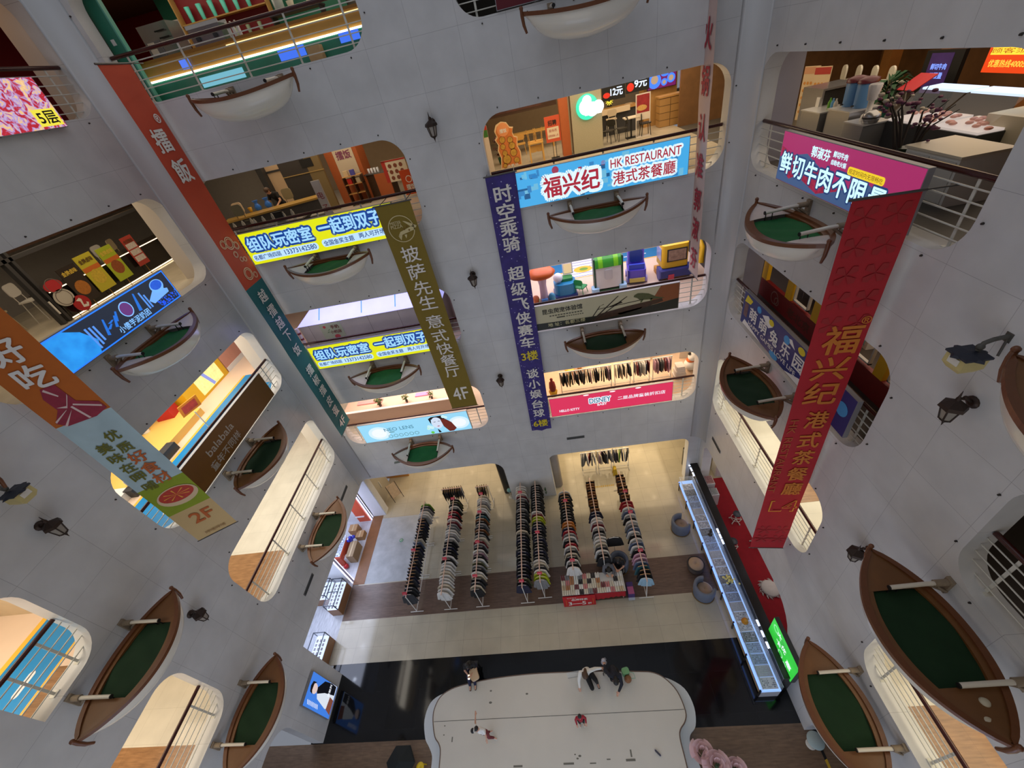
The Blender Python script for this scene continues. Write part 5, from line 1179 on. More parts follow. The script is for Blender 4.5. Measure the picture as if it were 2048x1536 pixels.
t = thing('balloon_cluster', 'cluster of royal-blue balloons with white spots on the shop floor', 'balloons', (-12.0, 11.2, .6))
mb = MB()
for _ in range(9): mb.ball((random.gauss(0, .14), random.gauss(0, .14), random.uniform(.0, .3)), .1, 10, 7)
mb.build('balloons', mat('royal_blue', (40, 50, 170), .25), t); MB().ball((.08, -.1, .36), .05, 8, 6).ball((-.1, .1, .36), .045, 8, 6).ball((.16, .14, .26), .04, 8, 6).build('spot', mat('spot_white', (220, 224, 236), .4), t); MB().tube([(0, 0, -.6), (0, 0, .1)], .02, 6).build('stick', CHR, t)
tag(MB().ball((0, 0, 0), .13, 14, 10).build('ball', mat('red_ball', (186, 40, 44), .35), None, (-12.05, 10.1, .13)), 'small red ball on the shop tiles below the accessory table', 'ball')
t = thing('paper_bag', 'white paper bag on the shop floor beside the carton', 'bag', (-12.15, 10.4, 0), .4)
MB().b2((-.2, -.12, 0), (.2, .12, .45)).build('body', mat('paper_white', (222, 222, 226), .7), t); MB().tube([(-.08, 0, .45), (-.06, 0, .55), (.06, 0, .55), (.08, 0, .45)], .008, 5).build('handle', CHR, t)
def glass_case(label, x0, x1, y0, y1):
    t = thing('display_case', label, 'display case', ((x0 + x1) / 2, (y0 + y1) / 2, 0), 0, 'lit glass cases on the plank floor')
    W, D = x1 - x0, y1 - y0
    MB().box((0, 0, .3), (W, D, .56)).build('cabinet', mat('case_oak', (138, 100, 68), .45, var=.2, vscale=5), t)
    MB().box((0, 0, .02), (W - .04, D - .04, .04)).build('plinth', BLK, t)
    MB().box((0, 0, .62), (W - .02, D - .02, .08)).build('lit_shelf', E_('case_light', (206, 224, 255), 1.25), t)
    mb = MB(); e = .012
    for sx in (-1, 1):
        for sy in (-1, 1): mb.box((sx * (W / 2 - e), sy * (D / 2 - e), .80), (.03, .03, .44))
    for z in (1.01,):
        for sx in (-1, 1): mb.box((sx * (W / 2 - e), 0, z), (.03, D, .03))
        for sy in (-1, 0, 1): mb.box((0, sy * (D / 2 - e), z), (W, .03, .03))
    mb.build('frame', mat('case_frame', (44, 50, 60), .3, .4), t)
    MB().box((0, 0, .84), (W - .04, D - .04, .34)).build('glass', glass('case_glass', (225, 238, 255), .10), t)
    mb = MB()
    for i in range(int(D / .16)):
        for j in range(int(W / .16)): mb.box((-W / 2 + .1 + .16 * j, -D / 2 + .1 + .16 * i, .675), (.07, .1, .03))
    stuff(mb.build('spectacles', mat('case_goods', (120, 110, 120), .4, var=.6, vscale=20), t))
glass_case('lit glass case on oak base, first beside the bronze mat', -11.98, -11.46, 7.8, 9.05)
glass_case('lit glass case on oak base, set behind the front one', -12.95, -12.1, 8.3, 9.1)
glass_case('lit glass case on oak base, partly hidden by the white pier', -12.0, -11.46, 5.0, 6.75)
# corner pier, tall pale door and lattice sign at the back
struct(box((-11.42, 12.98, 0), (-10.72, 13.42, 3.28)).build('pier_panel', PW))
t = thing('pale_door', 'tall pale grey service door in the corner beyond the partition', 'door', (-10.95, 13.45, 0))
t['kind'] = 'structure'; t.name = 'door_1'
MB().b2((-.08, 0, 0), (0, 1.6, 3.1)).build('leaf', mat('door_grey', (170, 164, 150), .4), t); MB().b2((0.0, .75, .9), (.04, .8, 1.4)).build('handle', STEEL, t)
t = thing('lattice_sign', 'warm lit sign with a gold key-pattern lattice in the back corner', 'sign', (-10.6, 15.6, 1.2))
MB().box((0, 0, .6), (1.5, .08, 1.3)).build('panel', E_('amber_light', (226, 150, 70), .9), t)
ky = []
for i in range(4):
    for j in range(3):
        x = -.7 + .36 * i; z = .02 + .42 * j
        for k in range(3): ky += [rect(x + .04 * k + k * .02, x + .32 - .06 * k, z + .06 * k, z + .06 * k + .03), rect(x + .04 * k + k * .02, x + .06 * k + .03, z + .06 * k, z + .38 - .06 * k), rect(x + .32 - .06 * k, x + .35 - .06 * k, z + .06 * k, z + .38 - .05 * k)]
patch(t, 'lattice', ky, E_('cream_light', (250, 236, 200), 1.0), -.05)
MB().b2((-.9, -.05, -.2), (-.84, .02, 1.4)).build('led_strip', LEDW, t); MB().b2((-.7, -.04, -1.2), (.7, .04, -.05)).build('stand', mat('amber_box', (196, 136, 60), .5), t)
t = thing('menu_stand', 'folding menu board on dark legs near the warm corner', 'sign', (-10.25, 14.05, 0), .7)
MB().box((0, 0, .72), (.6, .03, .9), (-.25, 0, 0)).build('board', mat('menu_cream', (200, 170, 130), .5, var=.3, vscale=8), t)
mb = MB()
for x in (-.28, .28): mb.tube([(x, -.2, 0), (x, .1, 1.2)], .016, 6).tube([(x, .32, 0), (x, .1, 1.2)], .016, 6)
mb.build('leg', BLK, t)
t = thing('floor_drain', 'round green floor medallion on the worn concrete strip', 'floor marker', (-9.43, 11.3, .007))
MB().lathe([(.1, 0), (.1, .004), (.01, .004)], (0, 0, 0), 20).build('disc', mat('medallion_green', (20, 130, 90), .5), t); 
mb = MB()
for P in ring(0, 0, .06, .018, 16): mb.prism(P, .004, .006, 'xy')
mb.build('mark', WHT, t)
# warning tape on the far floor, cleaning bucket
for x0, x1, y, lab in ((.95, 1.95, 13.15, 'yellow-black tape on the beige floor between two racks'), (2.35, 2.62, 13.1, 'short yellow-black tape beside the eighth rack')):
    t = thing('floor_tape', lab, 'tape', (0, 0, 0)); mb = MB(); n = int((x1 - x0) / .1)
    for k in range(n): mb.add([(x0 + .1 * k, y, .004), (x0 + .1 * k + .05, y, .004), (x0 + .1 * k + .08, y + .1, .004), (x0 + .1 * k + .03, y + .1, .004)], [(0, 1, 2, 3)])
    mb.build('stripe', mat('tape_yellow', (196, 160, 40), .6), t)
t = thing('bucket_and_sign', 'small yellow wet-floor sign standing by the back-wall racks', 'sign', (2.12, 13.9, 0))
MB().prism([(-.12, 0), (.12, 0), (.08, .5), (-.08, .5)], -.12, -.08, 'xz').prism([(-.12, 0), (.12, 0), (.08, .5), (-.08, .5)], .08, .12, 'xz').build('panel', mat('sign_yellow', (214, 180, 40), .5), t); MB().box((0, 0, .5), (.14, .24, .03)).build('hinge', mat('sign_yellow', (214, 180, 40), .5), t)
# ceiling downlights of the ground-floor galleries
DL = E_('downlight_warm', (255, 226, 180), 9.0)
def downlight(x, y, z, lab, grp, m=DL):
    t = thing('downlight', lab, 'ceiling light', (x, y, z), 0, grp)
    MB().lathe([(.09, -.012), (.11, 0), (.1, .01)], (0, 0, 0), 16).build('trim_ring', WHITE, t); MB().lathe([(.08, -.016), (.02, -.016)], (0, 0, 0), 16).build('lens', m, t)
for x in (-9, -7, -5, -.2, 1.4, 3.0, 4.4):
    for y in (14.4, 16.2, 18.0):
        downlight(x, y, 3.29, 'warm round downlight in the back gallery ceiling at ground level', 'back gallery downlights')
DC = E_('downlight_cool', (226, 236, 255), 9.0)
for x in (-11.9, -13.2):
    for y in (6.2, 7.6, 8.8, 10.2, 11.6): downlight(x, y, 3.29, 'cool round downlight in the small shops\' ceiling', 'shop downlights', DC)
for y in (6.5, 8.5, 10.5, 12.2): downlight(6.75, y, 3.29, 'cool round downlight over the red carpet', 'carpet downlights', DC)
# ================================================================ SHOP INTERIORS ON THE GALLERIES
def block(name, label, cat, loc, parts, rz=0.0, group=None):
    """a thing from parts: (part name, material, [(x0, y0, z0, x1, y1, z1), ...])"""
    t = thing(name, label, cat, loc, rz, group)
    for nm, m, bx in parts:
        mb = MB()
        for q in bx: mb.b2(q[:3], q[3:])
        mb.build(nm, m, t)
    return t
OAK = mat('oak_wood', (190, 144, 84), .4, var=.15, vscale=4); DKW = mat('dark_wood', (70, 48, 32), .45, var=.25, vscale=5)
STN = mat('stainless', (170, 170, 172), .25, .8); TEAL = mat('teal_panel', (46, 122, 98), .35, var=.1, vscale=2); WHP = mat('white_plastic', (224, 222, 216), .4)
YEL = mat('bright_yellow', (226, 176, 30), .45); RUST = mat('rust_orange', (176, 92, 46), .5, var=.08); DGR = mat('dark_grey', (56, 56, 58), .5)
def chair(label, loc, rz, m, grp, h=.45, leg=None, back=.4):
    t = thing('chair', label, 'chair', loc, rz, grp)
    MB().rbox((0, 0, h), (.42, .42, .04), .06, 3).build('seat', m, t)
    MB().rbox((0, .19, h + back * .62), (.40, .03, back * .62), .1, 4, 'y').build('backrest', m, t)
    for x in (-.18, .18):
        for y in (-.17, .17): MB().tube([(x * .85, y * .85, h), (x * 1.1, y * 1.1, 0)], .014, 6).build('leg', leg or m, t)
    for x in (-.15, .15): MB().tube([(x, .18, h), (x, .2, h + back * .5)], .012, 6).build('back_post', leg or m, t)
    return t
# ---- fifth storey: green-lit drinks counter
t = block('drinks_counter', 'long drinks counter with glowing strip, oak front and teal lower panel', 'counter', (0, 0, F5), [
    ('lower_panel', mat('teal_gloss', (60, 140, 116), .18, var=.2, vscale=1.5), [(-10.6, 13.95, 0, -3.2, 14.05, .46)]),
    ('led_strip', E_('counter_led', (255, 244, 224), 4.5), [(-10.6, 13.93, .46, -3.2, 13.97, .50)]),
    ('oak_front', mat('gold_oak', (176, 134, 66), .35, var=.15, vscale=3), [(-10.6, 13.98, .50, -3.2, 14.05, .86)]),
    ('worktop', mat('counter_top_oak', (150, 104, 40), .4), [(-10.6, 13.96, .86, -3.2, 14.6, .92)]),
    ('thin_led', E_('thin_led', (255, 220, 150), 2.0), [(-7.4, 13.955, .80, -3.2, 13.965, .815)])])
block('shelf_unit', 'red-backed shelf holding a row of teal cups above the drinks counter', 'shelf', (-8.6, 16.6, F5 + 1.15), [
    ('back_panel', mat('red_panel', (120, 14, 22), .5), [(-1.1, 0, 0, 1.7, .06, 1.5)]), ('shelf_board', mat('gold_frame', (176, 140, 80), .4), [(-1.1, -.25, .58, 1.7, 0, .61), (-1.1, -.25, .0, 1.7, 0, .03)]),
    ('frame', mat('gold_frame', (176, 140, 80), .4), [(-1.12, -.25, 0, -1.09, 0, 1.5), (1.68, -.25, 0, 1.71, 0, 1.5), (-1.1, -.25, 1.47, 1.7, 0, 1.5)])])
for k in range(6):
    tag(MB().lathe([(.05, 0), (.075, .36), (.06, .36)], (0, 0, 0), 12).build('paper_cup', mat('teal_cup', (80, 190, 170), .5), None, (-9.35 + .38 * k, 16.46, F5 + 1.762)), 'tall teal cup in the upper row on the red-backed shelf', 'cup', 'tall teal cup in the upper row on the red-backed shelf')
    tag(MB().lathe([(.045, 0), (.06, .24), (.05, .24)], (0, 0, 0), 12).build('paper_cup', mat('dim_cup', (120, 140, 110), .5), None, (-9.3 + .38 * k, 16.46, F5 + 1.182)), 'short grey-green cup in the lower row on the red-backed shelf', 'cup', 'short grey-green cup in the lower row on the red-backed shelf')
block('wall_panel', 'teal painted panel and frame framing the drinks counter entrance', 'panel', (-10.1, 13.6, F5), [('panel', TEAL, [(-.1, 0, 0, .28, .14, 2.8)]), ('edge', mat('mint_edge', (96, 170, 150), .4), [(.28, 0, 0, .32, .14, 2.8)]), ('switch_plate', WHP, [(.04, -.01, 1.3, .14, 0, 1.42)])])
block('wall_panel', 'teal panel with a white cupboard and red glow behind the drinks machine', 'panel', (-11.0, 17.9, F5), [('panel', TEAL, [(-.1, 0, 0, 6.0, .1, 2.8)]), ('white_cupboard', WHP, [(.1, -.5, 1.5, 1.5, 0, 2.1)]), ('red_panel', mat('red_panel', (120, 14, 22), .5), [(0, -.06, .6, 1.6, 0, 1.5)])])
block('drinks_machine', 'tall stainless drinks machine with hoses and black handles', 'machine', (-9.75, 15.0, F5 + .0), [('body', STN, [(-.45, 0, 0, .45, .6, 1.75)]), ('door', mat('machine_grey', (120, 122, 128), .35), [(-.42, -.03, .1, .0, 0, 1.4)]), ('handle', BLK, [(.05, -.07, 1.55, .35, -.04, 1.58), (.1, -.07, 1.4, .4, -.04, 1.43)]), ('label_sheet', WHT, [(-.36, -.04, 1.1, -.16, -.03, 1.38)])])
block('coffee_machine', 'stainless espresso machine with white syrup pumps on the drinks counter', 'machine', (-7.9, 14.3, F5 + .92), [('body', STN, [(-.45, -.1, 0, .45, .3, .38)]), ('cup_rail', mat('rail_white', (216, 216, 210), .3), [(-.47, -.12, .38, .47, -.1, .46), (-.47, .3, .38, .47, .32, .46)]), ('group_head', DGR, [(-.3, -.16, .12, -.2, -.1, .2), (.2, -.16, .12, .3, -.1, .2)])])
for k in range(3):
    t = thing('syrup_pump', 'white pump bottle beside the espresso machine', 'bottle', (-7.3 + .13 * k, 14.3, F5 + .92), 0, 'white pump bottle beside the espresso machine'); t['label'] = 'white pump bottle beside the espresso machine'
    MB().lathe([(.045, 0), (.045, .22), (.02, .26)], (0, 0, 0), 10).build('bottle', WHP, t); MB().tube([(0, 0, .26), (0, 0, .34), (.0, -.07, .33)], .01, 6).build('pump', WHP, t)
block('blender_shelf', 'black shelf with a tall clear canister and cups at the right of the drinks counter', 'shelf', (-5.6, 15.2, F5 + .92), [('board', DGR, [(-.8, -.2, .3, .7, .2, .34)]), ('leg', DGR, [(-.78, -.18, 0, -.74, .18, .3), (.64, -.18, 0, .68, .18, .3)])])
tag(MB().lathe([(.13, 0), (.16, .7), (.15, .7)], (0, 0, 0), 14).build('canister', mat('clear_canister', (176, 186, 180), .2), None, (-6.1, 15.2, F5 + 1.262)), 'tall clear canister on the black shelf behind the drinks counter', 'canister')
for k, x in enumerate((-5.75, -5.2)): tag(MB().lathe([(.07, 0), (.1, .2), (.09, .2)], (0, 0, 0), 12).build('paper_cup', mat('cream_cup', (214, 208, 180), .5), None, (x, 15.15, F5 + 1.262)), ('cream paper cup next to the clear canister', 'cream paper cup at the end of the black shelf')[k], 'cup')
for x, w_, lab in ((-8.7, .5, 'small blue lit tag on the counter front, left of the wide blue one'),):
    t = thing('blue_sticker', lab, 'sign', (x, 13.92, F5 + .56)); MB().b2((-.14, 0, 0), (.14, .01, .2)).build('sheet', E_('blue_tag', (90, 130, 250), .9), t)
for x, z, w_, lab in ((-7.9, .1, 1.3, 'pale blue price board low on the teal counter front'), (-5.75, .22, .75, 'blue lit menu tag on the teal counter beside the tan box'), (-4.1, .26, .55, 'blue lit menu tag at the round end of the teal counter')):
    t = thing('menu_tag', lab, 'sign', (x, 13.93, F5 + z)); MB().b2((-w_ / 2, 0, 0), (w_ / 2, .012, .22)).build('sheet', E_('menu_blue' if w_ < 1 else 'menu_pale', (70, 120, 250) if w_ < 1 else (120, 190, 210), .9), t)
carton('tan cardboard box standing before the teal counter', -5.05, 13.75, F5, (.36, .25, .34), (190, 160, 116))
downlight(-9.6, 14.6, F5 + 2.89, 'spotlight over the drinks counter', 'drinks counter spotlights'); downlight(-8.2, 15.4, F5 + 2.89, 'spotlight over the drinks counter', 'drinks counter spotlights')
# ---- fourth storey, cafe and orange rice shop
block('cafe_partition', 'lit cream back wall of the dark cafe with dark trim', 'partition', (-10.4, 19.2, F4), [('panel', mat('cafe_cream', (216, 186, 150), .6), [(-.7, 0, 0, .55, .1, 2.6)]), ('pale_panel', mat('cafe_pale', (206, 206, 212), .6), [(.55, 0, 0, 1.3, .1, 2.6)]), ('frame', DGR, [(-.95, -.3, 0, -.7, .1, 2.9), (-.7, -.05, 1.75, 1.3, 0, 1.82)])])
block('cafe_partition', 'tall charcoal wall panels with a gold rail beside the cafe', 'partition', (-9.35, 18.2, F4), [('panel', mat('charcoal_panel', (54, 50, 48), .5), [(-.6, 0, 0, .55, .12, 2.8)]), ('olive_panel', mat('olive_wall', (120, 102, 66), .6), [(.55, 0, 0, 1.15, .12, 2.8)]), ('gold_rail', mat('gold_rail', (200, 170, 110), .3, .5), [(-.6, -.03, 1.55, 1.2, 0, 1.58)]), ('dark_opening', BLK, [(.35, -.02, 1.75, .85, 0, 2.05)])])
block('cafe_counter', 'dark grey cafe counter with gold curved edge', 'counter', (-9.6, 16.2, F4), [('body', mat('counter_grey', (64, 62, 64), .45, var=.15), [(-1.9, -.3, 0, 1.6, .3, .86)]), ('worktop', mat('gold_edge', (176, 140, 70), .35), [(-1.95, -.33, .86, 1.65, .33, .92)])], .30)
block('cafe_worktable', 'low grey worktable crowded with white bottles behind the yellow sign', 'table', (-9.2, 14.5, F4), [('top', STN, [(-1.5, -.3, .72, 1.4, .35, .76)]), ('body', DGR, [(-1.45, -.28, 0, 1.35, .33, .72)]), ('screen', BLK, [(.3, 0, .77, .62, .04, 1.05)])])
for k in range(9):
    x, y = -10.4 + .26 * k, 14.45 + .12 * (k % 3)
    if 5 <= k <= 6: y = 14.75
    tag(MB().lathe([(.05, 0), (.055, .14), (.03, .2), (.025, .24)], (0, 0, 0), 9).build('bottle', mat('pale_bottle', (186, 182, 170), .35, var=.2), None, (x, y, F4 + .762)), 'pale bottle crowded on the low cafe worktable', 'bottle', 'pale bottle crowded on the low cafe worktable')
for k, (x, y, lab) in enumerate(((-11.0, 16.2, 'cream round-backed chair at the cafe counter, near the cream wall'), (-10.75, 15.75, 'grey round-backed chair at the cafe counter, nearest the banner'), (-9.35, 17.0, 'round-backed cafe chair beside the person in black'))):
    t = chair(lab, (x, y, F4 + .35), PI, mat('cafe_chair_%d' % k, ((214, 190, 160), (96, 96, 84), (140, 130, 100))[k], .5), 'round cafe chairs', back=.62); MB().tube([(0, 0, -.35), (0, 0, .1)], .03, 8).build('pedestal', DGR, t)
for k, (x, y, lab) in enumerate(((-10.45, 16.35, 'blue plastic bag on the cafe counter, next to the yellow cup'), (-10.1, 16.5, 'blue plastic bag on the cafe counter, next to the person'))):
    mb = MB().lathe([(.1, 0), (.14, .1), (.07, .22), (.05, .24), (.12, .34)], (0, 0, 0), 9, True, 1, .8); tag(mb.build('plastic_bag', mat('bag_blue', (50, 120, 220), .3), None, (x, y, F4 + .923)), lab, 'bag')
tag(MB().lathe([(.05, 0), (.075, .16), (.07, .16)], (0, 0, 0), 12).build('yellow_cup', mat('cup_yellow', (226, 166, 30), .4), None, (-10.75, 16.3, F4 + .923)), 'yellow cup on the cafe counter by the blue bags', 'cup')
t = thing('sign_column', 'white upright sign column with red characters behind the yellow sign', 'sign', (-6.85, 14.25, F4), .0)
MB().rbox((0, 0, .87), (.3, .08, 1.74), .03, 2).build('column', mat('sign_white', (216, 204, 190), .5), t); lettering(t, [('电', 0, 1.3, .2, .22), ('子', 0, .9, .2, .22)], mat('sign_red', (170, 40, 40), .5), -.045, .0)
t = thing('cardboard_box', 'open white carton on the floor by the white sign column', 'box', (-7.6, 15.1, F4), .2); MB().b2((-.3, -.2, 0), (.3, .2, .62)).build('body', mat('carton_grey', (150, 146, 136), .7), t); MB().b2((-.26, -.205, .1), (.26, -.2, .5)).build('opening', DGR, t)
t = thing('shop_pillar', 'orange clad pillar with a cream poster and small shelf', 'pillar', (-7.35, 18.6, F4)); t['kind'] = 'structure'
MB().b2((-.75, 0, 0), (.62, .9, 3.0)).build('cladding', RUST, t)
t = thing('poster', 'tall cream poster with plum brush characters on the orange pillar', 'poster', (-7.32, 18.58, F4 + 1.0)); MB().b2((-.42, 0, 0), (.42, .012, 1.35)).build('sheet', mat('poster_cream', (206, 192, 168), .6), t); lettering(t, [('擂饭', 0, .85, .62, .30)], mat('plum_print', (130, 60, 96), .6), -.006, .03)
block('display_rack', 'slim wooden rack with small packets in front of the orange pillar', 'shelf', (-7.2, 18.25, F4), [('upright', DKW, [(-.38, -.12, 0, -.35, .2, 1.1), (.38, -.12, 0, .41, .2, 1.1), (.02, -.12, 0, .05, .2, 1.1)]), ('shelf_board', OAK, [(-.38, -.12, .12, .41, .2, .14), (-.38, -.12, .45, .41, .2, .47), (-.38, -.12, .8, .41, .2, .82), (-.38, -.12, 1.1, .41, .2, 1.12)])])
for k, (x, z, c, lab) in enumerate(((-.15, .82, (200, 40, 36), 'red woven basket on the middle shelf of the wooden rack'), (.22, .82, (196, 180, 150), 'cream packet on the middle shelf of the wooden rack'), (-.2, 1.12, (214, 190, 150), 'cream packet on top of the wooden rack'), (.08, 1.12, (80, 80, 170), 'blue packet on top of the wooden rack'))):
    tag(MB().rbox((0, 0, .1), (.2, .12, .2), .03, 2).build('packet', mat('packet_%d' % k, c, .5), None, (-7.2 + x, 18.25 + .03, F4 + z + .001)), lab, 'packet')
block('serving_counter', 'small orange-fronted serving counter with lit glasses', 'counter', (-6.25, 18.5, F4), [('front', RUST, [(-.1, -.05, 0, .55, .0, .95)]), ('body', DKW, [(-.5, 0, 0, .55, .5, .95)]), ('worktop', STN, [(-.55, -.05, .95, .6, .55, 1.0)])], -.2)
for k in range(4): tag(MB().lathe([(.04, 0), (.05, .16), (.045, .16)], (0, 0, 0), 10).build('drinking_glass', mat('bright_glass', (226, 230, 240), .1), None, (-6.6 + .14 * k, 18.75 - .03 * k, F4 + 1.002)), 'glass lined up on the orange serving counter', 'glass', 'glass lined up on the orange serving counter')
t = thing('menu_board', 'cream menu board with red dish pictures beyond the orange counter', 'sign', (-5.35, 18.3, F4 + .55), -.12); MB().b2((-.52, 0, 0), (.52, .03, .8)).build('board', mat('menu_white', (220, 210, 186), .5), t); patch(t, 'red_band', [rect(-.52, -.36, 0, .8), rect(-.52, .52, .74, .8)], mat('menu_red', (180, 50, 40), .5), -.004); patch(t, 'dish_picture', [circ(-.2 + .24 * (k % 3), .58 - .22 * (k // 3), .08, 12) for k in range(8)], mat('dish_brown', (130, 70, 50), .5, var=.4, vscale=20), -.006)
t = thing('orange_sign', 'bright orange upright sign with a white emblem at the gold banner top', 'sign', (-4.75, 17.6, F4)); MB().b2((-.3, 0, .1), (.3, .05, 1.0)).build('board', mat('sign_orange', (206, 76, 24), .5), t); patch(t, 'emblem', ring(0, .66, .13, .03, 18), WHT, -.004); lettering(t, [('擂饭', 0, .38, .36, .2)], WHT, -.005, .03)
for k in range(3): chair('bamboo chair piled at the far end of the rice shop', (-5.9 + .55 * k, 21.2, F4), PI * .8 * k, OAK, 'bamboo chair piled at the far end of the rice shop')
# ---- third storey: lavender lit kiosk
t = thing('kiosk', 'long kiosk with glowing lavender top and plain grey front panels', 'kiosk', (-7.1, 14.2, F3))
MB().b2((-2.9, -.2, 0), (3.0, 1.2, 1.42)).build('front_panel', tiles('kiosk_panel', (196, 188, 180), (110, 100, 96), 1.25, 3.0, .5, mortar=.006, axes='XZ'), t)
P = [(-3.0, -.3), (3.1, -.3), (2.6, 1.2), (-2.6, 1.2)]
MB().add([(-2.95, -.22, 1.42), (3.05, -.22, 1.42), (3.05, .3, 1.85), (-2.4, .3, 1.85), (3.05, 1.2, 1.9), (-2.4, 1.2, 1.9), (-2.95, 1.2, 1.42), (3.05, 1.2, 1.42)], [(0, 1, 2, 3), (3, 2, 4, 5), (0, 3, 5, 6), (1, 7, 4, 2)]).build('lit_canopy', mat('lavender_light', (176, 176, 250), .4, emit=.95, var=.12, vscale=1.2), t)
for x in (-2.0, -.2, 1.2, 2.5): MB().tube([(x, -.1, 1.525), (x + .02, .28, 1.85)], .02, 6).build('blue_rib', E_('rib_blue', (90, 160, 255), 1.0), t)
t = thing('poster', 'pale green poster with dark red characters on the grey kiosk', 'poster', (-8.72, 13.985, F3 + .62)); MB().b2((-.45, 0, 0), (.45, .012, .74)).build('sheet', mat('poster_sage', (176, 184, 156), .6), t); lettering(t, [('手奶', .16, .58, .34, .16), ('小机店', .12, .36, .46, .14)], mat('poster_maroon', (120, 30, 40), .6), -.004, .02); patch(t, 'fruit_picture', [circ(.1, .14, .12, 14, .09), circ(-.26, .62, .06, 12)], mat('poster_pink', (190, 70, 80), .6), -.003); patch(t, 'sprig_picture', [[(-.2, .42), (-.1, .5), (-.08, .48)], [(-.26, .34), (-.16, .4), (-.14, .37)]], mat('poster_green', (60, 110, 60), .6), -.004)
t = thing('striped_post', 'red, white and blue striped post beside the kiosk', 'post', (-9.95, 13.75, F3)); MB().tube([(0, 0, 0), (0, 0, 1.5)], .07, 10).build('post', mat('post_white', (214, 196, 200), .5), t)
mb = MB()
for k in range(5): mb.tube([(0, 0, .2 + .26 * k), (0, 0, .28 + .26 * k)], .073, 10)
mb.build('stripe', mat('post_red', (130, 40, 60), .5), t)
# ---- second storey: blush optician counter
t = block('optician_counter', 'long blush-pink optician counter with a bright shelf edge', 'counter', (-7.55, 14.5, F2), [('front', mat('counter_blush', (206, 176, 154), .45), [(-3.1, -.1, 0, 3.0, -.04, .78)]), ('lit_edge', E_('blush_light', (255, 222, 206), 1.3), [(-3.1, -.12, .78, 3.0, -.02, .83)]), ('worktop', mat('blush_top', (232, 200, 180), .35), [(-3.1, -.02, .78, 3.0, .7, .84)]), ('back_body', mat('counter_blush', (206, 176, 154), .45), [(-3.1, .1, 0, 3.0, .7, .78)])])
for x, w_, c in ((-9.4, 1.3, (236, 170, 170)), (-6.7, .7, (236, 150, 200)), (-5.1, .8, (236, 160, 210))):
    t = thing('pink_tray', 'pink display tray on the blush counter, ' + ('widest, near the teal banner' if w_ > 1 else 'small, behind the plants' if w_ == .7 else 'by the gold banner'), 'tray', (x, 14.95, F2 + .842)); MB().box((0, 0, .03), (w_, .25, .06)).build('tray', mat('tray_pink_%d' % c[1], c, .4), t)
for x, s, lab in ((-8.75, .5, 'bushy potted plant trailing over the blush counter edge'), (-7.4, .42, 'thin potted plant in the middle of the blush counter'), (-6.15, .38, 'small potted plant on the blush counter, nearest the gold banner')): plant(lab, x, 14.55, F2 + .84, .3, s, (70, 92, 30), (84, 60, 50))
# ---- fourth storey, tea restaurant
t = thing('food_standee', 'cut-out board piled with painted dishes in front of the wooden chairs', 'standee', (-.75, 19.2, F4))
O = [(-.42, 0), (.5, 0), (.52, .5), (.42, .75), (.48, 1.05), (.34, 1.1), (.3, 1.25), (.36, 1.42), (.22, 1.45), (.12, 1.62), (-.1, 1.68), (-.32, 1.6), (-.42, 1.4), (-.36, 1.2), (-.46, 1.1), (-.36, .9), (-.42, .7), (-.34, .4)]
MB().prism(O, 0, .03).build('board', mat('standee_cream', (226, 196, 150), .6), t); MB().tube([(0, .03, .6), (0, .35, 0)], .015, 6).build('prop_leg', DGR, t)
patch(t, 'orange_print', [[(x * .9 + .01, z * .94 + .04) for x, z in O]], mat('standee_orange', (206, 120, 56), .6, var=.3, vscale=6), -.004)
dsh = [(-.16, 1.05, .14), (.16, 1.0, .13), (-.18, .8, .12), (.2, .78, .15), (-.14, .56, .12), (.22, .52, .16), (-.1, .32, .2), (.3, .22, .13), (-.22, .1, .1)]
patch(t, 'plate_print', [circ(x, z, r, 16) for x, z, r in dsh], mat('plate_brown', (150, 88, 40), .6), -.007); patch(t, 'dish_print', [circ(x, z, r * .78, 14) for x, z, r in dsh], mat('dish_mix', (190, 150, 60), .6, var=.6, vscale=9), -.01)
patch(t, 'emblem_print', [circ(-.06, 1.4, .24, 20)], mat('emblem_peach', (226, 150, 96), .6), -.008); lettering(t, [('擂饭', -.06, 1.36, .28, .14), ('点餐处', .1, .06, .5, .1)], WHT, -.012, .03)
t = thing('upright_sign', 'narrow cream upright sign with a green-red top panel at the opening edge', 'sign', (-1.62, 18.9, F4)); MB().b2((-.2, 0, 0), (.2, .05, 1.7)).build('column', mat('sign_white', (216, 204, 190), .5), t); patch(t, 'picture', [rect(-.2, .2, 1.3, 1.7)], mat('leafy_picture', (60, 120, 50), .5, var=.6, vscale=7), -.004); patch(t, 'red_strip', [rect(-.2, .2, 1.55, 1.7)], mat('menu_red', (180, 50, 40), .5), -.006)
plant('potted shrub with reddish leaves in a teal pot behind the food standee', -1.15, 20.3, F4, .7, .9, (90, 40, 44), (30, 96, 80))
WCH = mat('honey_wood', (206, 160, 84), .4, var=.1)
t = thing('wooden_stool_table', 'square honey-wood table carrying two stacked chairs', 'table', (.42, 19.3, F4)); MB().box((0, 0, .7), (.62, .62, .05)).build('top', WCH, t)
for x in (-.27, .27):
    for y in (-.27, .27): MB().box((x, y, .34), (.06, .06, .68)).build('leg', WCH, t)
for k, (x, lab) in enumerate(((.28, 'honey-wood chair turned over on the square table, by the standee'), (.58, 'honey-wood chair turned over on the square table, by the orange notice'))):
    c_ = chair(lab, (x, 19.3, F4 + 1.185), .2 - .4 * k, WCH, 'honey-wood chairs stacked on the table'); c_.rotation_euler = (PI, 0, .2 - .4 * k); c_.scale = (.75, .75, .999)
for k, x in enumerate((-.7, -.2)): chair('honey-wood chair at the far table behind the standee', (x, 21.4, F4), 0, WCH, 'honey-wood chair at the far table behind the standee')
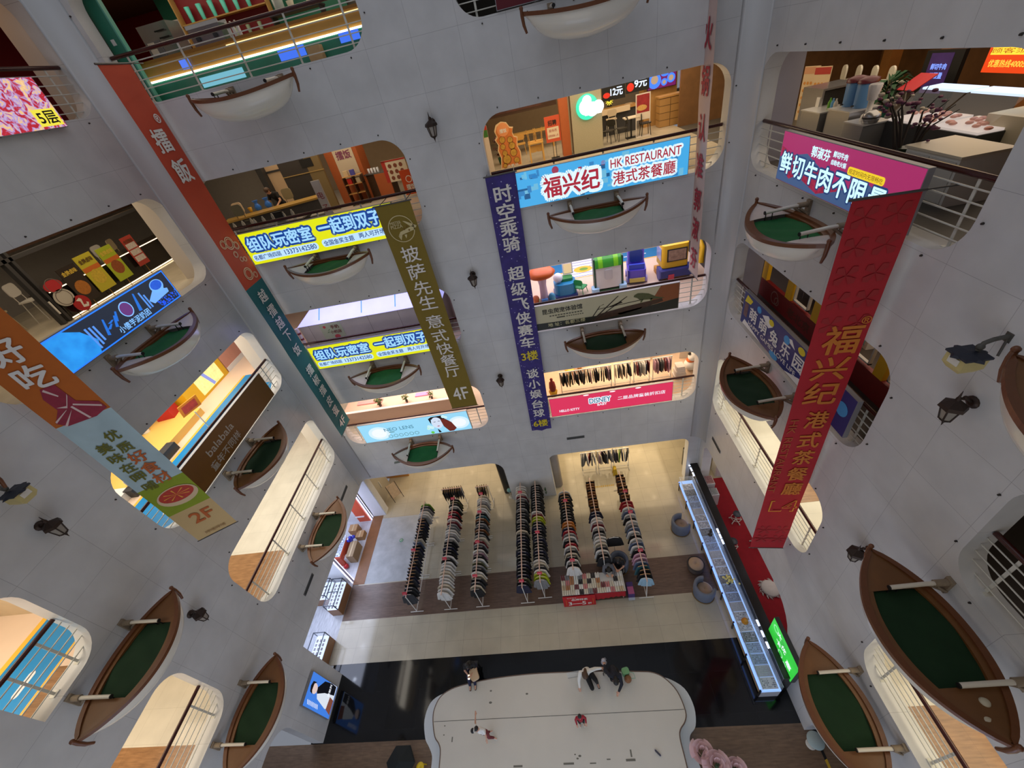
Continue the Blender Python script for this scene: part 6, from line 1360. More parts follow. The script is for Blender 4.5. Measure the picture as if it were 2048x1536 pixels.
block('dining_table', 'long honey-wood dining table behind the stacked chairs', 'table', (0, 22.2, F4), [('top', WCH, [(-1.2, -.4, .72, 1.4, .4, .76)]), ('leg', WCH, [(-1.15, -.35, 0, -1.08, -.28, .72), (1.28, -.35, 0, 1.35, -.28, .72), (-1.15, .28, 0, -1.08, .35, .72), (1.28, .28, 0, 1.35, .35, .72)])])
t = thing('recruitment_sign', 'orange and white notice on a black stand beside the orange pillar', 'sign', (1.17, 19.1, F4)); MB().b2((-.3, 0, .6), (.3, .03, 1.5)).build('board', mat('notice_orange', (206, 84, 50), .5), t); patch(t, 'white_panel', [rect(-.23, .24, .72, 1.12)], mat('notice_cream', (226, 206, 176), .5), -.004)
lettering(t, [('招聘', 0, 1.27, .34, .18)], mat('black_print', (24, 24, 20), .6), -.006, .03); lettering(t, [('服务员', 0, 1.0, .32, .1), ('招聘储备人员', 0, .82, .4, .08)], mat('notice_red', (170, 60, 60), .5), -.007, .02, 'small_lettering')
for x in (-.06, .06): MB().tube([(x, .01, .02), (x, .01, .6)], .012, 6).build('post', BLK, t)
MB().box((0, .01, .015), (.34, .26, .03)).build('base', BLK, t)
block('wall_panel', 'dark wall band with food pictures above the far table', 'panel', (.4, 22.9, F4 + 1.5), [('panel', DKW, [(-1.9, 0, 0, 1.3, .1, .55)]), ('picture_band', mat('food_band', (84, 50, 40), .5, var=.6, vscale=4), [(-1.6, -.02, .1, .6, 0, .4)])])
t = thing('shop_pillar', 'narrow orange pillar between wooden chairs and the terrazzo column', 'pillar', (1.67, 19.05, F4)); t['kind'] = 'structure'; MB().b2((-.17, 0, 0), (.17, .5, 3)).build('cladding', RUST, t)
t = thing('terrazzo_column', 'broad pale terrazzo column in the tea restaurant', 'pillar', (2.52, 18.95, F4)); t['kind'] = 'structure'; MB().b2((-.58, 0, 0), (.6, 1.1, 3)).build('cladding', mat('terrazzo', (170, 162, 136), .5, var=.3, vscale=40), t)
t = thing('round_sign', 'round teal lit sign with a white cloud shape on the terrazzo column', 'sign', (2.55, 18.86, F4 + 1.55)); MB().lathe([(.42, 0), (.42, .06), (.01, .06)], (0, 0, 0), 32).build('disc', E_('teal_light', (60, 226, 180), 1.2), t, (0, 0.06, 0), (PI / 2, 0, 0)); patch(t, 'cloud', [circ(-.05, .0, .26, 20), circ(.2, -.1, .24, 20), circ(.42, -.06, .22, 20), circ(.0, .2, .18, 16), rect(-.1, .55, -.28, .0)], E_('cloud_white', (250, 250, 250), 1.6), -.03)
block('bar_counter', 'oak bar counter with pale edge behind the high stools', 'counter', (4.15, 21.6, F4), [('worktop', OAK, [(-.75, -.3, .92, .9, .5, 1.0)]), ('front_ledge', mat('pale_ledge', (226, 206, 176), .4), [(-.75, -.42, .84, .55, -.3, 1.04)]), ('body', DGR, [(-.7, -.2, 0, .85, .4, .92)])])
for k, x in enumerate((3.85, 4.75)):
    c_ = chair(('pale high bar stool in front of the oak bar counter', 'pale high stool with cream back beside the oak bar')[k], (x, 21.0 + .9 * k, F4), PI, mat('stool_cream', (206, 186, 156), .5), 'pale high bar stools', h=.68, leg=STEEL)
for k, (x, y, rz, lab) in enumerate(((3.5, 19.75, -.7, 'black metal chair at the edge of the terrazzo column'), (4.05, 19.75, -1.57, 'black slatted chair at the small white table'), (5.0, 19.8, 1.57, 'black slatted chair between the poster stand and the podium'))): chair(lab, (x, y, F4), rz, mat('chair_black', (44, 42, 36), .5), 'black metal chairs', leg=BLK)
block('cafe_table', 'small white cafe table on a black column', 'table', (4.45, 19.9, F4), [('top', mat('table_cream', (226, 212, 190), .4), [(-.3, -.25, .72, .3, .25, .76)]), ('column', BLK, [(-.03, -.03, 0, .03, .03, .72)]), ('foot', BLK, [(-.22, -.18, 0, .22, .18, .02)])])
t = thing('poster_stand', 'white framed poster stand with crimson food poster', 'sign', (4.88, 19.68, F4)); MB().b2((-.29, 0, .6), (.29, .02, 1.5)).b2((-.29, 0, 0), (-.26, .02, .6)).b2((.26, 0, 0), (.29, .02, .6)).b2((-.29, -.1, 0), (.29, .14, .02)).build('frame', mat('frame_white', (216, 206, 196), .4), t); patch(t, 'poster', [rect(-.25, .25, .85, 1.46)], mat('crimson_poster', (150, 40, 44), .5, var=.5, vscale=7), -.004); patch(t, 'text_block', [rect(-.25, .25, .63, .85)], mat('poster_text', (220, 206, 190), .5), -.004); patch(t, 'dish_picture', [circ(-.05, 1.02, .2, 16, .1)], mat('dish_gold', (206, 160, 90), .5, var=.4, vscale=20), -.006)
block('podium', 'oak reception podium with grooved front', 'podium', (6.25, 20.9, F4), [('body', tiles('podium_boards', (186, 142, 84), (110, 80, 46), 3, .26, .4, mortar=.012, axes='XZ'), [(-.44, -.25, 0, .44, .3, 1.06)]), ('ledge', OAK, [(-.48, -.28, 1.06, .48, .34, 1.12)])])
block('wood_pillar', 'wide oak clad pillar behind the podium under the blue food screen', 'pillar', (6.1, 21.5, F4), [('cladding', OAK, [(-.75, 0, 0, .65, .8, 3)])])['kind'] = 'structure'
t = thing('food_screen', 'blue lit screen with bowls of food above the podium', 'screen', (6.05, 21.32, F4 + 1.35)); MB().b2((-.6, 0, 0), (.6, .06, .62)).build('casing', BLK, t); patch(t, 'face', [rect(-.58, .58, .02, .6)], E_('magenta_face', (120, 30, 96), .9), -.004); patch(t, 'bowl', [circ(-.3, .3, .27, 20), circ(.1, .2, .13, 16), circ(.38, .3, .17, 16), circ(.12, .48, .16, 16, .09)], E_('bowl_screen_blue', (70, 130, 250), 1.1), -.006); patch(t, 'food', [circ(-.3, .34, .15, 16), circ(.1, .2, .07, 12), circ(.38, .3, .1, 12)], E_('food_tone', (190, 160, 130), .9), -.008)
for k, (x, txt, red) in enumerate(((4.0, '12元', 0), (5.0, '9元', 1))):
    t = thing('menu_screen', ('dark lit menu board with a red burger shape and price', 'dark lit menu board with red circle and nine-yuan price')[k], 'screen', (x, 21.1, F4 + 1.35 + .1 * k)); MB().b2((-.48, 0, 0), (.48, .05, .62)).build('casing', BLK, t); lettering(t, [(txt, .12, .28, .5, .28)], E_('menu_white_blue', (210, 230, 255), 1.4), -.006, .04); patch(t, 'glow_line', [rect(-.42 + .14 * j, -.32 + .14 * j, .5, .57) for j in range(6)], E_('menu_warm', (255, 230, 170), 1.6), -.005); patch(t, 'red_shape', [circ(-.3, .2, .15, 14, .1 if k == 0 else .15)], E_('menu_red_glow', (230, 50, 30), 1.0), -.006)
tag(MB().rbox((0, 0, .7), (1.2, .5, 1.4), .04, 2).build('partition_screen', mat('screen_white', (220, 206, 184), .5), None, (8.0, 21.9, F4)), 'low white partition beside the dining tables', 'partition')
for k in range(3): block('dining_table', 'oak dining table beyond the podium, row by the green bench', 'table', (7.3 + .9 * k, 24.0 - .3 * k, F4), [('top', OAK, [(-.35, -.5, .72, .35, .5, .76)]), ('leg', DGR, [(-.04, -.04, 0, .04, .04, .72)])], group='oak dining table beyond the podium, row by the green bench')
chair('white dining chair by the low white partition', (7.35, 21.9, F4), 0, mat('chair_white', (220, 214, 204), .5), None)
tag(MB().rbox((0, 0, .4), (3.2, .5, .8), .06, 2).build('bench', mat('olive_bench', (70, 66, 40), .7), None, (8.2, 25.0, F4)), 'long olive bench along the far dining wall', 'bench')
t = thing('neon_sign', 'yellow neon firework shape over the oak bar', 'sign', (3.95, 21.9, F4 + 1.05)); mb = MB()
for k in range(12): mb.tube([(.05 * math.cos(k * .52), 0, .22 + .05 * math.sin(k * .52)), (.17 * math.cos(k * .52), 0, .22 + .17 * math.sin(k * .52))], .014, 5)
mb.build('tube', E_('neon_yellow', (255, 226, 60), 1.6), t); MB().box((0, 0, .02), (.2, .06, .04)).build('base', BLK, t)
# ---- third storey playground
floor_piece('floor_inlay_5', -1.6, 6.3, 17.75, 18.75, mat('play_blue', (30, 110, 156), .5), z=F3 + .004, th=.01)
PY = mat('play_yellow', (226, 176, 60), .5); PWH = mat('play_white', (226, 222, 224), .5)
t = thing('floor_markings', 'road markings, zebra bars and yellow spot printed on the play floor', 'floor markings', (0, 0, F3))
MB().b2((-1.6, 17.68, .004), (6.3, 17.75, .008)).b2((-1.6, 18.75, .004), (6.3, 18.82, .008)).b2((.98, 16.95, .004), (2.7, 17.0, .008)).build('yellow_line', PY, t)
mb = MB()
for k in range(6): mb.b2((.98, 17.05 + .3 * k, .006), (2.7, 17.09 + .3 * k, .011))
mb.build('zebra_bar', mat('zebra_navy', (70, 84, 150), .5), t); MB().b2((.95, 17.0, .0045), (2.72, 18.85, .0085)).build('zebra_ground', PWH, t)
MB().prism(circ(1.75, 17.75, .42, 24, .34), .008, .012, 'xy').build('yellow_spot', PY, t); MB().prism(circ(1.78, 17.75, .2, 16, .16), .012, .014, 'xy').build('green_mark', mat('spot_green', (110, 150, 60), .5), t)
MB().b2((3.7, 18.2, .006), (4.7, 18.27, .012)).b2((5.2, 18.2, .006), (6.2, 18.27, .012)).b2((-.6, 18.2, .006), (.4, 18.27, .012)).build('lane_dash', PWH, t)
t = thing('mushroom_ride', 'orange mushroom-topped ride stand with white column', 'ride', (-.15, 15.0, F3)); MB().lathe([(.05, 1.15), (.5, 1.32), (.56, 1.42), (.4, 1.55), (.05, 1.6)], (0, 0, 0), 20).build('cap', mat('mushroom_orange', (206, 92, 26), .4), t); MB().lathe([(.24, .1), (.16, .4), (.14, .9), (.2, 1.25)], (0, 0, 0), 16).build('column', mat('pale_lilac', (206, 180, 196), .4), t); MB().rbox((0, 0, .07), (.9, .7, .14), .2, 4).build('base', mat('base_green', (70, 110, 50), .5), t); MB().box((.0, -.3, .28), (.26, .12, .28)).build('coin_box', mat('coin_blue', (70, 130, 200), .4), t)
for x in (-.35, .3): MB().ball((x, -.1, .4), .14, 10, 7).lathe([(.1, .1), (.12, .3), (.05, .4)], (x, -.1, 0), 10).build('seat_figure', mat('figure_%d' % (x > 0), (220, 120, 70) if x < 0 else (70, 150, 190), .4), t)
t = thing('boat_ride', 'blue and green toddler ride with a bright screen behind the seat', 'ride', (.75, 15.75, F3)); MB().rbox((0, 0, .3), (.9, .8, .5), .3, 5).build('hull', mat('ride_blue', (40, 130, 180), .35), t); MB().rbox((.1, .1, .6), (.5, .4, .14), .1, 3).build('seat', mat('ride_green', (50, 130, 70), .4), t); MB().box((.2, .3, .95), (.42, .08, .5)).build('screen_casing', mat('ride_white', (224, 224, 230), .4), t); MB().box((.2, .25, .95), (.32, .02, .4)).build('screen', E_('ride_screen', (230, 200, 150), .9), t); MB().ball((-.25, -.1, .78), .2, 12, 8).build('figure_head', mat('ride_white', (224, 224, 230), .4), t); MB().box((0, 0, .04), (.95, .85, .08)).build('base', mat('ride_navy', (40, 60, 130), .4), t)
chair('small green plastic chair on the play floor', (1.38, 15.5, F3), 2.5, mat('chair_green', (20, 140, 70), .4), None, h=.3, back=.4)
t = thing('claw_machine', 'white game kiosk with domed green top and pale blue feet', 'game machine', (2.5, 15.7, F3)); MB().rbox((0, 0, .55), (1.05, .8, .95), .08, 3).build('body', mat('kiosk_white', (214, 214, 212), .35), t)
R = []
for i in range(9):
    a = PI * i / 8; R.append([(x, -.42 * math.cos(a), 1.02 + .46 * math.sin(a) ** .8) for x in (-.52, -.48, 0, .48, .52)])
mb = MB().grid(R); mb.build('dome', mat('dome_green', (60, 150, 50), .2), t)
for x in (-.3, .3): MB().grid([[(x + d, -.43 * math.cos(PI * i / 8), 1.025 + .467 * math.sin(PI * i / 8) ** .8) for d in (-.09, .09)] for i in range(9)]).build('dome_stripe', mat('dome_lime', (120, 196, 40), .2), t)
for x in (-.55, .55): MB().box((x, -.2, .75), (.06, .4, 1.3)).build('side_rail', mat('rail_green', (20, 70, 50), .4), t)
MB().rbox((0, -.42, .72), (.3, .08, .42), .06, 3, 'y').build('dispenser', mat('kiosk_silver', (190, 192, 196), .3, .3), t); MB().ball((0, -.1, 1.52), .14, 10, 7).build('top_figure', WHP, t)
for x in (-.55, .55): MB().rbox((x, -.35, .1), (.3, .4, .2), .1, 3).build('foot', mat('foot_blue', (160, 200, 232), .4), t)
MB().box((0, -.3, .06), (.9, .2, .12)).build('plinth', mat('plinth_green', (20, 80, 40), .4), t)
t = thing('car_ride', 'purple hooded car ride with blue seat and yellow bumper', 'ride', (3.72, 15.95, F3), -.15); PU = mat('ride_purple', (90, 74, 190), .3)
MB().rbox((0, 0, .35), (.72, 1.1, .5), .15, 4).build('body', PU, t); MB().rbox((0, .25, .95), (.66, .5, .75), .15, 4).build('hood', PU, t); MB().rbox((0, -.02, 1.0), (.5, .08, .5), .1, 3, 'y').build('opening', mat('ride_navy', (40, 60, 130), .4), t); MB().box((0, -.42, .62), (.6, .1, .4)).build('seat_back', mat('seat_blue', (50, 70, 190), .4), t); MB().box((0, -.57, .2), (.6, .06, .16)).build('bumper', mat('bumper_yellow', (200, 180, 90), .4), t)
for x in (-.37, .37):
    for y in (-.35, .35): MB().lathe([(.14, -.04), (.14, .04)], (0, 0, 0), 14).build('wheel', mat('ride_lilac', (170, 160, 220), .4), t, (x, y, .14), (0, PI / 2, 0))
t = thing('excavator_game', 'yellow excavator-shaped game machine with glass window and digger arm', 'game machine', (5.1, 15.8, F3))
MB().rbox((0, 0, .95), (1.0, .9, .9), .12, 4).build('cab', YEL, t); MB().box((.05, -.46, 1.0), (.75, .03, .5)).build('window_frame', BLK, t); MB().box((.05, -.475, 1.0), (.66, .02, .42)).build('window', mat('machine_window', (150, 120, 100), .2, var=.6, vscale=8), t); MB().box((-.51, 0, 1.0), (.02, .6, .5)).build('side_window', mat('window_lilac', (150, 150, 190), .15), t)
MB().box((0, -.35, .32), (1.2, .6, .3)).build('console', mat('console_navy', (40, 50, 120), .4), t); MB().box((0, .1, .12), (1.1, .9, .24)).build('track', mat('track_orange', (200, 140, 40), .5), t); MB().box((0, .2, 1.45), (.8, .2, .12)).build('roof_lamp', mat('lamp_blue', (70, 70, 200), .3), t)
MB().tube([(.5, .1, 1.2), (.85, -.1, 1.6), (1.0, -.4, 1.1), (.9, -.6, .55)], [.12, .1, .1, .13], 8).build('digger_arm', YEL, t); MB().box((-.2, -.6, .2), (.22, .16, .2)).build('seat', mat('seat_pink', (190, 60, 80), .5), t)
for x in (-.55, .55): MB().lathe([(.26, -.06), (.26, .06)], (0, 0, 0), 16).build('wheel', mat('wheel_blue', (60, 70, 150), .4), t, (x, -.3, .26), (0, PI / 2, 0))
tag(MB().tube([(0, 0, 0), (.0, 0, .5)], .012, 6).build('light_wand', E_('wand_red', (255, 120, 90), 1.3), None, (.98, 15.45, F3)), 'thin glowing red wand standing on the play floor', 'lamp')
# ---- second storey: children's clothes shop
for q, (x0, x1, n, cs, rl) in enumerate(((-.05, 2.3, 24, ['black', 'black', 'charcoal', 'black', 'olive', 'black', 'mauve', 'black'], 'long black rack over the pink sign'), (2.4, 3.15, 6, ['cream', 'charcoal', 'cream', 'black'], 'first of three small racks over the pink sign'), (3.25, 4.0, 7, ['navy', 'burgundy', 'grey', 'white', 'white'], 'second of three small racks over the pink sign'), (4.1, 4.95, 7, ['pink', 'mauve', 'charcoal', 'grey', 'burgundy'], 'third small rack over the pink sign, by the white toy'))):
    rack_unit('clothes_rack', rl, 14.5, x0, x1, h=1.25, axis='x', z=F2, group='clothes racks in the children\'s shop', m=CHR)
    for i in range(n):
        c = cs[i % len(cs)]; g = f'{c} garment on the {rl}'
        garment(x0 + .08 + (x1 - x0 - .16) * i / (n - 1), 14.5, F2 + 1.16, c, PI / 2 + random.uniform(-.2, .2), 'shirt' if i % 3 else 'trousers', g, g, sc_=.85)
for k, (x, y, lab) in enumerate(((.5, 15.9, 'round yellow stool on the pink floor, first of the near pair'), (1.0, 16.1, 'round yellow stool on the pink floor, second of the near pair'), (2.55, 16.7, 'round yellow stool on the pink floor, first of the far pair'), (3.0, 16.95, 'round yellow stool on the pink floor, second of the far pair'))):
    t = thing('round_stool', lab, 'stool', (x, y, F2), 0, 'round yellow stools'); MB().lathe([(.24, .3), (.26, .33), (.25, .37), (.01, .375)], (0, 0, 0), 20).build('top', mat('stool_yellow', (226, 170, 60), .5), t); MB().lathe([(.16, 0), (.1, .1), (.1, .3)], (0, 0, 0), 14).build('base', mat('stool_base', (190, 140, 70), .5), t)
block('shop_counter', 'white shop counter behind the small clothes racks', 'counter', (4.05, 16.3, F2), [('body', WHP, [(-.45, -.3, 0, .35, .3, .85)]), ('worktop', mat('counter_cream2', (232, 216, 196), .4), [(-.48, -.33, .85, .38, .33, .89)])])
block('pink_box_shelf', 'wooden shelf with a pink box beside the white counter', 'shelf', (5.0, 16.6, F2), [('frame', DKW, [(-.5, -.2, 0, .5, .3, .5)]), ('pink_box', mat('box_pink', (226, 120, 150), .5), [(-.4, -.15, .5, .0, .25, .72)])])
chair('bright blue plastic chair at the far side of the children\'s shop', (5.9, 16.9, F2), .5, mat('chair_blue', (40, 110, 210), .4), None, h=.4)
block('wet_floor_frame', 'yellow folding frame beside the bright blue chair', 'sign', (5.55, 16.9, F2), [('panel', YEL, [(-.12, -.1, 0, .12, -.07, .6), (-.12, .07, 0, .12, .1, .6)]), ('hinge', YEL, [(-.1, -.1, .58, .1, .1, .61)])])
t = thing('leaning_board', 'pale framed board leaning behind the white toy', 'board', (6.0, 15.7, F2), -.2); MB().box((0, 0, .55), (.6, .03, 1.1), (.15, 0, 0)).build('board', mat('board_pale', (200, 190, 180), .4), t); MB().box((0, .0, 1.1), (.64, .04, .04)).build('rim', STEEL, t)
t = thing('plush_toy', 'white plush toy with black ears sitting by the railing', 'toy', (5.9, 14.9, F2 + .0)); MB().ball((0, 0, .3), .28, 12, 9, (1, 1, 1.05)).ball((.05, -.05, .75), .2, 12, 9).build('body', mat('plush_white', (226, 222, 216), .95), t); MB().ball((-.1, -.05, .95), .07, 8, 6).ball((.2, -.05, .95), .07, 8, 6).build('ear', BLK, t); MB().lathe([(.16, .5), (.2, .56), (.16, .6)], (0, 0, 0), 12).build('scarf', mat('scarf_orange', (206, 100, 40), .8), t)
t = thing('cloth_pile', 'heap of white folded cloth at the end of the racks', 'cloth', (5.3, 14.55, F2)); mb = MB()
for k in range(5): mb.rbox((.03 * (k % 2), 0, .08 + .13 * k), (.5 - .04 * k, .4, .12), .05, 3)
mb.build('pile', mat('cloth_white', (220, 212, 204), .9), t)
t = thing('shop_mannequin', 'small mannequin torso in red and gold beside the purple banner', 'mannequin', (-.42, 14.2, F2)); MB().lathe([(.1, .0), (.12, .5), (.16, .7), (.13, 1.0), (.05, 1.08), (.07, 1.2), (.02, 1.26)], (0, 0, 0), 12).build('body', mat('doll_red', (120, 30, 30), .6), t); MB().lathe([(.14, .2), (.2, .5), (.15, .55)], (0, 0, 0), 12).build('skirt', mat('doll_gold', (206, 160, 40), .6), t)
# ---- side wall L, fourth storey: black counter
t = thing('black_counter', 'long black counter with thin lit edges and posters on its front', 'counter', (-14.4, 10.9, F4)); MB().b2((-.6, 0, 0), (0, 6.5, .86)).build('front', mat('black_gloss', (30, 28, 26), .15), t); MB().b2((-.65, -.02, .86), (.03, 6.52, .90)).build('worktop', mat('dark_top', (60, 54, 48), .3), t)
LW_ = E_('warm_strip', (255, 226, 180), 3.0)
MB().b2((.0, 0, .02), (.02, 6.5, .05)).b2((.03, 0, .86), (.045, 6.5, .885)).build('led_strip', LW_, t)
for k, (y, w_, z, h_, c, c2, lab) in enumerate(((11.75, .62, .2, 1.1, (40, 30, 24), (176, 110, 40), 'dark poster of a golden roast leaning on the black counter'), (12.45, .62, .25, 1.15, (196, 186, 50), (206, 180, 60), 'yellow noodle poster leaning on the black counter'), (13.25, .6, .25, 1.1, (170, 186, 40), (150, 80, 40), 'lime and orange poster leaning on the black counter'), (14.25, .5, .35, 1.0, (176, 62, 50), (206, 196, 190), 'red price sheet on a pole beside the black counter'))):
    t = thing('food_poster', lab, 'poster', (-14.28, y, F4), PI / 2, 'posters on the black counter'); MB().b2((-w_ / 2, 0, z), (w_ / 2, .02, z + h_)).build('sheet', mat('poster_l%d' % k, c, .5), t); MB().tube([(0, .03, 0), (0, .03, z + h_ * .5)], .012, 6).build('pole', mat('brass_pole', (150, 116, 50), .4, .5), t)
    patch(t, 'picture', [circ(0, z + h_ * .38, w_ * .36, 18, h_ * .2)] if k < 3 else [rect(-w_ * .42, w_ * .42, z + .15 * h_ + .22 * j, z + .15 * h_ + .22 * j + .18) for j in range(3)], mat('poster_pic_l%d' % k, c2, .5, var=.4, vscale=16), -.004)
    if k in (1, 2): patch(t, 'orange_band', [rect(-w_ / 2, w_ / 2, z + h_ * .56, z + h_ * .68)], mat('band_orange', (206, 110, 40), .5), -.003)
    lettering(t, [('金牌卤味' if k < 3 else '今日特价', 0, z + h_ * .84, w_ * .8, h_ * .12)], mat('poster_letter_%d' % (k % 2), (230, 200, 80) if k == 0 else (90, 60, 30) if k < 3 else (230, 210, 200), .5), -.006, .03)
for k, (y, z, r, c, lab) in enumerate(((11.05, .62, .28, (190, 186, 176), 'pale round cut-out emblem on the counter end'), (11.35, .28, .26, (176, 24, 34), 'red round cut-out with a white curl on the counter end'), (11.05, 1.0, .27, (186, 40, 50), 'red lozenge sticker on the counter end, topmost'))):
    t = thing('round_emblem', lab, 'sign', (-14.26, y, F4 + z), PI / 2, 'round emblems on the black counter'); MB().prism(circ(0, 0, r, 22, r * (.6 if k == 2 else .9)), -.01, .01).build('disc', mat('emblem_l%d' % k, c, .5), t)
    if k == 1: patch(t, 'curl', [[(-.12, .12), (.02, .16), (.06, .1), (.0, -.06), (.1, -.08), (.12, -.02), (.18, -.06), (.1, -.16), (-.06, -.12), (-.02, .06)]], WHT, -.014)
    else: patch(t, 'line_ring', ring(0, 0, r * .8, .02, 20), mat('ring_grey', (110, 100, 96) if k == 0 else (226, 180, 170), .5), -.014)
    MB().tube([(0, .015, -z), (0, .015, 0)], .01, 5).build('pole', DGR, t)
for k, (x, y, rz) in enumerate(((-15.6, 14.4, 0), (-15.6, 15.1, .3), (-15.7, 11.3, .2), (-15.9, 10.4, .4))): chair(('white shell chair behind the red price sheet', 'cream shell chair behind the red price sheet', 'white shell chair behind the glass door', 'cream shell chair at the glass door frame')[k], (x, y, F4), PI / 2 + rz, mat('shell_%d' % (k % 2), ((226, 222, 214), (206, 186, 150))[k % 2], .4), 'shell chairs behind the black counter', h=.68, back=.62)
block('door_frame', 'dark steel door frame at the end of the black counter', 'door frame', (-14.4, 10.62, F4), [('upright', DGR, [(-.08, -.1, 0, .08, .0, 2.9), (-.08, .1, 0, .08, .18, 2.9)]), ('lintel', DGR, [(-.08, -4, 1.9, .08, 6.8, 2.0)]), ('handle', WHP, [(.08, .0, .3, .11, .04, .7)])])
block('dark_ceiling_band', 'dark glossy bulkhead with warm lights over the black counter', 'bulkhead', (-15.2, 10.6, F4 + 2.0), [('panel', mat('bulkhead_brown', (62, 44, 34), .2, var=.4, vscale=2), [(0, 0, 0, .1, 8, .9)]), ('lamp', E_('amber_lamp', (255, 170, 60), 2.0), [(.1, 4.6, .5, .14, 5.6, .6), (.1, 6.6, .3, .14, 6.8, .45)])])
block('dark_sofa', 'dark padded bench and table beyond the black counter\'s near end', 'bench', (-15.8, 9.2, F4), [('seat', DGR, [(-.4, -1.2, .0, .4, 1.0, .45)]), ('back', BLK, [(-.5, -1.2, .45, -.3, 1.0, .95)]), ('table_top', mat('slate_green', (70, 84, 76), .4), [(.5, -.6, .7, 1.0, .4, .74)]), ('table_leg', DGR, [(.7, -.14, 0, .78, -.06, .7)])])
# ---- side wall L, third storey: blue and yellow children's shop
floor_piece('floor_inlay_6', -12.95, -11.13, 5.3, 13.4, mat('kids_blue', (30, 130, 190), .35, var=.25, vscale=.7), z=F3 + .004, th=.01)
floor_piece('floor_inlay_7', -13.05, -12.95, 5.3, 13.4, PY, z=F3 + .006, th=.012)
t = thing('floor_markings', 'white dashes and orange letters on the blue shop floor', 'floor markings', (0, 0, F3 + .004)); mb = MB()
for k in range(5): mb.prism(rrect(-11.72, -11.6, 6.6 + 1.25 * k, 7.15 + 1.25 * k, .06, 4), .001, .004, 'xy')
mb.build('white_dash', PWH, t); MB().b2((-11.95, 12.2, .001), (-11.85, 12.5, .004)).b2((-11.95, 12.2, .001), (-11.6, 12.28, .004)).b2((-11.7, 12.2, .001), (-11.6, 12.5, .004)).build('orange_letter', mat('letter_orange', (226, 140, 30), .5), t)
t = thing('window_display', 'yellow shop front with a lit picture of leaves', 'display', (-14.0, 12.95, F3), PI / 2); MB().b2((-1.35, 0, 0), (.9, .1, 2.6)).build('wall', YEL, t); patch(t, 'picture', [rect(-.75, .62, .1, .85)], mat('leaf_picture_lit', (220, 196, 130), .4, emit=1.0, var=.5, vscale=9), -.006); patch(t, 'blue_figure', [[(-.3, .8), (-.15, .82), (.1, .15), (-.05, .12)]], E_('figure_blue', (150, 160, 230), .9), -.009)
block('plaster_panel', 'pink plaster wall beyond the yellow shop front', 'wall panel', (-14.0, 13.9, F3), [('panel', mat('pink_plaster', (196, 140, 120), .6, var=.08), [(-.1, 0, 0, 0, 6, 2.6)]), ('skirting', WHP, [(0, 0, 0, .02, 6, .2)])])
block('yellow_wall', 'bright yellow return wall with ledge in the children\'s shop', 'wall panel', (-14.6, 11.5, F3), [('panel', YEL, [(-.8, 0, 0, .6, .1, 2.6)]), ('ledge', mat('ledge_yellow', (236, 196, 60), .4), [(-.8, -.2, 0, .6, 0, .14)])])
block('display_platform', 'low honey-coloured display platform with white rounded end', 'platform', (-14.2, 9.2, F3), [('top', mat('honey_platform', (232, 186, 96), .45), [(-1.2, -1.6, 0, .8, 2.0, .26)]), ('white_end', WHP, [(-1.2, -3.2, 0, .8, -1.6, .26)])])
t = thing('red_bin', 'red sale bin full of red packets by the yellow wall', 'bin', (-14.55, 11.0, F3 + .262), .2); MB().b2((-.3, -.25, 0), (.3, .25, .5)).build('bin', mat('bin_red', (176, 30, 30), .5), t); mb = MB()
for k in range(14): mb.ball((random.uniform(-.22, .22), random.uniform(-.18, .18), .52), .07, 7, 5)
stuff(mb.build('packets', mat('packet_red', (150, 26, 26), .4, var=.4, vscale=14), t))
t = thing('silver_bouquet', 'spiky white and silver arrangement beside the red bin', 'decoration', (-14.9, 10.2, F3 + .262)); mb = MB(); r = random.Random(3)
for _ in range(40):
    a = r.random() * 6.28; mb.tube([(0, 0, .1), (.5 * r.random() * math.cos(a), .5 * r.random() * math.sin(a), .2 + .5 * r.random())], [.02, .004], 4)
mb.build('spray', mat('spray_white', (220, 216, 206), .4), t); MB().lathe([(.12, 0), (.14, .2)], (0, 0, 0), 10).build('pot', WHP, t)
t = thing('kite_sign', 'orange-framed hanging sign over the blue floor', 'sign', (-12.4, 10.1, F3 + .9), .9); MB().prism([(-.35, 0), (.3, .1), (.35, .5), (-.3, .4)], 0, .03).build('frame', mat('kite_orange', (226, 140, 40), .5), t); patch(t, 'picture', [[(-.26, .07), (.22, .15), (.26, .42), (-.22, .34)]], mat('kite_red', (196, 70, 60), .5, var=.5, vscale=9), -.004); MB().tube([(0, .01, -.9), (0, .01, 0)], .02, 6).build('stand', WHP, t)
block('dark_bench', 'dark low bench with boxes along the honey platform', 'bench', (-13.3, 8.2, F3), [('seat', DGR, [(-.15, -.8, 0, .15, 1.2, .3)]), ('box', mat('pale_box', (190, 190, 200), .5), [(-.12, -.6, .3, .12, -.2, .5), (-.12, .3, .3, .12, .6, .48)])])
# near opening L, third storey: blue strip and yellow line
floor_piece('floor_inlay_8', -12.75, -11.45, -3.5, 4.0, mat('kids_blue', (30, 130, 190), .35, var=.25, vscale=.7), z=F3 + .004, th=.01)
floor_piece('floor_inlay_9', -12.9, -12.75, -3.5, 4.0, PY, z=F3 + .006, th=.012); floor_piece('floor_inlay_10', -11.45, -11.36, -3.5, 4.0, PY, z=F3 + .006, th=.012)
floor_piece('floor_inlay_11', -11.36, -11.12, -3.5, 2.9, IN, z=F3 + .004, th=.01)
t = thing('floor_markings', 'white rounded dash on the bright blue floor at lower left', 'floor markings', (0, 0, F3 + .004)); MB().prism(rrect(-12.0, -11.85, 2.35, 2.85, .07, 4), .001, .004, 'xy').prism(rrect(-12.0, -11.85, 1.2, 1.7, .07, 4), .001, .004, 'xy').build('white_dash', PWH, t)
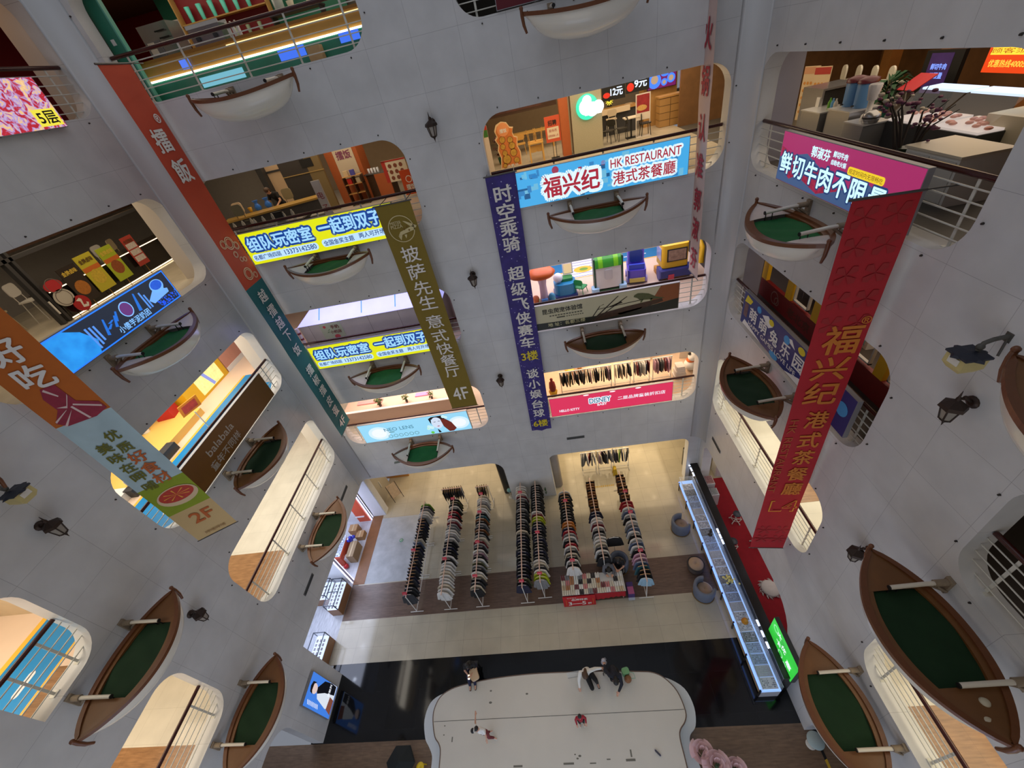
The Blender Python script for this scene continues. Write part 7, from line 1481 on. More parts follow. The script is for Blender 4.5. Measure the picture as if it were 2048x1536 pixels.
# ---- side wall L, fifth storey diner edge
block('round_counter', 'brown wooden counter end with pale round cap behind the red food screen', 'counter', (-11.6, 11.2, F5), [('body', DKW, [(-1.0, -1.6, 0, .0, .5, .8)]), ('ledge', mat('gold_light', (226, 186, 120), .4), [(-1.05, -1.65, .8, .04, .55, .86)])])
# ---- side wall R, fourth storey: beef restaurant
block('steel_oven', 'tall open steel cabinet by the lilac wall', 'cabinet', (9.0, 14.6, F4), [('side', STN, [(-.5, -.5, 0, -.45, .5, 1.15), (.45, -.5, 0, .5, .5, 1.15)]), ('top', STN, [(-.5, -.5, 1.15, .5, .5, 1.2)]), ('cavity', BLK, [(-.45, -.4, .05, .45, .5, 1.12)]), ('label_strip', WHP, [(-.52, -.45, .3, -.5, -.3, 1.0)])])
for k, (x, y, d, lab) in enumerate(((8.55, 12.75, (.7, .9, .85), 'steel worktop unit in front of the blue drums'), (8.5, 13.8, (.8, .9, .75), 'dark steel worktop unit beside the open steel cabinet'), (8.3, 11.75, (.6, .7, .7), 'steel sink unit beside the glass display case'))):
    block('steel_unit', lab, 'worktop', (x, y, F4), [('body', STN, [(-d[0] / 2, -d[1] / 2, 0, d[0] / 2, d[1] / 2, d[2])]), ('edge', mat('steel_edge', (200, 200, 200), .3, .6), [(-d[0] / 2 - .02, -d[1] / 2 - .02, d[2], d[0] / 2 + .02, d[1] / 2 + .02, d[2] + .03)])], group='steel kitchen units behind the beef sign')
for k, y in enumerate((12.55, 12.98)):
    t = thing('drinks_drum', ('blue insulated drum with maroon lid, nearer the glass case', 'blue insulated drum with maroon lid, nearer the steel cabinet')[k], 'drum', (8.62, y, F4 + .882)); MB().lathe([(.19, 0), (.21, .5), (.2, .52)], (0, 0, 0), 20).build('body', mat('drum_blue', (84, 130, 180), .35), t); MB().lathe([(.225, .52), (.22, .6), (.1, .64)], (0, 0, 0), 20).build('lid', mat('drum_maroon', (84, 22, 36), .35), t); MB().tube([(-.21, 0, .06), (-.27, 0, .06)], .02, 6).build('tap', BLK, t)
for k in range(3):
    tag(MB().lathe([(.045, 0), (.05, .16), (.02, .22), (.02, .26)], (0, 0, 0), 9).build('bottle', mat('bottle_r%d' % k, ((90, 150, 50), (90, 150, 196), (196, 190, 176))[k], .3), None, (8.45, 13.6 - .13 * k, F4 + .782)), ('green bottle on the dark steel unit', 'pale blue bottle on the dark steel unit', 'cream bottle on the dark steel unit')[k], 'bottle')
t = thing('juicer', 'white juice machine with a clear jar on the sink unit', 'machine', (8.3, 11.8, F4 + .732)); MB().lathe([(.14, 0), (.12, .12), (.06, .16), (.06, .4), (.1, .42)], (0, 0, 0), 12).build('stand', WHP, t); MB().lathe([(.1, .42), (.14, .72), (.12, .74)], (0, 0, 0), 12).build('jar', mat('clear_jar', (190, 190, 196), .1), t)
t = thing('rice_cooker', 'black and steel rice cooker beside the juice machine', 'appliance', (8.2, 11.5, F4 + .732)); MB().lathe([(.15, 0), (.18, .08), (.17, .2), (.05, .26)], (0, 0, 0), 14).build('pot', STN, t); MB().lathe([(.185, .1), (.185, .13)], (0, 0, 0), 14).build('band', BLK, t)
for k in range(4):
    c_ = thing('high_chair', 'white high chair lined up before the wooden wall', 'high chair', (11.0, 17.0 - .72 * k, F4), PI / 2 * .9, 'white high chair lined up before the wooden wall')
    MB().rbox((0, 0, .78), (.46, .46, .14), .12, 4).build('tray_seat', mat('high_white', (226, 220, 200), .4), c_); MB().rbox((0, .2, 1.05), (.3, .05, .46), .14, 4, 'y').build('backrest', mat('high_white', (226, 220, 200), .4), c_)
    for x in (-.2, .2):
        for y in (-.2, .2): MB().tube([(x, y, .74), (x * 1.4, y * 1.4, 0)], .02, 6).build('leg', STEEL, c_)
for k, (y, lab) in enumerate(((17.6, 'folding menu panel with rows of dishes, by the pale blue sheet'), (17.0, 'folding menu panel with red head and orange dishes'))):
    t = thing('menu_stand', lab, 'sign', (9.5, y - 1.0, F4), -PI / 2 + .3); MB().box((0, 0, .75), (.56, .03, 1.5)).build('panel', mat('menu_panel_%d' % k, (216, 190, 150), .5), t); patch(t, 'dish_rows', [circ(-.18 + .12 * i, .25 + .2 * j, .045, 10) for i in range(4) for j in range(5)], mat('dish_orange', (206, 140, 60), .5, var=.5, vscale=20), -.02); patch(t, 'head_band', [rect(-.28, .28, 1.3, 1.48)], mat('head_%d' % k, ((206, 150, 110), (176, 50, 40))[k], .5), -.02); MB().tube([(0, .02, 1.2), (0, .4, 0)], .015, 6).build('prop_leg', BLK, t)
t = thing('freestanding_screen', 'black freestanding screen with blue-white characters before the wooden wall', 'screen', (11.9, 14.6, F4), -PI / 2 + .12); MB().b2((-.55, 0, .3), (.55, .12, 1.42)).build('casing', BLK, t); patch(t, 'face', [rect(-.38, .28, .42, 1.36)], mat('screen_plum', (50, 30, 70), .4, emit=.8, var=.5, vscale=3), -.006); lettering(t, [('鲜切牛肉', -.05, 1.05, .46, .14), ('不限量', -.05, .84, .4, .14)], E_('screen_blue_white', (130, 160, 255), 1.2), -.012, .03); MB().box((0, .06, .15), (.8, .3, .3)).build('base', BLK, t)
tag(MB().b2((-.3, -.3, 0), (.3, .3, .02)).build('red_board', mat('board_red', (190, 30, 40), .5, var=.1), None, (10.9, 13.95, F4 + .9), (0, -.5, 0)), 'red slanted board below the freestanding screen', 'sign')
for k, (y, lab) in enumerate(((11.75, 'glass food display case with lit meat, behind the flowers'), (10.5, 'glass food display case nearer the white cupboard'))):
    t = block('food_case', lab, 'display case', (9.0, y - .9, F4), [('cabinet', mat('case_dark', (50, 52, 54), .4), [(-.5, -.6, 0, .5, .6, .72)]), ('lit_shelf', E_('case_shelf', (206, 190, 180), .8), [(-.46, -.56, .72, .46, .56, .76)]), ('top_light', E_('case_top_light', (206, 226, 255), 1.2), [(.1, -.58, 1.22, .5, .58, 1.26)])], group='glass food cases')
    MB().add([(-.5, -.6, .74), (-.5, .6, .74), (.1, .6, 1.26), (.1, -.6, 1.26), (.5, .6, 1.26), (.5, -.6, 1.26)], [(0, 1, 2, 3), (3, 2, 4, 5)]).build('glass', glass('case_glass', (225, 238, 255), .10), t)
    mb = MB()
    for i in range(18): mb.ball((random.uniform(-.3, .35), random.uniform(-.5, .5), .79), .07, 7, 5, (1, 1, .5))
    stuff(mb.build('meat', mat('meat_mix', (196, 130, 110), .4, var=.5, vscale=10), t))
t = thing('yellow_menu', 'glowing yellow and red menu board in the upper right corner', 'sign', (11.2, 11.75, F4 + 1.1), -PI / 2); MB().b2((-.75, 0, 0), (.75, .06, 1.4)).build('casing', E_('menu_red_light', (236, 70, 20), 1.0), t); patch(t, 'face', [rect(-.68, .68, .34, 1.34)], E_('menu_yellow_light', (255, 214, 60), 1.2), -.005); lettering(t, [('餐桌押金为50', .0, .6, 1.2, .16), ('顾客须知', -.1, .42, 1.2, .1)], E_('menu_red_letter', (190, 70, 20), .8), -.009, .02); lettering(t, [('优惠热线4000535770', 0, .18, 1.25, .14)], E_('menu_yellow_letter', (255, 200, 70), 1.2), -.009, .02, 'phone_lettering'); patch(t, 'list_line', [rect(-.5, .1, .8 + .12 * k, .83 + .12 * k) for k in range(4)], E_('menu_red_letter', (190, 70, 20), .8), -.008)
t = thing('orchid_arrangement', 'tall dark arrangement with purple and white orchids', 'flowers', (7.5, 9.3, F4 + .62)); mb = MB(); r = random.Random(9); mf = MB(); mw = MB()
for k in range(9):
    a = -.9 + .25 * k; p = Vector((r.uniform(-.1, .1), .2 * math.sin(a * 2), 0)); q = p + Vector((r.uniform(-.2, .3), -.25 + .1 * k, .5 + .05 * k)); e = q + Vector((.1, -.3 + .06 * k, .25)); mb.tube([p, (p + q) / 2 + Vector((0, 0, .1)), q, e], [.03, .022, .014, .006], 5)
    for _ in range(7): (mf if r.random() < .7 else mw).ball(tuple(q + Vector((r.gauss(0, .12), r.gauss(0, .13), r.gauss(0, .12)))), r.uniform(.03, .07), 6, 4, (1, 1, .6))
mb.build('stem', mat('orchid_stem', (40, 32, 26), .7), t); mf.build('purple_flower', mat('orchid_purple', (110, 60, 92), .6, var=.4, vscale=9), t); mw.build('white_flower', mat('orchid_white', (196, 186, 170), .6), t); MB().lathe([(.12, -.62), (.16, -.3), (.12, .04), (.14, .06)], (0, 0, 0), 12).build('vase', mat('vase_dark_green', (30, 54, 36), .4), t)
block('white_cupboard', 'white panelled cupboard beside the railing under the flowers', 'cupboard', (7.6, 8.3, F4), [('body', WHP, [(-.4, -.6, 0, .4, .6, .8)]), ('door', mat('door_white', (206, 204, 198), .45), [(-.42, -.55, .06, -.4, -.03, .74), (-.42, .03, .06, -.4, .55, .74)]), ('top', mat('cupboard_top', (214, 204, 184), .4), [(-.43, -.63, .8, .43, .63, .84)])])
block('white_cupboard', 'long cream side cabinet with a black monitor at the opening edge', 'cabinet', (9.4, 8.6, F4), [('body', mat('cab_cream', (196, 186, 160), .5), [(-.4, -.8, 0, .4, .9, .95)]), ('monitor', BLK, [(.0, -.3, 1.0, .08, .4, 1.5)]), ('monitor_foot', BLK, [(-.05, .0, .95, .1, .1, 1.02)])])
t = thing('blue_bag', 'pale blue plastic bag leaning by the railing below the flowers', 'bag', (7.2, 9.9, F4)); MB().lathe([(.16, 0), (.22, .2), (.18, .45), (.08, .55), (.12, .62)], (0, 0, 0), 12, True, 1, .8).build('body', mat('bag_pale_blue', (120, 150, 200), .4), t); MB().tube([(-.06, 0, .6), (0, 0, .7), (.06, 0, .6)], .01, 5).build('handle', mat('bag_pale_blue', (120, 150, 200), .4), t)
t = thing('red_box', 'red printed carton on the floor beside the flowers', 'box', (7.1, 9.5, F4), .3); MB().b2((-.15, -.2, 0), (.15, .2, .55)).build('body', mat('box_brick', (150, 62, 40), .6), t); MB().b2((-.155, -.14, .12), (-.15, .14, .42)).build('picture', mat('box_picture', (196, 180, 150), .6, var=.5, vscale=14), t)
plant('dark leafy plant in a blue pot by the red slanted board', 10.6, 14.6, F4 + .0, .6, 1.3, (24, 74, 36), (30, 30, 70))
block('orange_light_line', 'long orange light line on the brown beam', 'lamp', (13.2, 16.4, F4 + 1.62), [('tube', E_('orange_line', (255, 150, 30), 2.2), [(0, -1.2, .0, .05, 1.4, .06)]), ('holder', DKW, [(.05, -1.2, -.04, .12, 1.4, .12)])])
for k, y in enumerate((18.0, 15.6, 12.6)): block('timber_post', ('timber post behind the menu panels', 'timber post before the glass partition', 'timber post beside the freestanding screen')[k], 'post', (12.9, y, F4), [('post', mat('post_honey', (150, 100, 46), .5, var=.3, vscale=3), [(-.18, -.2, 0, .18, .2, 2.9)])], group='timber posts')
# ---- side wall R, third storey: red and yellow tram-shaped diner
t = thing('tram_front', 'red and yellow tram-shaped diner front with open windows', 'shop front', (7.35, 9.6, F3), -PI / 2); REDP = mat('tram_red', (120, 26, 24), .5, var=.15)
MB().b2((-3.6, 0, 0), (3.4, .12, .62)).build('red_panel', REDP, t)
for x in (-3.6, -2.1, -.7, .55, 1.9, 3.2): MB().b2((x, 0, .62), (x + .3, .12, 2.3)).build('yellow_post', YEL, t)
MB().b2((-3.6, 0, 2.3), (3.5, .12, 2.6)).build('roof_band', YEL, t)
for x in (-1.8, -.4, .85, 2.2): MB().b2((x + .1, .02, .7), (x + .14, .1, 2.2)).b2((x + .8, .02, .7), (x + .84, .1, 2.2)).b2((x + .1, .02, .7), (x + .84, .1, .74)).build('window_frame', mat('frame_pale', (190, 186, 176), .4), t)
lettering(t, [('老北京', -1.2, .3, 1.2, .3)], mat('tram_dim', (84, 40, 26), .5), -.006, .03)
patch(t, 'swirl', ring(-2.6, .32, .22, .03, 20) + ring(-2.45, .25, .14, .03, 18), mat('swirl_grey', (150, 120, 110), .5), -.006)
block('diner_table', 'white table with chairs inside the tram-shaped diner', 'table', (8.6, 11.8, F3), [('top', WHP, [(-.4, -.6, .72, .4, .6, .76)]), ('leg', DGR, [(-.04, -.04, 0, .04, .04, .72)])])
for k, y in enumerate((11.0, 12.6)): chair(('white chair inside the diner, first window', 'grey chair inside the diner by the end wall')[k], (8.6, y, F3), PI * k, mat('diner_chair_%d' % k, ((210, 212, 220), (120, 124, 130))[k], .4), None, leg=STN)
block('diner_cabinet', 'white cabinet with bluish glass door seen through the second window', 'cabinet', (8.7, 9.8, F3), [('body', WHP, [(-.3, -.5, 0, .3, .5, 1.2)]), ('glass_door', mat('door_ice', (140, 176, 190), .2), [(-.32, -.4, .1, -.3, .0, 1.1)])])
block('orange_wall', 'orange and yellow wall panel at the near end of the tram diner', 'wall panel', (6.9, 6.05, F3), [('panel', mat('panel_orange', (176, 84, 16), .5), [(0, -.2, 0, .9, .35, 2.4)]), ('yellow_panel', YEL, [(0, .35, 0, .9, .6, 2.4)])])
block('dim_table', 'dim dining table in the dark gallery at the far right', 'table', (7.6, 2.0, F3), [('top', DKW, [(-.5, -.7, .72, .5, .7, .77)]), ('leg', DKW, [(-.05, -.05, 0, .05, .05, .72)])])
tag(MB().lathe([(.02, 0), (.12, .03), (.15, .08), (.14, .08), (.1, .03)], (0, 0, 0), 14).build('bowl', mat('bowl_cream', (200, 190, 160), .4), None, (7.4, 2.2, F3 + .772)), 'cream bowl on the dim table at the far right', 'bowl')
# ================================================================ PEOPLE
def blob(segs, voxel, name, m, parent, smooth_n=4):
    """one continuous surface grown from tapered rods"""
    mb = MB()
    for p0, r0, p1, r1 in segs:
        p0, p1 = Vector(p0), Vector(p1); d = p1 - p0; L_ = max(1e-4, d.length); d.normalize()
        pts = []; rr = []
        for i in range(4): a = PI / 2 * i / 4; pts.append(p0 - d * r0 * math.cos(a)); rr.append(max(.001, r0 * math.sin(a)))
        for i in range(5): pts.append(p0 + (p1 - p0) * i / 4); rr.append(r0 + (r1 - r0) * i / 4)
        for i in range(1, 5): a = PI / 2 * i / 4; pts.append(p1 + d * r1 * math.sin(a)); rr.append(max(.001, r1 * math.cos(a)))
        mb.tube(pts, rr, 12)
    me = mb.mesh('t', fix=False)
    o = bpy.data.objects.new('t', me); COL.objects.link(o)
    rm = o.modifiers.new('r', 'REMESH'); rm.mode = 'VOXEL'; rm.voxel_size = voxel; rm.use_smooth_shade = True
    sm = o.modifiers.new('s', 'SMOOTH'); sm.iterations = smooth_n; sm.factor = .5
    dg = bpy.context.evaluated_depsgraph_get(); dg.update()
    m2 = bpy.data.meshes.new_from_object(o.evaluated_get(dg)); bpy.data.objects.remove(o)
    m2.materials.clear(); m2.materials.append(m); m2.name = name
    ob = bpy.data.objects.new(name, m2); COL.objects.link(ob); ob.parent = parent
    return ob
SKIN = mat('skin', (196, 150, 124), .55)
def person(label, loc, rz, J, top, bottom, hair, shoes, k=1.0, sleeves='long', legs='long', longhair=False, extra=None):
    t = thing('person', label, 'person', loc, rz)
    V = {a: Vector(b) for a, b in J.items()}
    fwd = V.get('look', Vector((0, -1, 0))).normalized(); H = V['head']; up = (H - V['neck']).normalized(); side = fwd.cross(up).normalized(); fwd = up.cross(side).normalized()
    S = []
    S += [(V['pelvis'], .115 * k, V['waist'], .11 * k), (V['waist'], .11 * k, V['chest'], .125 * k), (V['chest'], .12 * k, V['neck'], .06 * k), (V['neck'], .052 * k, H - up * .06 * k, .05 * k)]
    S += [(H + up * .03 * k, .088 * k, H - up * .05 * k + fwd * .025 * k, .062 * k), (H - fwd * .02 * k + up * .02 * k, .09 * k, H + up * .04 * k, .085 * k), (H + fwd * .085 * k - up * .0 * k, .012 * k, H + fwd * .098 * k - up * .03 * k, .016 * k), (H - up * .09 * k + fwd * .06 * k, .03 * k, H - up * .08 * k + fwd * .04 * k, .03 * k)]
    for sg in (-1, 1): S += [(H + side * sg * .085 * k - fwd * .005 * k, .018 * k, H + side * sg * .092 * k - up * .03 * k, .014 * k)]
    for sd in 'lr':
        sh, el, ha, hp, kn, an, to = (V[sd + n] for n in ('sh', 'el', 'ha', 'hp', 'kn', 'an', 'to'))
        S += [(V['chest'] + (V['neck'] - V['chest']) * .6, .06 * k, sh, .055 * k), (sh, .052 * k, el, .040 * k), (el, .040 * k, ha, .027 * k)]
        S += [(V['pelvis'], .10 * k, hp, .09 * k), (hp, .088 * k, kn, .058 * k), (kn, .055 * k, an, .038 * k), (an, .036 * k, to, .03 * k)]
        d = (ha - el).normalized(); n = d.cross(Vector((0, 0, 1))); n = n.normalized() if n.length > .05 else Vector((1, 0, 0)); b = d.cross(n)
        S += [(ha, .028 * k, ha + d * .07 * k, .026 * k), (ha + n * .02 * k, .022 * k, ha + d * .08 * k + n * .022 * k, .018 * k), (ha - n * .02 * k, .022 * k, ha + d * .08 * k - n * .022 * k, .018 * k)]
        for q, (o_, l_) in enumerate(((-.030, .062), (-.010, .078), (.011, .072), (.030, .055))):
            r0 = ha + d * .085 * k + n * o_ * k; r1 = r0 + d * l_ * .55 * k - b * .008 * k; S += [(r0, .0098 * k, r1, .009 * k), (r1, .009 * k, r1 + d * l_ * .4 * k - b * .018 * k, .008 * k)]
        q = ha + d * .02 * k + n * .03 * k; r1 = q + d * .03 * k + n * .028 * k; S += [(q, .013 * k, r1, .011 * k), (r1, .011 * k, r1 + d * .03 * k + n * .004 * k, .009 * k)]
    blob(S, .0085 * max(.8, k), 'body', SKIN, t)
    T = [(V['pelvis'] + (V['waist'] - V['pelvis']) * .35, .135 * k, V['waist'], .128 * k), (V['waist'], .128 * k, V['chest'], .142 * k), (V['chest'], .138 * k, V['chest'] + (V['neck'] - V['chest']) * .7, .085 * k)]
    for sd in 'lr':
        sh, el, ha = (V[sd + n] for n in ('sh', 'el', 'ha'))
        T += [(V['chest'] + (V['neck'] - V['chest']) * .55, .075 * k, sh, .072 * k), (sh, .07 * k, sh + (el - sh) * (.55 if sleeves == 'short' else 1), .06 * k)]
        if sleeves == 'long': T += [(el, .058 * k, el + (ha - el) * .92, .042 * k)]
    blob(T, .014 * max(.8, k), 'top', top, t)
    B_ = [(V['pelvis'], .138 * k, V['pelvis'] + (V['waist'] - V['pelvis']) * .4, .13 * k)]
    for sd in 'lr':
        hp, kn, an = (V[sd + n] for n in ('hp', 'kn', 'an'))
        B_ += [(V['pelvis'], .115 * k, hp, .108 * k), (hp, .106 * k, hp + (kn - hp) * (.75 if legs == 'short' else 1), .078 * k)]
        if legs == 'long': B_ += [(kn, .076 * k, kn + (an - kn) * .95, .055 * k)]
    blob(B_, .014 * max(.8, k), 'trousers', bottom, t)
    Hs = [(H + up * .045 * k - fwd * .012 * k, .1 * k, H + up * .02 * k - fwd * .03 * k, .098 * k), (H - fwd * .04 * k, .09 * k, H - fwd * .045 * k - up * .06 * k, .07 * k)]
    if longhair: Hs += [(H - fwd * .06 * k - up * .05 * k, .075 * k, V['neck'] - fwd * .09 * k - up * .12 * k, .05 * k), (H + side * .07 * k - fwd * .02 * k, .05 * k, V['neck'] + side * .08 * k - up * .05 * k, .03 * k), (H - side * .07 * k - fwd * .02 * k, .05 * k, V['neck'] - side * .08 * k - up * .05 * k, .03 * k)]
    blob(Hs, .014 * max(.8, k), 'hair', hair, t)
    for sd in 'lr':
        an, to = V[sd + 'an'], V[sd + 'to']
        blob([(an - Vector((0, 0, .03 * k)), .045 * k, to - Vector((0, 0, .012 * k)), .04 * k)], .014 * max(.8, k), 'shoe', shoes, t)
    mb = MB()
    for sg in (-1, 1): mb.ball(tuple(H + fwd * .082 * k + side * sg * .033 * k + up * .012 * k), .010 * k, 8, 6)
    mb.build('eyes', mat('eye_dark', (26, 20, 18), .3), t)
    MB().ball(tuple(H + fwd * .085 * k - up * .055 * k), .016 * k, 8, 6, (1.2, .6, .45)).build('mouth', mat('lip', (150, 80, 76), .5), t)
    return t
HB = mat('black_hair', (20, 17, 16), .55); HBR = mat('brown_hair', (74, 52, 36), .55)
CB = mat('black_cloth', (22, 22, 24), .85); CW = mat('white_cloth', (220, 218, 210), .85); CN = mat('navy_cloth', (28, 32, 62), .85); CR_ = mat('crimson_cloth', (150, 26, 40), .85)
# seated woman with a phone at the stage edge (faces the stage, -y); seat height .45 above the black floor
def seated(h0=.45, kx=.12, feet=.06, k=1.0, lean=.1, lk=(0, -1, -.6), hands=None):
    J = dict(pelvis=(0, 0, h0 + .1 * k), waist=(0, -.02 - lean * .2, h0 + .28 * k), chest=(0, -lean * .8, h0 + .46 * k), neck=(0, -lean * 1.3, h0 + .62 * k), head=(0, -lean * 1.3 - .07 * k, h0 + .78 * k), look=lk)
    for sd, sg in (('l', 1), ('r', -1)):
        J[sd + 'sh'] = (sg * .17 * k, -lean, h0 + .56 * k); J[sd + 'hp'] = (sg * .09 * k, -.03, h0 + .07 * k); J[sd + 'kn'] = (sg * kx, -.43 * k, h0 + .06 * k); J[sd + 'an'] = (sg * kx, -.46 * k, feet); J[sd + 'to'] = (sg * kx, -.60 * k, feet - .02)
        J[sd + 'el'] = (sg * .22 * k, -lean - .10, h0 + .32 * k); J[sd + 'ha'] = (sg * .06 * k, -lean - .30 * k, h0 + .34 * k)
    if hands: J.update(hands)
    return J
J = seated(.45, .10, .46, lean=.12); 
for sd, sg in (('l', 1), ('r', -1)): J[sd + 'kn'] = (sg * .10, -.40, .74); J[sd + 'an'] = (sg * .10, -.62, .46); J[sd + 'to'] = (sg * .10, -.76, .435); J[sd + 'ha'] = (sg * .05, -.42, .88)
person('person in dark clothes seated at the stage edge, looking at a bright phone', (-5.0, 5.32, 0), .08, J, CB, CN, HB, CB, sleeves='short', longhair=True)
block('low_stool', 'low dark stool under the seated person with the phone', 'stool', (-5.0, 5.34, 0), [('seat', BLK, [(-.18, -.16, .36, .18, .16, .40)]), ('leg', BLK, [(-.16, -.14, 0, -.12, -.1, .36), (.12, -.14, 0, .16, -.1, .36), (-.16, .1, 0, -.12, .14, .36), (.12, .1, 0, .16, .14, .36)])])
tag(MB().rbox((0, 0, 0), (.075, .15, .01), .012, 2).build('phone', E_('phone_glow', (255, 246, 220), 1.6), None, (-4.99, 4.83, .90), (.4, 0, 0)), 'bright phone held by the seated person at the stage edge', 'phone')
t = thing('tote_bag', 'beige tote bag on the lap of the seated person', 'bag', (-4.82, 4.93, .80), .4); MB().rbox((0, 0, .0), (.3, .38, .14), .08, 4).build('body', mat('tote_beige', (196, 170, 136), .8), t); MB().tube([(-.08, .15, .07), (-.06, .3, .14), (.06, .3, .14), (.08, .15, .07)], .014, 6).build('strap', mat('tote_strap', (150, 110, 80), .7), t)
# woman in white shirt kneeling at the stage edge
J = dict(pelvis=(0, .02, .18), waist=(-.02, -.02, .34), chest=(-.06, -.10, .50), neck=(-.08, -.18, .63), head=(-.08, -.27, .74), look=(-.3, -.8, -.7),
         lsh=(.11, -.08, .58), lel=(.30, .0, .46), lha=(.52, .02, .40), rsh=(-.24, -.12, .56), rel=(-.33, -.28, .34), rha=(-.34, -.44, .10),
         lhp=(.10, -.02, .16), lkn=(.26, -.30, .34), lan=(.30, -.32, .06), lto=(.34, -.46, .04), rhp=(-.06, -.04, .15), rkn=(.10, -.50, .20), ran=(.02, -.22, .06), rto=(-.02, -.08, .05))
person('person in a white shirt and black trousers crouching at the stage edge', (-.62, 4.86, .4), 0, J, CW, CB, HBR, CB, longhair=True)
block('tripod_grip', 'small black tripod held out by the person in white', 'tripod', (-.02, 4.80, .4), [('grip', BLK, [(-.02, -.02, .2, .03, .03, .46)]), ('leg', BLK, [(-.05, -.04, 0, -.02, -.01, .22), (.03, .0, 0, .06, .03, .22), (-.01, .04, 0, .02, .07, .22)])])
tag(MB().box((0, 0, .3), (.72, .02, .6), (0, 0, .1)).build('acrylic_panel', glass('acrylic', (210, 216, 214), .28), None, (-1.0, 4.78, .4)), 'clear acrylic panel standing beside the person in white', 'panel')
# person in dark jacket, seated, reaching down
J = seated(.45, .12, .06, lean=.30, lk=(0, -.7, -.9)); J.update(lel=(.26, -.50, .62), lha=(.12, -.66, .50), rel=(-.26, -.30, .60), rha=(-.30, -.05, .62))
for sd, sg in (('l', 1), ('r', -1)): J[sd + 'kn'] = (sg * .14, .10, .10); J[sd + 'an'] = (sg * .14, .42, .08); J[sd + 'to'] = (sg * .14, .55, .06)
J = dict(pelvis=(0, .16, .22), waist=(0, .06, .38), chest=(.02, -.10, .54), neck=(.03, -.22, .64), head=(.03, -.33, .70), look=(0, -.7, -.9), lsh=(.20, -.12, .58), lel=(.22, -.34, .40), lha=(.08, -.52, .26), rsh=(-.15, -.12, .60), rel=(-.26, .06, .50), rha=(-.28, .24, .46), lhp=(.1, .12, .2), lkn=(.16, -.2, .34), lan=(.16, .02, .07), lto=(.16, -.13, .05), rhp=(-.1, .12, .2), rkn=(-.08, -.18, .36), ran=(-.1, .04, .07), rto=(-.1, -.1, .05))
person('person in a dark jacket bending down on the stage edge with a plastic bag', (.30, 4.72, .4), 0, J, mat('ink_cloth', (24, 27, 38), .85), CB, HB, CB)
t = thing('plastic_bag', 'crumpled pale plastic bag held behind the person in the dark jacket', 'bag', (.02, 5.1, .62)); MB().lathe([(.07, -.1), (.11, 0), (.09, .12), (.04, .18), (.08, .28), (.03, .3)], (0, 0, 0), 9, True, 1, .8).build('body', mat('crumple_white', (176, 176, 184), .5, var=.2, vscale=14), t); MB().tube([(.02, 0, .3), (.06, .03, .44), (.1, 0, .32)], .01, 5).build('handle', mat('crumple_white', (176, 176, 184), .5), t)
t = thing('backpack', 'small green backpack with a brown plush head on the stage edge', 'bag', (.74, 4.74, .4), .2); MB().rbox((0, .05, .16), (.26, .2, .32), .07, 4).build('body', mat('pack_green', (110, 160, 110), .7), t); MB().ball((0, -.16, .14), .13, 12, 8).ball((-.08, -.2, .24), .035, 8, 6).ball((.08, -.2, .24), .035, 8, 6).build('plush_head', mat('plush_brown', (136, 94, 62), .95), t); MB().tube([(.12, .02, .2), (.26, -.06, .18), (.26, -.2, .12), (.1, -.16, .1)], .012, 6).build('strap', mat('strap_mint', (130, 176, 150), .7), t)
# children
def child(k, dx=0.0):
    J = dict(pelvis=(0, 0, .62), waist=(0, 0, .74), chest=(0, -.01, .90), neck=(0, -.01, 1.03), head=(0, -.03, 1.17), look=(0, -1, -.2))
    for sd, sg in (('l', 1), ('r', -1)):
        J.update({sd + 'sh': (sg * .13, 0, .97), sd + 'el': (sg * .20, -.02, .76), sd + 'ha': (sg * .19, -.14, .62), sd + 'hp': (sg * .07, 0, .60), sd + 'kn': (sg * .08, -.02, .34), sd + 'an': (sg * .08, 0, .06), sd + 'to': (sg * .09, -.12, .04)})
    return {a: (tuple(v * k for v in b) if a != 'look' else b) for a, b in J.items()}
J = child(.82)
person('small child in a crimson top standing on the stage seam', (-1.02, 3.45, .4), .1, J, CR_, CB, HB, CW, k=.66)
J = child(1.0); J.update(look=(.2, -1, -.1), head=(-.12, -.02, 1.14), neck=(-.09, -.01, 1.02), chest=(-.07, 0, .90), waist=(-.02, 0, .75), rsh=(-.19, .02, .97), rel=(-.22, .20, .98), rha=(-.22, .38, 1.0), lsh=(.06, -.02, .97), lel=(.12, -.14, .78), lha=(.12, -.22, .66), lkn=(.12, -.1, .36), lan=(.22, -.06, .06), lto=(.32, -.1, .04), rkn=(.0, .02, .34), ran=(.06, .10, .06), rto=(.16, .12, .04))
t = person('child in a white tee and red leggings stretching an arm on the stage', (-4.3, 3.22, .4), 0, J, CW, mat('red_leggings', (110, 42, 46), .85), HB, CW, k=.72, sleeves='short')
MB().ball((-.24, -.06, 1.16), .075, 12, 8).build('hair_bun', HB, t); MB().lathe([(.066, -.012), (.07, 0), (.066, .012)], (0, 0, 0), 14).build('white_ribbon', CW, t, (-.19, -.05, 1.16), (0, PI / 2, 0))
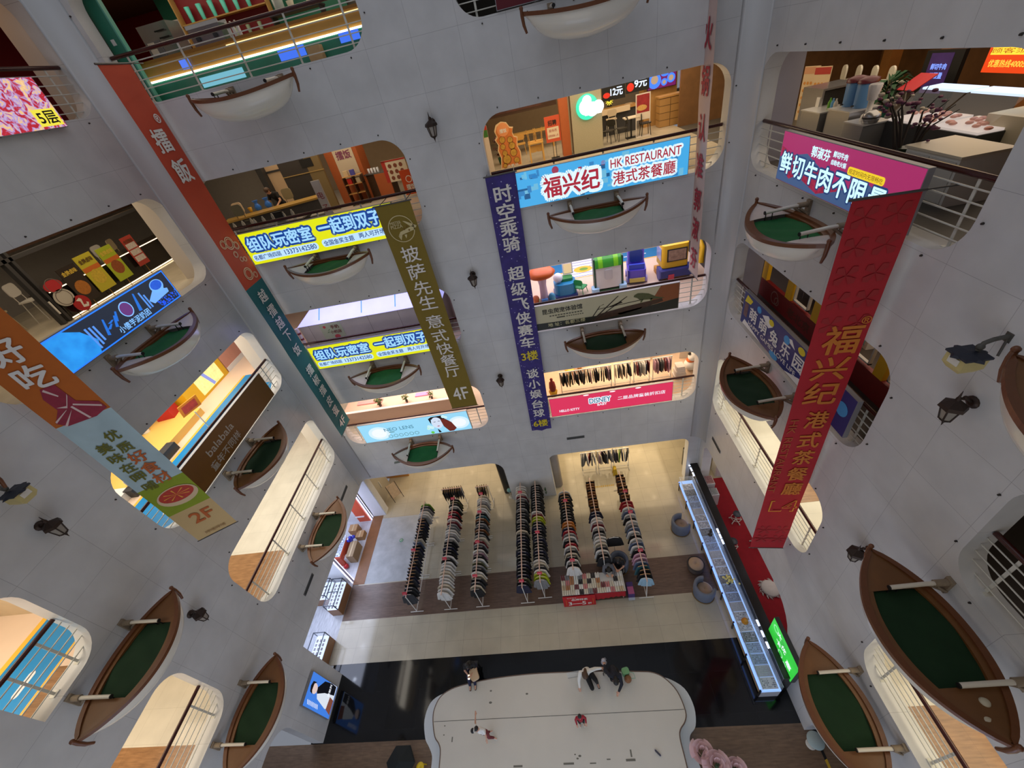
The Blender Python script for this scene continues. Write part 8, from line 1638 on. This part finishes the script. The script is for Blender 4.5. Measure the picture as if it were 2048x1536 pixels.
# by the shoe table: one seated in a tub chair, one crouching at the shoes
tub_chair('slate tub chair with a seated person behind the shoe table', (1.32, 8.85, 0), -.35, 'tub chair at the shoe table')
person('seated person in black with dark hair, behind the shoe table', (1.32, 8.80, 0), -.3, seated(.45, .12, .06, lean=.16), CB, CB, HB, CB, sleeves='short')
J = dict(pelvis=(0, .12, .62), waist=(0, .04, .78), chest=(0, -.12, .92), neck=(0, -.25, 1.0), head=(0, -.36, 1.06), look=(0, -.6, -.9), lsh=(.16, -.14, .96), lel=(.22, -.26, .78), lha=(.14, -.44, .80), rsh=(-.16, -.14, .96), rel=(-.22, -.26, .78), rha=(-.12, -.42, .80), lhp=(.09, .1, .58), lkn=(.11, -.12, .40), lan=(.11, .12, .08), lto=(.11, -.02, .06), rhp=(-.09, .1, .58), rkn=(-.11, -.12, .40), ran=(-.11, .12, .08), rto=(-.11, -.02, .06))
person('dark-haired person in grey leaning over the shoes on the sale table', (.80, 8.62, 0), 0, J, mat('grey_cloth', (96, 98, 104), .85), CB, HB, CB)
t = thing('garment_bag', 'wide black top hung facing us beside the seated person', 'clothes', (1.25, 9.45, 1.45)); o = bpy.data.objects.new('cloth', GM['shirt'][1].copy()); o.data.materials.clear(); o.data.materials.append(CB); COL.objects.link(o); o.parent = t; o.scale = (1.3, 1.2, 1.0); MB().tube([(-.2, 0, -.03), (0, 0, .03), (.2, 0, -.03)], .012, 5).tube([(0, 0, -1.44), (0, 0, .06)], .012, 6).build('stand', CHR, t); t.name = 'hung_top'
t = thing('shopping_trolley', 'purple and pink box trolley at the end of the shoe table', 'trolley', (1.55, 7.75, 0)); MB().b2((-.13, -.3, .1), (.13, .2, .5)).build('body', mat('trolley_purple', (70, 50, 110), .6), t); MB().b2((-.12, -.29, .5), (.12, -.0, .53)).build('lid', mat('trolley_pink', (176, 90, 130), .6), t); MB().b2((-.13, -.36, .08), (.13, -.3, .2)).build('front_pocket', mat('trolley_pale', (190, 196, 206), .6), t)
for x in (-.11, .11): MB().lathe([(.05, -.015), (.05, .015)], (0, 0, 0), 12).build('wheel', BLK, t, (x, .15, .05), (0, PI / 2, 0))
# cafe worker
J = dict(pelvis=(0, 0, .92), waist=(0, -.03, 1.06), chest=(-.02, -.16, 1.22), neck=(-.03, -.27, 1.34), head=(-.04, -.36, 1.44), look=(-.3, -.8, -.5), lsh=(.15, -.18, 1.28), lel=(.24, -.26, 1.04), lha=(.2, -.42, .95), rsh=(-.19, -.20, 1.28), rel=(-.26, -.28, 1.02), rha=(-.24, -.38, .93), lhp=(.09, 0, .88), lkn=(.1, -.03, .48), lan=(.1, .02, .08), lto=(.1, -.12, .05), rhp=(-.09, 0, .88), rkn=(-.1, -.03, .48), ran=(-.1, .02, .08), rto=(-.1, -.12, .05))
person('person in a black tee leaning over the cafe counter', (-9.85, 17.0, F4), -.2, J, CB, CB, HBR, CB, sleeves='short')
for a_ in bpy.data.objects:
    if a_.type == 'MESH' and not a_.data.materials: a_.data.materials.append(WHITE)
